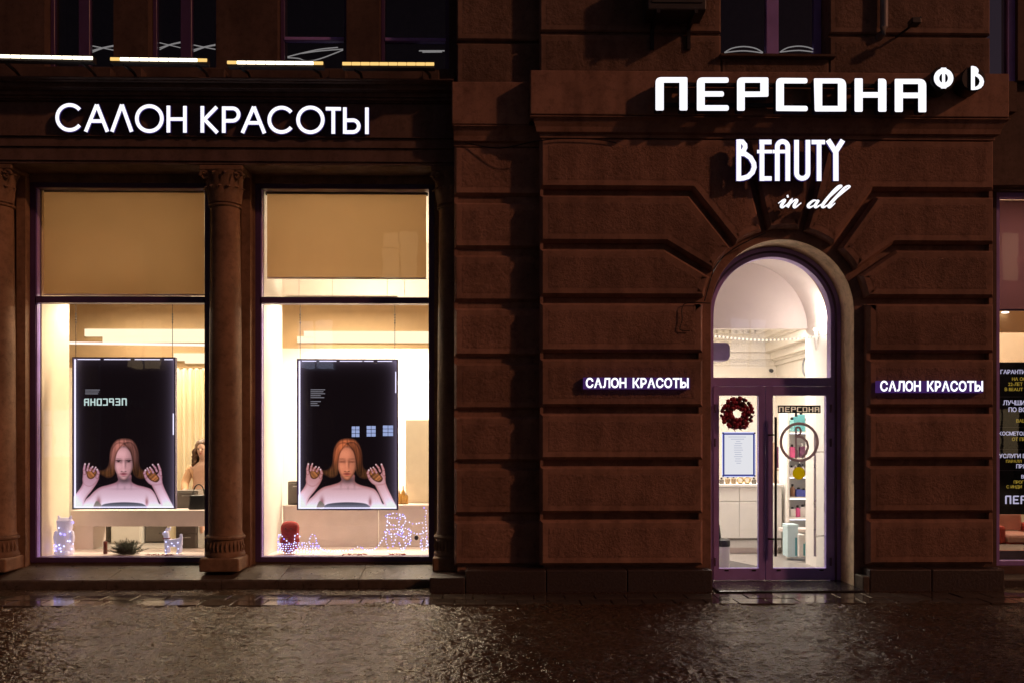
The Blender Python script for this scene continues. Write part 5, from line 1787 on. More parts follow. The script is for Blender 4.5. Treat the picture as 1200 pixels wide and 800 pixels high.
    solid([(537, 148), (562, 182), (594, 224), (610, 272), (620, 330), (630, 400), (648, 452), (672, 448), (674, 330), (660, 220), (610, 144)], hcol * 0.74, A(40, 20, 18), 16, 0.8, 4)
    over(blob(537, 150, 2.6, 34, 0.8), hairc * 0.45)
    over(hm * np.clip(blob(480, 172, 34, 34, 0.38) + blob(588, 160, 22, 28, 0.25), 0, 1) * (0.5 + 0.9 * n1(bend, 0.16, 9)), np.minimum(hairc * 1.35, 255))
    return np.clip(img, 0, 255)


def to_lin(c):
    c = c / 255.0
    return np.where(c <= 0.04045, c / 12.92, ((c + 0.055) / 1.055) ** 2.4)


M['print'] = vcol_emit('backlit_print', 1.0)
M['led_edge'] = emit('violet_white_edge_led', (0.82, 0.76, 1.0), 1.6, sample=False)
M['refl_text'] = emit('pale_cyan_reflected_sign', (0.72, 0.90, 0.88), 0.9, sample=False)
M['fine_text'] = emit('grey_fine_print', (0.30, 0.28, 0.33), 0.7, sample=False)
M['win_blue'] = emit('pale_blue_window_reflection', (0.42, 0.50, 0.85), 0.9, sample=False)
YPO = 1.28
def poster(u0, u1, v0, v1, warm, ox, oy, label):
    y = YPO
    x0, z1 = P(u0, v0, y); x1, z0 = P(u1, v1, y)
    t = thing('light_box', label, 'light box', ((x0 + x1) / 2, y, z0), 'backlit portrait posters hanging in the windows')
    fr = 0.016
    mb = MB()
    mb.box(x0 - fr, x0, y - 0.012, y + 0.05, z0 - fr, z1 + fr); mb.box(x1, x1 + fr, y - 0.012, y + 0.05, z0 - fr, z1 + fr)
    mb.box(x0, x1, y - 0.012, y + 0.05, z0 - fr, z0); mb.box(x0, x1, y - 0.012, y + 0.05, z1, z1 + fr)
    build('frame', mb, M['purple_dark'], t)
    build('back_plate', MB().box(x0, x1, y + 0.012, y + 0.048, z0, z1), M['dark_grey'], t)
    W, Hh = int((u1 - u0) * 2.6), int((v1 - v0) * 2.6)
    uu = np.linspace(u0, u1, W + 1); vv = np.linspace(v0, v1, Hh + 1)
    U, V = np.meshgrid(uu, vv)
    img = paint_portrait((U - ox) * 8, (V - oy) * 8, warm)
    # light creeping in from the lit edges of the acrylic
    eL = np.exp(-(U - u0) / 5.0); eR = np.exp(-(u1 - U) / 7.0) * 0.8; eB = np.exp(-(v1 - V) / 4.0); eT = np.exp(-(V - v0) / 6.0) * (0.3 if not warm else 0.55)
    lift = np.clip(eL + eR + eT + eB * 0.9, 0, 1)[..., None]
    img = np.clip(img + lift * np.array((105, 98, 122)), 0, 255)
    lin = to_lin(img)
    col = np.ones(U.shape + (4,)); col[..., :3] = lin
    xs = x0 + (U - u0) / (u1 - u0) * (x1 - x0); zs = z1 + (V - v0) / (v1 - v0) * (z0 - z1)
    v = np.stack([xs, np.full(U.shape, y), zs], -1).reshape(-1, 3).astype(np.float32)
    idx = np.arange(v.shape[0]).reshape(Hh + 1, W + 1)
    f = np.stack([idx[1:, :-1], idx[1:, 1:], idx[:-1, 1:], idx[:-1, :-1]], -1).reshape(-1, 4).astype(np.int32)
    me = bpy.data.meshes.new('print')
    me.vertices.add(len(v)); me.vertices.foreach_set("co", v.ravel())
    me.loops.add(f.size); me.loops.foreach_set("vertex_index", f.ravel())
    me.polygons.add(len(f)); me.polygons.foreach_set("loop_start", np.arange(0, f.size, 4, dtype=np.int32))
    me.update(calc_edges=True)
    at = me.color_attributes.new("print", 'FLOAT_COLOR', 'POINT')
    at.data.foreach_set("color", col.reshape(-1).astype(np.float32))
    me.materials.append(M['print'])
    M['print'].cycles.emission_sampling = 'NONE'
    po = bpy.data.objects.new('print', me)
    C.objects.link(po); attach(po, t)
    # lit edges
    e = 0.012
    build('edge_light', MB().box(x0 + 0.008, x0 + 0.008 + e * 1.6, y - 0.006, y - 0.001, z0 + 0.01, z1 - 0.01), M['led_edge'], t)
    build('edge_light', MB().box(x0 + 0.03, x1 - 0.01, y - 0.006, y - 0.001, z0 + 0.006, z0 + 0.006 + e), M['led_edge'], t)
    k = 0
    xx = x0 + 0.05
    rng = random.Random(3 if warm else 5)
    while xx < x1 - 0.1:
        ln = rng.uniform(0.12, 0.4)
        build('edge_light', MB().box(xx, min(xx + ln, x1 - 0.02), y - 0.006, y - 0.001, z1 - 0.018, z1 - 0.008), M['led_edge'], t)
        xx += ln + rng.uniform(0.02, 0.06)
    zz = z1 - (0.15 if warm else 0.72)
    build('edge_light', MB().box(x1 - 0.02, x1 - 0.008, y - 0.006, y - 0.001, zz - 0.28, zz), M['led_edge'], t)
    # hanging wires with turnbuckles
    for f_ in (0.02, 0.98):
        xw = x0 + (x1 - x0) * (f_ if f_ < .5 else f_)
        mb = MB(); mb.tube([(xw, y, z1 + fr), (xw, y, zt1 + 0.02)], 0.004, 5)
        build('wire', mb, M['dark_grey'], t)
        mb = MB()
        for q in range(4): mb.ball((xw, y, zt1 - 0.12 - q * 0.035), 0.012, n=6)
        build('turnbuckle', mb, M['dark_grey'], t)
    return t, (lambda u, v: (x0 + (u - u0) / (u1 - u0) * (x1 - x0), z1 + (v - v0) / (v1 - v0) * (z0 - z1)))
t, _ = poster(86.5, 204.5, 419.5, 594.5, False, 78, 500, 'backlit poster of a woman with a reflected sign painted as lettering above her, left window')
# sign reflected in the glass, painted as glowing mirrored letters on the print
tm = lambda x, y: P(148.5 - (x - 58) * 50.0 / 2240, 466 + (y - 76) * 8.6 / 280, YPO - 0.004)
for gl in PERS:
    letters_from_curve('letter', [rounded(o, 3) for o in gl], 0.002, YPO - 0.004, [M['refl_text']], t, tm)
for q in range(3):
    build('text_line', MB().box(P(100, 0, YPO)[0], P(117 - q, 0, YPO)[0], YPO - 0.004, YPO - 0.002, PZ(457.4 + q * 2.2, YPO), PZ(456.4 + q * 2.2, YPO)), M['fine_text'], t)
t, _ = poster(349.5, 465, 421.5, 595.5, True, 340 - 0.3, 500, 'backlit poster of a woman with closed eyes and a small text block, right window')
for q in range(9):
    wd = (17, 15, 17, 12, 16, 0.1, 12, 8, 10)[q]
    build('text_line', MB().box(P(364, 0, YPO)[0], P(364 + wd, 0, YPO)[0], YPO - 0.004, YPO - 0.002, PZ(456.8 + q * 2.3, YPO), PZ(455.8 + q * 2.3, YPO)), M['fine_text'], t)
for (a, b) in ((412, 421.5), (429.5, 440.5), (448.5, 461)):  # windows reflected in the glass, painted as glowing squares on the print
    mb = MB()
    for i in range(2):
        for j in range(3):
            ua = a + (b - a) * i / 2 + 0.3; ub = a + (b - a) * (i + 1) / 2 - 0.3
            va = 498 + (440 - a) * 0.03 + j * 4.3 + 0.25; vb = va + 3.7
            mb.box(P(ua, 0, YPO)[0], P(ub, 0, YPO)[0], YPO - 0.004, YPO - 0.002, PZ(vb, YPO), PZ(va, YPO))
    build('reflected_window', mb, M['win_blue'], t)

# ------------------------------------------------------------------ window decorations
ZPD = zb + 0.0505                      # podium top
M['ice'] = mat('frosted_acrylic', (0.62, 0.56, 0.66), 0.35, var=0.1, vscale=40, bump=0.6, bscale=60)
_pb = [n for n in M['ice'].node_tree.nodes if n.type == 'BSDF_PRINCIPLED'][0]
_pb.inputs['Emission Color'].default_value = (0.80, 0.70, 0.95, 1); _pb.inputs['Emission Strength'].default_value = 0.28
M['ice'].cycles.emission_sampling = 'NONE'
M['bulb'] = emit('cold_white_bulb', (0.55, 0.58, 1.0), 3.2, sample=False)
M['bulb_v'] = emit('violet_bulb', (0.30, 0.25, 1.0), 3.0, sample=False)
M['clear_wire'] = mat('clear_lamp_wire', (0.6, 0.58, 0.66), 0.3)

# light-up owl-like figure at the left
y = 1.25
ox, _ = P(76, 640, y)
zoff = ZPD
t = thing('light_up_figure', 'upright frosted light-up figure with violet bulbs at the far left of the display', 'figurine', (ox, y, ZPD))
hgt = PZ(604, y) - ZPD
mb = MB()
mb.lathe([(0.10, 0), (0.115, 0.03), (0.105, hgt * 0.3), (0.10, hgt * 0.5), (0.085, hgt * 0.62), (0.095, hgt * 0.75), (0.10, hgt * 0.9), (0.06, hgt * 0.97), (0.0, hgt * 0.98)], ox, y, 20, cz=ZPD)
for s_ in (-1, 1):
    mb.tube([(ox + s_ * 0.06, y, ZPD + hgt * 0.9), (ox + s_ * 0.085, y, ZPD + hgt * 1.03)], [0.035, 0.008], 8)
    mb.ball((ox + s_ * 0.105, y - 0.02, ZPD + hgt * 0.45), 0.05, sc=(0.6, 0.8, 2.0))
    mb.ball((ox + s_ * 0.06, y - 0.07, ZPD + 0.03), 0.045, sc=(1, 1.3, 0.7))
build('body', mb, M['ice'], t, smooth=True)
rng = random.Random(11)
for q in range(24):
    a = rng.uniform(math.pi * 1.05, math.pi * 1.95); hq = rng.uniform(0.06, 0.85) if q > 8 else rng.uniform(0.03, 0.3)
    build('bulb', MB().ball((ox + 0.118 * math.cos(a), y + 0.118 * math.sin(a), ZPD + hgt * hq), 0.010 if q % 3 else 0.014, n=6), M['bulb_v'] if q % 3 == 0 else M['bulb'], t)

# candle
cx, _ = P(123.5, 640, 1.3)
t = thing('candle', 'dark red pillar candle beside the evergreen bunch', 'candle', (cx, 1.3, ZPD))
M['maroon'] = mat('maroon_wax', (0.16, 0.035, 0.03), 0.45)
hc = PZ(633, 1.3) - ZPD
build('wax', MB().lathe([(0.024, 0), (0.026, 0.01), (0.025, hc), (0.020, hc + 0.006), (0.0, hc)], cx, 1.3, 18, cz=ZPD), M['maroon'], t, smooth=True)
build('wick', MB().tube([(cx, 1.3, ZPD + hc), (cx + 0.004, 1.3, ZPD + hc + 0.02)], 0.003, 5), M['black'], t)

# evergreen bunch: many needles
ex, _ = P(150, 645, 1.22)
t = thing('evergreen_bunch', 'bushy dark green evergreen bunch on the left window podium', 'evergreen bunch', (ex, 1.22, ZPD))
M['needle'] = mat('dark_green_needle', (0.030, 0.045, 0.016), 0.6, var=0.5, vscale=25)
mb = MB()
tw = MB()
for q in range(170):
    a = rng.uniform(0, math.pi); el = rng.uniform(0.05, 1.45)
    ln = rng.uniform(0.12, 0.225) * (1 - 0.18 * el)
    d = Vector((math.cos(a) * math.cos(el), rng.uniform(-0.5, 0.5), math.sin(el))).normalized()
    p0 = Vector((ex + rng.uniform(-0.06, 0.06), 1.22 + rng.uniform(-0.05, 0.05), ZPD + 0.012))
    p1 = p0 + d * ln * 1.05
    tw.tube([p0, p1], [0.004, 0.002], 4)
    for k in range(44):
        f_ = rng.uniform(0.15, 1.0)
        c = p0 + (p1 - p0) * f_
        n_ = (d * 0.6 + Vector((rng.uniform(-1, 1), rng.uniform(-1, 1), rng.uniform(-1, 1)))).normalized() * rng.uniform(0.022, 0.04)
        s_ = n_.cross(d).normalized() * 0.0022
        mb.add([c - s_, c + s_, c + n_], [(0, 1, 2)])
nd = build('needles', mb, M['needle'], t, normals=False)
nd['kind'] = 'stuff'
build('twigs', tw, M['taupe'], t)['kind'] = 'stuff'

# light-up dog
dx, _ = P(203, 645, 1.22)
t = thing('light_up_dog', 'small frosted light-up dog figure standing at the right of the left window', 'figurine', (dx, 1.22, ZPD))
dj = lambda x, z, r, yy=0.0: ((dx + x, 1.22 + yy, ZPD + z), r)
bd = skin_body('body', [dj(0.0, 0.145, 0.05), dj(-0.07, 0.155, 0.05), dj(0.075, 0.15, 0.052), dj(-0.09, 0.235, 0.036), dj(-0.085, 0.285, 0.055), dj(-0.145, 0.275, 0.026), dj(0.105, 0.225, 0.02), dj(0.10, 0.27, 0.02),
                      dj(-0.075, 0.07, 0.024, -0.03), dj(-0.078, 0.012, 0.026, -0.032), dj(-0.07, 0.07, 0.024, 0.03), dj(-0.074, 0.012, 0.026, 0.032), dj(0.085, 0.075, 0.024, -0.03), dj(0.07, 0.012, 0.026, -0.032), dj(0.085, 0.075, 0.024, 0.03), dj(0.074, 0.012, 0.026, 0.032)],
               [(0, 1), (0, 2), (1, 3), (3, 4), (4, 5), (2, 6), (6, 7), (1, 8), (8, 9), (1, 10), (10, 11), (2, 12), (12, 13), (2, 14), (14, 15)], M['ice'], t)
mb = MB()
for s_ in (-1, 1):
    mb.tube([(dx - 0.07, 1.22 + s_ * 0.035, ZPD + 0.32), (dx - 0.055, 1.22 + s_ * 0.06, ZPD + 0.355)], [0.022, 0.006], 7)
build('ears', mb, M['ice'], t, smooth='all')
build('nose', MB().ball((dx - 0.172, 1.22, ZPD + 0.28), 0.012), M['black'], t, smooth='all')
build('collar', MB().tube([(dx - 0.088 + 0.042 * math.cos(R(q * 30)), 1.22 + 0.042 * math.sin(R(q * 30)), ZPD + 0.21) for q in range(12)], 0.008, 6, closed=True), M['red'], t, smooth='all')
for (a, b) in ((-0.09, 0.30), (-0.075, 0.17), (-0.08, 0.06), (0.0, 0.15), (0.08, 0.16), (0.085, 0.08), (-0.05, 0.11), (0.03, 0.12), (-0.075, 0.02), (0.07, 0.02)):
    build('bulb', MB().ball((dx + a, 1.22 - 0.052, ZPD + b), 0.008, n=6), M['bulb'], t)

# red plush toy with light string
rx, _ = P(340, 630, 1.3)
t = thing('plush_toy', 'dark red plush bear sitting at the left of the right window', 'plush toy', (rx, 1.3, ZPD))
rj = lambda x, z, r, yy=0.0: ((rx + x, 1.3 + yy, ZPD + z), r)
skin_body('body', [rj(0, 0.09, (0.13, 0.11)), rj(0, 0.19, (0.085, 0.08)), rj(0, 0.29, (0.125, 0.11)), rj(0, 0.36, (0.095, 0.08)), rj(-0.10, 0.40, 0.038), rj(0.10, 0.40, 0.038), rj(-0.13, 0.16, 0.038, -0.05), rj(0.13, 0.16, 0.038, -0.05), rj(-0.09, 0.06, 0.052, -0.12), rj(0.09, 0.06, 0.052, -0.12)],
          [(0, 1), (1, 2), (2, 3), (3, 4), (3, 5), (1, 6), (1, 7), (0, 8), (0, 9)], M['red'], t)
mb = MB()
for s_ in (-1, 1): mb.ball((rx + s_ * 0.035, 1.3 - 0.10, ZPD + 0.335), 0.010, n=6)
build('eyes', mb, M['black'], t)
build('button', MB().ball((rx - 0.02, 1.3 - 0.098, ZPD + 0.20), 0.013, n=6), M['gold'], t)

def light_string(name, label, paths, loc, group='light decorations in the right window', step=0.036, r=0.0085, wire=0.002):
    t = thing(name, label, 'string lights', loc, group)
    bm_, wm = MB(), MB()
    rg = random.Random(len(label))
    for pts in paths:
        q = [Vector(p) for p in sm(pts, 8)]
        wm.tube(q, wire, 4)
        acc = 0
        for a, b in zip(q[:-1], q[1:]):
            L_ = (b - a).length
            while acc < L_:
                p = a + (b - a) * (acc / L_)
                bm_.ball(p + Vector((rg.uniform(-.004, .004), rg.uniform(-.008, .004), rg.uniform(-.004, .004))), r * rg.uniform(0.7, 1.15), m=0 if rg.random() < 0.8 else 1, n=5)
                acc += step * rg.uniform(0.8, 1.25)
            acc -= L_
    build('wire', wm, M['clear_wire'], t)
    o = build('bulbs', bm_, [M['bulb'], M['bulb_v']], t, smooth='all', normals=False)
    o['kind'] = 'stuff'
    return t
def wp(u, v, y): return (P(u, v, y)[0], y, max(P(u, v, y)[1], ZPD + 0.006))
# heap round the toy
heap = []
for k in range(5):
    v = 646 - k * 2.6
    heap.append([wp(326, v, 1.12 + .03 * k), wp(338, v + 1.5, 1.10 + .02 * k), wp(352, v - .5, 1.12), wp(362, v + 1, 1.14), wp(374, v + 0.5, 1.18)])
heap.append([wp(328, 640, 1.15), wp(326, 630, 1.17), wp(328, 625, 1.17), wp(333, 631, 1.15), wp(341, 637, 1.14)])
heap.append([wp(345, 634, 1.14), wp(346, 627, 1.14), wp(349, 625, 1.14), wp(352, 629, 1.14)])
heap.append([wp(362, 634, 1.18), wp(365, 626, 1.18), wp(369, 627, 1.18), wp(371, 634, 1.18), wp(375, 641, 1.16), wp(385, 646, 1.12)])
light_string('light_heap', 'coiled heap of cold white string lights around the red plush bear', heap, wp(348, 648, 1.15))
light_string('light_string', 'single strand of cold white lights trailing along the right window podium', [[wp(376, 643, 1.12), wp(388, 645, 1.10), wp(402, 644.5, 1.12), wp(412, 643.5, 1.10), wp(420, 640, 1.12), wp(428, 643, 1.12), wp(438, 643, 1.14), wp(446, 635, 1.16), wp(450, 628, 1.18)]], wp(410, 648, 1.12))
# wire sleigh and reindeer made of light strands
def loop3(cx, cy, rx_, rz_, yy, a0=0, a1=360, n=12, ry_=0.0):
    return [(PX(cx, yy) + rx_ * math.cos(R(a0 + (a1 - a0) * i / n)), yy + ry_ * math.sin(R(a0 + (a1 - a0) * i / n)), max(ZPD + 0.006, PZ(cy, yy) + rz_ * math.sin(R(a0 + (a1 - a0) * i / n)))) for i in range(n + 1)]
deer = [
    loop3(463, 603.5, 0.12, 0.025, 1.2, n=14, ry_=0.05),
    [wp(468, 603, 1.18), wp(474, 606, 1.18), wp(475, 612, 1.18), wp(470, 617, 1.18), wp(473, 621, 1.18)],
    [wp(469, 608, 1.22), wp(467, 613, 1.22), wp(471, 618, 1.22)],
    [wp(454, 609, 1.2), wp(458, 614, 1.2), wp(467, 616, 1.2)],
    loop3(462, 622, 0.12, 0.03, 1.2, n=14, ry_=0.05),
    loop3(474, 623, 0.09, 0.05, 1.2, n=12, ry_=0.05),
    [wp(454, 611, 1.2), wp(453, 622, 1.2), wp(452, 632, 1.2), wp(454, 640, 1.2), wp(455, 646, 1.2)],
    [wp(456, 622, 1.18), wp(459, 630, 1.18), wp(460, 638, 1.18)],
    [wp(464, 625, 1.16), wp(463, 633, 1.16), wp(460, 641, 1.16)],
    [wp(470, 622, 1.16), wp(473, 631, 1.16), wp(476, 640, 1.16), wp(471, 643, 1.16), wp(468, 635, 1.16)],
    [wp(478, 620, 1.16), wp(481, 630, 1.16), wp(480, 640, 1.16)],
    [wp(474, 628, 1.2), wp(480, 634, 1.2), wp(474, 640, 1.2), wp(470, 646, 1.2)],
    [wp(480, 611, 1.2), wp(485, 613, 1.2), wp(491, 612.5, 1.2), wp(497, 612, 1.2)],
]
light_string('light_up_reindeer', 'wire-frame reindeer outlined in cold white lights, right of the plush bear', deer, wp(467, 648, 1.2), step=0.038)
sleigh = [
    [wp(497, 594, 1.2), wp(500, 599, 1.2), wp(498, 606, 1.2), wp(499, 612, 1.2), wp(500, 622, 1.2), wp(500, 634, 1.2), wp(499, 645, 1.2)],
    [wp(482, 622, 1.18), wp(488, 625, 1.18), wp(495, 624, 1.18), wp(500, 621, 1.18)],
    [wp(496, 618, 1.22), wp(494, 630, 1.22), wp(495, 643, 1.22)],
    loop3(497, 637, 0.05, 0.08, 1.2, n=12),
]
light_string('light_up_sleigh', 'wire-frame sleigh outlined in cold white lights at the right frame edge', sleigh, wp(497, 648, 1.2), step=0.038)
mb = MB(); mb.ball(wp(488, 629.5, 1.16), 0.03, sc=(1, 0.7, 1.1))
tag(build('gift_pouch', mb, M['dark_grey'], smooth='all'), 'small dark pouch hanging between reindeer and sleigh lights', 'pouch')
# scattered red tinsel on the podia
def tinsel(us, v, label):
    mb = MB()
    rg = random.Random(int(us[0]))
    for q in range(60):
        u = rg.uniform(*us); vv = v + rg.uniform(-1.2, 1.0)
        p = Vector(wp(u, vv, 1.12 + rg.uniform(-0.05, 0.08)))
        p.z = ZPD + 0.004
        d = Vector((rg.uniform(-1, 1), rg.uniform(-.6, .6), rg.uniform(0, .4))) * 0.03
        mb.tube([p, p + d], 0.003, 4)
    tag(build('tinsel', mb, M['red']), label, 'tinsel')
tinsel((171, 203), 647, 'red tinsel scattered by the light-up dog')
tinsel((400, 428), 647.5, 'red tinsel scattered along the middle of the right podium')
tinsel((457, 475), 646, 'red tinsel scattered under the light reindeer')

# ------------------------------------------------------------------ vestibule behind the door
M['vault'] = mat('pale_vault_paint', (0.84, 0.75, 0.70), 0.7, var=0.03)
VY0, VY1 = YD + 0.14, 2.0
VR = AR + 0.10
# barrel vault shell
mb = MB()
ringed(mb, VR, VR + 0.08, VY0, VY1, 180, 0, 40)
S_('vestibule_vault', mb, M['vault'])
zlun = PZ(386, VY1, 905)
for s_ in (-1, 1):
    S_('vestibule_wall', MB().box(AX + s_ * VR, AX + s_ * (VR + 0.08), VY0, VY1, 0.0, AZ), 'white')
# lunette at the back of the vault
pl = [p for p in arch_pts(VR - 0.001, 180, 0, 40) if p[1] > zlun]
ang = math.degrees(math.asin(min(1, max(-1, (zlun - AZ) / VR))))
pl = arch_pts(VR - 0.001, 180 - ang, ang, 36)
S_('lunette_wall', MB().prism(pl, VY1 - 0.08, VY1), M['vault'])
# salon hall beyond
HYB = 5.5
hxr = PX(910, HYB)
zcor0 = PZ(428, HYB, 870)
zceil = zcor0 + 0.62
hxl = 0.9
S_('hall_floor', MB().box(hxl, hxr + 0.1, VY0 - 0.1, HYB, -0.10, 0.005), 'floor')
S_('hall_back_wall', MB().box(hxl, hxr + 0.1, HYB, HYB + 0.1, 0.0, zceil), 'hall_paint')
S_('hall_side_wall', MB().box(hxr, hxr + 0.1, VY1 + 0.02, HYB - 0.001, 0.0, zceil), 'hall_paint')
S_('hall_side_wall', MB().box(hxl - 0.1, hxl, VY1 + 0.02, HYB, 0.0, zceil), 'hall_paint')
S_('hall_front_wall', MB().box(hxl, AX - VR - 0.081, VY1 - 0.1, VY1 + 0.019, 0.0, zceil).box(AX + VR + 0.081, hxr, VY1 - 0.1, VY1 + 0.019, 0.0, zceil).box(AX - VR - 0.08, AX + VR + 0.08, VY1 + 0.001, VY1 + 0.06, zlun, zceil + 0.3), 'hall_paint')
S_('hall_ceiling', MB().box(hxl, hxr + 0.1, VY1 + 0.061, HYB, zceil, zceil + 0.1), 'white')
# stepped ornamental cornice on back and right walls
corn = MB()
steps = [(0.05, 0.0, 0.07), (0.10, 0.0705, 0.10), (0.16, 0.1005, 0.22), (0.30, 0.2205, 0.38), (0.36, 0.3805, 0.42), (0.46, 0.4205, 0.50), (0.55, 0.5005, 0.61)]
for d, a, b in steps:
    corn.box(hxl + 0.01, hxr - 0.001, HYB - d, HYB - 0.001, zcor0 + a, zcor0 + b)
    corn.box(hxr - d, hxr - 0.001, VY1 + 0.07, HYB - d - 0.001, zcor0 + a, zcor0 + b)
co_ = struct(build('hall_cornice', corn, M['ornament']))
for q in range(34):
    x = hxl + 0.1 + q * 0.115
    build('dentil', MB().box(x, x + 0.06, HYB - 0.60, HYB - 0.551, zcor0 + 0.505, zcor0 + 0.60), M['ornament'], co_)
# hall light
panel_lamp(2.3, 2.72, zceil, 1.2, 1.0, 130, 'ceiling panel lamp in the hall behind the door', (1.0, 0.90, 0.82))
panel_lamp(3.9, 2.62, zceil, 0.8, 0.9, 80, 'ceiling panel lamp above the product shelves', (1.0, 0.91, 0.84))

# sconce that throws light up the vault
sx, sz = P(965, 392, 1.5)
sx = AX + VR - 0.06
sy = 1.45
sz = PZ(396, sy, 965)
t = thing('wall_sconce', 'slim tapering wall sconce glowing up the vault above the door', 'wall lamp', (sx, sy, sz))
build('shade', MB().lathe([(0.008, -0.16), (0.02, -0.05), (0.036, 0.08), (0.038, 0.10)], sx, sy, 20, cz=sz), M['white'], t, smooth=True)
build('glowing_cup', MB().ball((sx, sy, sz + 0.115), 0.036, n=12, sc=(1, 1, 0.6)), emit('sconce_glow', (1.0, 0.92, 0.86), 6.0), t, smooth='all')
pl_ = bpy.data.lights.new('sconce_light', 'POINT'); pl_.energy = 15; pl_.color = (1.0, 0.86, 0.78); pl_.shadow_soft_size = 0.06
po_ = bpy.data.objects.new('sconce_light', pl_); C.objects.link(po_); po_.location = (sx - 0.05, sy - 0.15, sz + 0.26); attach(po_, t)
# bead garland under the lunette
gx0, gx1 = PX(834, 1.2), PX(972, 1.2)
t = thing('bead_garland', 'warm white bead garland slung across the arch fanlight', 'light garland', ((gx0 + gx1) / 2, 1.2, PZ(396, 1.2, 905)))
mb, wm = MB(), MB()
pts = []
for q in range(61):
    s_ = q / 60
    v = 393.5 + 5.0 * math.sin(math.pi * min(1, s_ * 1.05)) - 0.2 * s_
    pts.append((gx0 + (gx1 - gx0) * s_, 1.2, PZ(v, 1.2, 834 + 138 * s_)))
wm.tube(pts, 0.004, 4)
for p in pts[::2]: mb.ball(p, 0.016, n=6)
build('wire', wm, M['clear_wire'], t)
build('beads', mb, emit('warm_bead', (1.0, 0.86, 0.70), 1.6, sample=False), t, smooth='all')['kind'] = 'stuff'
# grey speaker at the left of the fanlight
kx, kz = P(848, 412, 1.25)
t = thing('wall_speaker', 'grey rounded speaker box at the left edge of the fanlight', 'speaker', (kx, 1.25, kz))
x0, x1, z0, z1 = PX(822, 1.25), PX(853.5, 1.25), PZ(422.5, 1.25), PZ(401.5, 1.25)
mb = MB(); mb.prism(rounded([(x0, z0, 0.06), (x1 - 0.03, z0, 0.03), (x1, z0 + 0.05, 0.05), (x1, z1 - 0.05, 0.05), (x1 - 0.03, z1, 0.03), (x0, z1, 0.06)]), 1.16, 1.36)
M['lilac_grey'] = mat('lilac_grey_plastic', (0.55, 0.48, 0.62), 0.5)
build('casing', mb, M['lilac_grey'], t, bevel=0.01)
build('bracket', MB().tube([(x0 + 0.1, 1.26, z1), (x0 + 0.1, 1.26, z1 + 0.05), (AX - VR + 0.005, 1.26, z1 + 0.05)], 0.012, 6), M['steel'], t)
# clock on the right wall
yc_ = HYB - 1.55
zc_ = PZ(429, yc_, 940)
t = thing('wall_clock', 'small round white clock high on the right hall wall', 'clock', (hxr, yc_, zc_))
ring = [(hxr - 0.02, yc_ + 0.15 * math.cos(R(q * 15)), zc_ + 0.15 * math.sin(R(q * 15))) for q in range(24)]
build('rim', MB().tube(ring, 0.018, 6, closed=True), M['grey'], t, smooth='all')
mb = MB(); mb.prism([(b, c) for a, b, c in ring], hxr - 0.012, hxr - 0.002, axis='x'); build('dial', mb, M['white'], t)
build('hand', MB().box(hxr - 0.016, hxr - 0.013, yc_ - 0.005, yc_ + 0.005, zc_, zc_ + 0.10).box(hxr - 0.016, hxr - 0.013, yc_ - 0.07, yc_, zc_ - 0.004, zc_ + 0.004), M['black'], t)
# security camera by the cornice corner
qx, qz = P(905, 433, HYB - 0.2)
t = thing('security_camera', 'tiny dark camera under the cornice in the hall corner', 'camera', (qx, HYB, qz))
build('mount', MB().tube([(qx, HYB - 0.001, qz + 0.02), (qx, HYB - 0.15, qz)], 0.012, 6), M['white'], t)
build('head', MB().tube([(qx, HYB - 0.12, qz), (qx - 0.03, HYB - 0.26, qz - 0.02)], 0.035, 10), M['dark_grey'], t, smooth=True)

# reception counter behind the left leaf
cy_ = 3.0
c0, c1 = PX(836, cy_), PX(897, cy_)
ctop, cbot = PZ(567, cy_, 868), PZ(630, cy_, 868)
t = thing('reception_counter', 'white panelled reception counter behind the left door leaf', 'counter', ((c0 + c1) / 2, cy_, 0.005))
build('carcass', MB().box(c0 - 0.3, c1 + 0.25, cy_ + 0.02, cy_ + 0.6, 0.10, ctop - 0.04), M['white'], t)
build('kick', MB().box(c0 - 0.28, c1 + 0.22, cy_ + 0.08, cy_ + 0.55, 0.006, 0.099), M['laminate'], t)
zj = PZ(587, cy_, 868)
for (a, b) in ((cbot, zj - 0.004), (zj + 0.004, ctop - 0.042)):
    for (xa_, xb_) in ((c0 - 0.3, (c0 + c1) / 2 - 0.003), ((c0 + c1) / 2 + 0.003, c1 + 0.25)):
        build('panel', MB().box(xa_, xb_, cy_, cy_ + 0.019, a, b), M['white'], t, bevel=0.004)
build('strip', MB().box(c0 - 0.3, c1 + 0.25, cy_ - 0.004, cy_ + 0.015, cbot - 0.03, cbot - 0.002), M['taupe'], t)
build('worktop', MB().box(c0 - 0.32, c1 + 0.27, cy_ - 0.02, cy_ + 0.62, ctop - 0.04, ctop), M['white'], t, bevel=0.006)
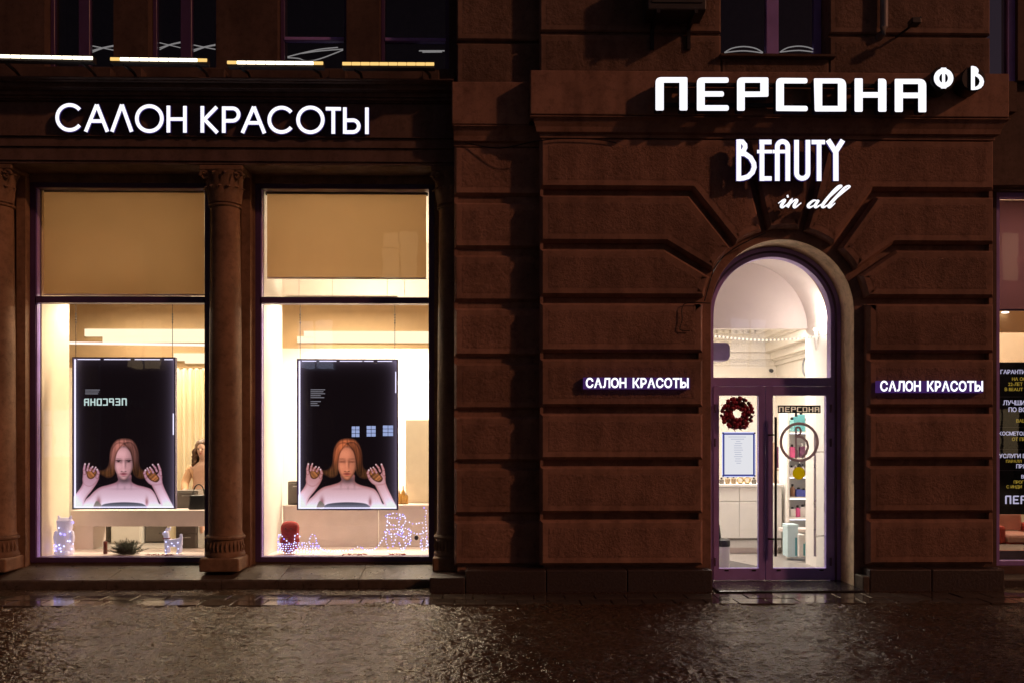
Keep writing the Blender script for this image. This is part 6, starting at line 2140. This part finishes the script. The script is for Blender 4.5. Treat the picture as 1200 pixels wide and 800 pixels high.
# trinkets on the counter
M['oak_jar'] = mat('dull_amber_jar', (0.26, 0.18, 0.10), 0.4)
M['brass'] = mat('brass', (0.60, 0.42, 0.18), 0.3, metal=0.8)
for q, (u, kind) in enumerate(((846, 'dark'), (853, 'gold'), (860, 'gold'), (868, 'ring'), (876, 'ring'), (884, 'dark'))):
    x = PX(u, cy_ + 0.1); yy = cy_ + 0.12
    nm = ('leftmost', 'second', 'third', 'fourth', 'fifth', 'rightmost')[q]
    if kind == 'ring':
        t = thing('desk_ornament', 'small brass ring ornament on the reception counter, %s item' % nm, 'ornament', (x, yy, ctop))
        build('ring', MB().tube([(x + 0.045 * math.cos(R(a * 24)), yy, ctop + 0.058 + 0.045 * math.sin(R(a * 24))) for a in range(15)], 0.012, 6, closed=True), M['brass'], t, smooth='all')
        build('foot', MB().box(x - 0.03, x + 0.03, yy - 0.02, yy + 0.02, ctop + 0.0005, ctop + 0.008), M['black'], t)
    else:
        bottle(x, yy, ctop + 0.0005, 0.12 if kind == 'gold' else 0.1, 0.035, 'oak_jar' if kind == 'gold' else 'taupe', 'squat %s jar on the reception counter, %s item' % ('amber' if kind == 'gold' else 'dark', nm), 'black', 'items on the reception counter', 'jar')
# waste bin and jacket-dark stand beside the counter
bx_, by_ = PX(846, 1.55), 1.55
t = thing('waste_bin', 'white cylindrical bin with dark lid at the foot of the left door leaf', 'bin', (bx_, by_, 0.005))
zb_top = PZ(638, by_, 846)
build('bin_body', MB().lathe([(0.095, 0.0), (0.10, 0.02), (0.105, zb_top - 0.02)], bx_, by_, 24, cz=0.006), M['white'], t, smooth=True)
build('lid', MB().lathe([(0.108, zb_top - 0.013), (0.108, zb_top + 0.07), (0.09, zb_top + 0.085), (0.0, zb_top + 0.09)], bx_, by_, 24, cz=0.0), M['dark_grey'], t, smooth=True)
build('swing_flap', MB().tube([(bx_ - 0.06, by_, zb_top + 0.09), (bx_ - 0.075, by_, zb_top + 0.26), (bx_ - 0.13, by_, zb_top + 0.36)], [0.05, 0.045, 0.02], 10), M['dark_grey'], t, smooth=True)
# entrance mat
tag(build('entrance_mat', MB().prism([(PX(905, 1.0) - 0.15, VY0 + 0.15), (AX + 0.45, VY0 + 0.15), (AX + 0.28, 1.5), (AX - 0.2, 2.6), (AX - 0.62, 2.6)], 0.0055, 0.014, axis='z'), M['mat_dark']), 'charcoal entrance mat on the hall floor inside the door', 'mat')

# shelf unit with products behind the right leaf
sy0 = 2.9
s0, s1 = PX(925, sy0), PX(957, sy0)
shz = [PZ(v, sy0, 938) for v in (632, 606, 582, 557, 536, 505)]
t = thing('product_shelf', 'white backlit shelf unit with cosmetics behind the right door leaf', 'shelf', ((s0 + s1) / 2, sy0, 0.005))
build('side_panel', MB().box(s0 - 0.03, s0, sy0, sy0 + 0.4, 0.006, PZ(480, sy0)), M['white'], t)
build('side_panel', MB().box(s1, s1 + 0.03, sy0, sy0 + 0.4, 0.006, PZ(480, sy0)), M['white'], t)
build('back_panel', MB().box(s0 + 0.001, s1 - 0.001, sy0 + 0.38, sy0 + 0.40, 0.006, PZ(480, sy0)), M['white'], t)
M['shelf_led'] = emit('shelf_led_strip', (0.86, 0.84, 1.0), 5.0)
for z in shz:
    sh = build('shelf_board', MB().box(s0 + 0.001, s1 - 0.001, sy0 + 0.005, sy0 + 0.379, z - 0.025, z), M['white'], t)
    build('shelf_light', MB().box(s0 + 0.02, s1 - 0.02, sy0 + 0.02, sy0 + 0.035, z - 0.034, z - 0.026), M['shelf_led'], sh)
for nm_, c_, rg_ in (('teal', (0.10, 0.36, 0.40), 0.35), ('pink', (0.70, 0.10, 0.28), 0.35), ('aqua', (0.30, 0.66, 0.70), 0.4), ('blue', (0.07, 0.09, 0.40), 0.35), ('plum', (0.16, 0.05, 0.12), 0.3), ('yellow', (0.75, 0.62, 0.08), 0.4), ('brown', (0.25, 0.12, 0.07), 0.35), ('pale', (0.72, 0.66, 0.62), 0.4)):
    M[nm_] = mat(nm_ + '_packaging', c_, rg_, var=0.06)
items = [  # shelf, u, height px, radius, material, square
    (5, 928, 17, 0.05, 'aqua', True), (5, 933, 22, 0.055, 'teal', True), (5, 939, 25, 0.06, 'teal', True), (5, 944.5, 16, 0.03, 'aqua', False), (5, 950, 19, 0.05, 'yellow', True),
    (4, 928.5, 16, 0.05, 'pink', True), (4, 933, 13, 0.03, 'plum', False), (4, 940, 17, 0.05, 'plum', True), (4, 946, 15, 0.04, 'pale', False), (4, 951, 14, 0.05, 'brown', True),
    (3, 928, 12, 0.04, 'pale', True), (3, 932.5, 13, 0.035, 'plum', False), (3, 937, 18, 0.035, 'black', False), (3, 941, 14, 0.03, 'pale', False), (3, 946, 20, 0.03, 'black', False), (3, 951, 18, 0.03, 'taupe', False),
    (2, 929, 15, 0.045, 'brown', False), (2, 936, 11, 0.06, 'blue', True), (2, 942, 10, 0.05, 'blue', True), (2, 947.5, 11, 0.05, 'brown', True), (2, 952.5, 12, 0.035, 'teal', False),
    (1, 929, 12, 0.05, 'pale', True), (1, 935, 14, 0.05, 'pink', False), (1, 941, 15, 0.06, 'pale', True), (1, 948, 13, 0.05, 'brown', False), (1, 952.5, 11, 0.04, 'pink', True),
]
shn = {5: 'top shelf', 4: 'second shelf from the top', 3: 'third shelf from the top', 2: 'fourth shelf from the top', 1: 'lowest stocked shelf'}
cnt = {}
for sh, u, hpx, r, m_, sq in items:
    cnt[sh] = cnt.get(sh, 0) + 1
    ordn = ('first', 'second', 'third', 'fourth', 'fifth', 'sixth')[cnt[sh] - 1]
    h_ = hpx * 0.0129
    bottle(PX(u, sy0 + 0.12), sy0 + 0.13, shz[sh] + 0.001, h_, r * 0.85, m_, '%s cosmetic %s, %s from the left on the %s' % (m_, 'box' if sq else 'bottle', ordn, shn[sh]), 'white' if m_ in ('black', 'plum') else 'black', 'cosmetics on the product shelf', 'package' if sq else 'bottle', sq)
# side display rack left of the shelf
ry = 3.9
r0, r1 = PX(908, ry), PX(922, ry)
t = thing('side_rack', 'narrow wooden rack of small goods seen just right of the door handle', 'rack', ((r0 + r1) / 2, ry, 0.005))
M['oak'] = mat('pale_oak', (0.42, 0.27, 0.18), 0.5, var=0.2, vscale=15)
for x in (r0, r1): build('upright', MB().box(x - 0.015, x + 0.015, ry, ry + 0.3, 0.006, PZ(518, ry)), M['oak'], t)
rz = [PZ(v, ry) for v in (640, 616, 594, 571, 550)]
for z in rz: build('shelf_board', MB().box(r0 + 0.016, r1 - 0.016, ry, ry + 0.3, z - 0.02, z), M['oak'], t)
build('picture', MB().box(r0 + 0.016, r1 - 0.016, ry + 0.1, ry + 0.115, PZ(548, ry), PZ(523, ry)), M['plum'], t)
for q, z in enumerate(rz[:4]):
    for j in range(2):
        x = r0 + 0.05 + j * 0.075
        bottle(x, ry + 0.12, z + 0.001, 0.17 + 0.03 * ((q + j) % 2), 0.028, ('brown', 'pink', 'pale', 'red')[(q + j * 2) % 4],
               '%s bottle on the side rack, %s shelf from the bottom' % (('brown', 'pink', 'pale', 'red')[(q + j * 2) % 4], ('lowest', 'second', 'third', 'fourth')[q]) + (', left' if j == 0 else ', right'), 'white', 'goods on the side rack')
# gift boxes in front of the shelf
def box_thing(u0, u1, v0, v1, y, m_, lid_m, label, d=0.22):
    x0, x1, z0, z1 = PX(u0, y), PX(u1, y), max(0.006, PZ(v1, y, 935)), PZ(v0, y, 935)
    t = thing('gift_box', label, 'box', ((x0 + x1) / 2, y, z0), 'gift boxes behind the right door leaf')
    build('box_body', MB().box(x0, x1, y, y + d, z0, z1 - 0.06), M[m_], t, bevel=0.006)
    build('box_lid', MB().box(x0 - 0.004, x1 + 0.004, y - 0.004, y + d + 0.004, z1 - 0.0595, z1), M[lid_m], t, bevel=0.006)
    build('box_panel', MB().box(x1 - (x1 - x0) * 0.30, x1 - 0.004, y - 0.003, y - 0.0003, z0 + 0.02, z0 + (z1 - z0) * 0.6), M['teal'], t)
M['pale_aqua'] = mat('pale_aqua_card', (0.58, 0.76, 0.80), 0.45, var=0.04)
box_thing(923, 935.5, 614, 652, 2.3, 'pale_aqua', 'pale_aqua', 'tall pale aqua gift box standing behind the right door leaf')
box_thing(936.5, 943.5, 626, 652, 2.22, 'white', 'white', 'white gift box with aqua print, middle of the three')
box_thing(944, 952.5, 630, 652, 2.25, 'aqua', 'white', 'short aqua gift box with white lid, rightmost of the three')
t = thing('display_table', 'pale low table with gift boxes behind the right door leaf', 'table', (PX(938, 3.1), 3.1, 0.005))
ztb = max(0.3, PZ(640, 3.05, 938))
# low white plinth the boxes stand on
build('table_top', MB().box(PX(921, 2.5), PX(966, 2.5), 2.55, 2.85, PZ(624, 2.55), PZ(620, 2.55)), M['laminate'], t, bevel=0.006)
for u in (924, 963): build('leg', MB().box(PX(u, 2.6) - 0.02, PX(u, 2.6) + 0.02, 2.6, 2.64, 0.006, PZ(624, 2.55) - 0.001), M['white'], t)
# inner glass door standing open, with its bar handles
gy = 1.3
t = thing('inner_glass_door', 'inner glass door standing open with long steel bar handle', 'glass door', (PX(968, gy), gy, 0.01))
build('pane', MB().box(PX(957, 1.3), PX(971, 1.3), 1.30, 1.31, 0.03, PZ(463, 1.3)), M['glass'], t)
xx = PX(955, 1.2)
build('handle', MB().tube([(xx, 1.2, PZ(505, 1.2)), (xx, 1.2, PZ(652, 1.2))], 0.017, 12), M['steel'], t, smooth=True)
build('standoff', MB().tube([(xx, 1.2, PZ(529, 1.2)), (PX(968, 1.25), 1.29, PZ(529, 1.2))], 0.009, 8).tube([(xx, 1.2, PZ(628.5, 1.2)), (PX(968, 1.25), 1.29, PZ(628.5, 1.2))], 0.009, 8), M['steel'], t, smooth=True)
build('edge_profile', MB().box(PX(965.5, 1.3), PX(968, 1.3), 1.28, 1.299, 0.03, PZ(506, 1.3)), M['steel'], t)

# things fixed to the door glass
yd_ = YD - 0.006
# wreath of red baubles and leaves
wx_, wz_ = P(863.5, 484, yd_ - 0.05)
t = thing('door_wreath', 'dark red wreath of baubles hanging on the left door leaf', 'wreath', (wx_, yd_, wz_ - 0.2))
wr = PX(876, yd_) - PX(863.5, yd_)
M['wred'] = mat('crimson_bauble', (0.34, 0.02, 0.06), 0.3, var=0.35, vscale=20)
M['wdark'] = mat('dark_plum_bauble', (0.07, 0.012, 0.03), 0.3, var=0.4, vscale=20)
build('hoop', MB().tube([(wx_ + wr * math.cos(R(q * 12)), yd_ - 0.045, wz_ + wr * math.sin(R(q * 12))) for q in range(30)], 0.035, 8, closed=True), M['wdark'], t, smooth='all')
rg = random.Random(4)
bshare = []
for q in range(3):
    o = build('bauble', MB().ball((0, 0, 0), 0.028, n=10), M['wred'] if q < 2 else M['wdark'], None, smooth='all')
    bshare.append(o.data); bpy.data.objects.remove(o)
for q in range(105):
    a = R(q * 360 / 35 + rg.uniform(-5, 5)); rr = wr + (-0.05, 0.0, 0.05)[q % 3] + rg.uniform(-0.012, 0.012)
    o = bpy.data.objects.new('bauble', bshare[rg.choice((0, 1, 2))])
    C.objects.link(o)
    s_ = rg.uniform(0.75, 1.1)
    o.scale = (s_, s_, s_)
    o.location = (wx_ + rr * math.cos(a), yd_ - 0.055 - rg.uniform(0, 0.03), wz_ + rr * math.sin(a))
    attach(o, t)
for q in range(16):
    a = R(q * 22.5 + 7); r0_ = wr + 0.05; d = 0.045
    build('twig', MB().tube([(wx_ + r0_ * math.cos(a), yd_ - 0.04, wz_ + r0_ * math.sin(a)), (wx_ + (r0_ + d) * math.cos(a + .2), yd_ - 0.05, wz_ + (r0_ + d) * math.sin(a + .2))], [0.008, 0.002], 5), M['wdark'], t)
# notice in an edge-lit frame
x0, z1 = P(847, 507, yd_); x1, z0 = P(884, 557, yd_)
t = thing('notice_frame', 'white notice in a blue edge-lit acrylic frame on the left door leaf', 'notice', ((x0 + x1) / 2, yd_, z0))
build('acrylic', MB().box(x0 - 0.012, x1 + 0.012, yd_ - 0.008, yd_ - 0.002, z0 - 0.015, z1 + 0.015), emit('blue_white_acrylic', (0.62, 0.66, 1.0), 0.9), t)
M['navy'] = emit('deep_blue_edge', (0.02, 0.03, 0.30), 0.7, sample=False)
b_ = 0.018
build('border', MB().box(x0, x0 + b_, yd_ - 0.012, yd_ - 0.0085, z0, z1).box(x1 - b_, x1, yd_ - 0.012, yd_ - 0.0085, z0, z1).box(x0 + b_, x1 - b_, yd_ - 0.012, yd_ - 0.0085, z0, z0 + b_).box(x0 + b_, x1 - b_, yd_ - 0.012, yd_ - 0.0085, z1 - b_, z1), M['navy'], t)
build('sheet', MB().box(x0 + b_ + .001, x1 - b_ - .001, yd_ - 0.011, yd_ - 0.0088, z0 + b_ + .001, z1 - b_ - .001), emit('lit_paper', (0.90, 0.90, 0.95), 0.85), t)
M['fade_text'] = emit('faded_grey_text', (0.58, 0.60, 0.74), 0.8, sample=False)
rg = random.Random(9)
for q in range(13):
    zz = z1 - 0.05 - q * 0.027
    w_ = (0.13, 0.10, 0.035, 0.05, 0.06, 0.06, 0.06, 0.055, 0.05, 0.06, 0.045, 0.05, 0.03)[q]
    build('text_line', MB().box((x0 + x1) / 2 - w_, (x0 + x1) / 2 + w_ * rg.uniform(0.5, 0.9), yd_ - 0.0125, yd_ - 0.0112, zz, zz + 0.008), M['fade_text'], t)
for (cx_, cz_) in ((x0, z0), (x0, z1), (x1, z0), (x1, z1)):
    build('pin', MB().tube([(cx_, yd_ - 0.02, cz_), (cx_, yd_ - 0.001, cz_)], 0.010, 8), M['black'], t)
# lettering strip on the right leaf
x0, z1 = P(911.5, 474.5, yd_); x1, z0 = P(961.5, 483.5, yd_)
t = thing('glass_lettering', 'black strip with white lettering ПЕРСОНА on the right door leaf', 'lettering', ((x0 + x1) / 2, yd_, z0))
M['paper_white'] = fabric('white_vinyl', (0.85, 0.80, 0.72), 0.8)
tdl0 = lambda x, y: (x, y)
tdl = lambda x, y: P(912.8 + (x - 58) * 47.4 / 2240, 476 + (y - 76) * 6.2 / 280, yd_ - 0.0045)
for gl in PERS:
    letters_from_curve('letter', [rounded(o, 3) for o in gl], 0.0014, yd_ - 0.0045, [M['vinyl_lit'] if 'vinyl_lit' in M else M['paper_white']], t, tdl)
_hol = [[(a, b) for a, b in (tdl(*p) for p in rounded(o, 3))] for gl in PERS for o in gl]
letters_from_curve('strip', [[(x0, z0), (x1, z0), (x1, z1), (x0, z1)]] + _hol, 0.0018, yd_ - 0.0030, [M['black']], t, tdl0)
# round monogram on the right leaf
M['frost'] = fabric('grey_frosted_vinyl', (0.42, 0.33, 0.34), 0.7)
mx, mz = P(936.5, 517.5, yd_)
mr_ = PX(958, yd_) - mx
t = thing('glass_monogram', 'grey ring monogram with a letter В on the right door leaf', 'monogram', (mx, yd_, mz - mr_))
mb = MB(); ribbon(mb, [(mx + mr_ * math.cos(R(q * 7.5)), mz + mr_ * math.sin(R(q * 7.5))) for q in range(48)], 0.034, lambda a, b: (a, b), yd_ - 0.004, 0.003, 0, 0, True)
build('ring', mb, M['frost'], t)
tdm = lambda x, y: P(895 + x / 6.667, 455 + y / 6.667, yd_ - 0.004)
mb = MB()
ribbon(mb, [(252, 300), (252, 545)], 14, tdm, yd_ - 0.004, 0.003, 0, 0)
ribbon(mb, [(252, 300), (278, 302), (292, 325), (286, 352), (256, 372)], 15, tdm, yd_ - 0.0047, 0.003, 0, 0)
ribbon(mb, [(256, 372), (300, 378), (338, 412), (346, 455), (330, 505), (296, 538)], 18, tdm, yd_ - 0.0053, 0.003, 0, 0)
build('letter', mb, M['frost'], t)
# yellow dot
yx, yz = P(936, 554, yd_)
yr = 0.078
M['ochre'] = fabric('ochre_yellow_vinyl', (0.66, 0.56, 0.03), 0.75)
tag(build('round_sticker', MB().prism([(yx + yr * math.cos(R(q * 12)), yz + yr * math.sin(R(q * 12))) for q in range(30)], yd_ - 0.003, yd_), M['ochre']), 'plain ochre yellow round sticker on the right door leaf', 'sticker')

# ------------------------------------------------------------------ neighbour bay: poster, blind, red counter
xq0 = PX(1150, yn + 0.2)
S_('side_bay_floor', MB().box(XR0, 8.6, yn + 0.36, 3.4, 0.0, 0.3), 'floor')
S_('side_bay_back_wall', MB().box(XR0, 8.6, 3.4, 3.5, 0.0, zn_head + 0.3), 'cream')
S_('side_bay_ceiling', MB().box(XR0, 8.6, yn + 0.36, 3.4, zn_head + 0.05, zn_head + 0.15), 'white')
S_('side_bay_wall_inner', MB().box(8.6, 8.7, yn + 0.36, 3.5, 0.0, zn_head + 0.3), 'cream')
S_('side_bay_partition', MB().box(XR0, XR0 + 0.08, yn + 0.36, 3.4, 0.0, zn_head + 0.3), 'cream')
panel_lamp(6.9, 2.2, zn_head + 0.05, 1.0, 0.8, 100, 'ceiling panel lamp in the side bay at the right edge', (1.0, 0.74, 0.60))
M['mauve_blind'] = fabric('mauve_blind_fabric', (0.42, 0.28, 0.30), 0.45)
yy = yn + 0.30
t = thing('roller_blind', 'mauve roller blind in the narrow shop window at the right edge', 'blind', (PX(1190, yy), yy, PZ(361, yy)))
build('fabric', MB().box(PX(1160, yy), PX(1240, yy), yy, yy + 0.004, PZ(361, yy), PZ(232, yy)), M['mauve_blind'], t)
build('bottom_bar', MB().box(PX(1160, yy), PX(1240, yy), yy - 0.008, yy + 0.014, PZ(363, yy), PZ(361, yy) - 0.001), M['purple_dark'], t)
yy = 1.9
t = thing('ceiling_bulkhead', 'tan band with small round spotlight above the side bay poster', 'bulkhead', (PX(1190, yy), yy, PZ(388, yy)))
build('panel', MB().box(PX(1150, yy), 8.5, yy, yy + 0.05, PZ(388, yy), PZ(358, yy)), M['tan_wood'], t)
build('spot_lamp', MB().ball((PX(1180, yy - .1), yy - 0.06, PZ(365.5, yy)), 0.05, n=12, sc=(1.1, 0.8, 0.25)), emit('spot_glow', (1.0, 0.85, 0.70), 4.0), t, smooth='all')
# text poster
yp_ = yn + 0.22
x0, z1 = P(1160, 424, yp_); x1, z0 = P(1238, 602, yp_)
t = thing('text_poster', 'black poster with white and gold lines of text in the right edge window', 'poster', ((x0 + x1) / 2, yp_, z0))
M['poster_black'] = mat('dark_slate_poster', (0.018, 0.022, 0.026), 0.35, var=0.3, vscale=2)
build('sheet', MB().box(x0, x1, yp_, yp_ + 0.012, z0, z1), M['poster_black'], t)
M['lilac_text'] = emit('lilac_white_text', (0.66, 0.60, 0.85), 0.8, sample=False)
M['gold_text'] = emit('gold_text', (0.55, 0.36, 0.05), 0.55, sample=False)
for txt, u, v, cap, m_ in (('ГАРАНТИИ', 1172.5, 437.5, 4.6, 'lilac_text'), ('НА ОС', 1186, 445.5, 3.8, 'gold_text'), ('22-ЛЕТ', 1181.5, 451.5, 3.8, 'gold_text'), ('В BEAUT', 1177.5, 457.5, 3.8, 'gold_text'),
                           ('ЛУЧШИЕ', 1175.5, 474, 5.2, 'lilac_text'), ('ПО ВС', 1182, 482, 5.0, 'lilac_text'), ('ВАШ', 1191, 494.5, 3.8, 'gold_text'),
                           ('КОСМЕТОЛ', 1170.5, 509.5, 4.2, 'lilac_text'), ('ОТ ПРО', 1186, 516, 3.8, 'gold_text'), ('УСЛУГИ В', 1171, 536, 4.6, 'lilac_text'), ('ПАРАЛЛ', 1179, 541.5, 3.2, 'gold_text'), ('ПРЯ', 1191, 548, 4.4, 'lilac_text'),
                           ('В', 1197, 560, 4.0, 'lilac_text'), ('ПРОГ', 1188, 566, 3.4, 'gold_text'), ('С ИНДИ', 1179.5, 571.5, 3.4, 'gold_text')):
    for o in font_glyphs(txt, u, v, cap, yp_ - 0.003, 0.002, [M[m_]], t, name='text_line', bold=0.012, one=True): pass
tdr = lambda x, y: P(1178 + (x - 58) * 60.0 / 2240, 580 + (y - 76) * 10.0 / 280, yp_ - 0.004)
for gl in PERS[:3]:
    letters_from_curve('letter', [rounded(o, 3) for o in gl], 0.002, yp_ - 0.004, [M['lilac_text']], t, tdr)
for v in (464, 500, 526, 551):
    build('rule', MB().box(x0 + 0.02, x1 - 0.02, yp_ - 0.002, yp_ - 0.0005, PZ(v, yp_) - 0.003, PZ(v, yp_) + 0.003), M['grey'], t)
# red armchair below it
M['coral'] = mat('coral_red_leather', (0.50, 0.06, 0.045), 0.4, var=0.08)
M['blush'] = mat('blush_pink_leather', (0.62, 0.34, 0.28), 0.45, var=0.08)
ay = 1.75
ax0, ax1 = PX(1170, ay), PX(1232, ay)
az0 = 0.302
t = thing('armchair', 'coral red armchair with blush cushions below the text poster', 'armchair', ((ax0 + ax1) / 2, ay, az0))
zs_ = PZ(632, ay)
build('base', MB().box(ax0 + 0.12, ax1 - 0.12, ay + 0.02, ay + 0.6, az0, zs_ - 0.06), M['coral'], t, bevel=0.03)
build('seat', MB().box(ax0 + 0.13, ax1 - 0.13, ay - 0.02, ay + 0.5, zs_ - 0.055, zs_ + 0.06), M['blush'], t, bevel=0.04)
build('armrest', MB().box(ax0, ax0 + 0.118, ay, ay + 0.6, az0, PZ(617, ay)), M['coral'], t, bevel=0.04)
build('armrest', MB().box(ax1 - 0.118, ax1, ay, ay + 0.6, az0, PZ(617, ay)), M['coral'], t, bevel=0.04)
build('backrest', MB().box(ax0 + 0.125, ax1 - 0.125, ay + 0.45, ay + 0.62, zs_ + 0.062, PZ(604, ay)), M['blush'], t, bevel=0.04)
build('lower_wall_panel', MB().box(XR0 + 0.1, 8.5, yn + 0.37, yn + 0.40, 0.301, PZ(655, yn + .4)), M['coral'], t)

# ------------------------------------------------------------------ the other side of the street (seen only as reflections)
OY = -26.0
t = thing('opposite_building', 'dark facade across the street with rows of lit windows, seen in reflections', 'building', (0, OY, 0))
build('wall', MB().box(-30, 30, OY - 1.0, OY, -0.15, 17.0), M['dark_plaster'], t)
M['opp_cold'] = emit('cold_lit_window', (0.62, 0.70, 1.0), 0.9, sample=False)
M['opp_warm'] = emit('warm_lit_window', (1.0, 0.70, 0.38), 0.55, sample=False)
rg = random.Random(12)
for r in range(4):
    for q in range(15):
        x = -27 + q * 3.8 + rg.uniform(-0.1, 0.1); z = 1.0 + r * 3.9
        on = rg.random()
        m_ = M['opp_warm'] if on < 0.28 else (M['opp_cold'] if on < 0.42 else M['glass_dark'])
        w_ = build('window', MB().box(x - 0.75, x + 0.75, OY + 0.001, OY + 0.05, z, z + 2.1), m_, t)
        build('mullion', MB().box(x - 0.04, x + 0.04, OY + 0.051, OY + 0.09, z, z + 2.1).box(x - 0.75, x - 0.041, OY + 0.051, OY + 0.08, z + 1.35, z + 1.42), M['dark_grey'], w_)
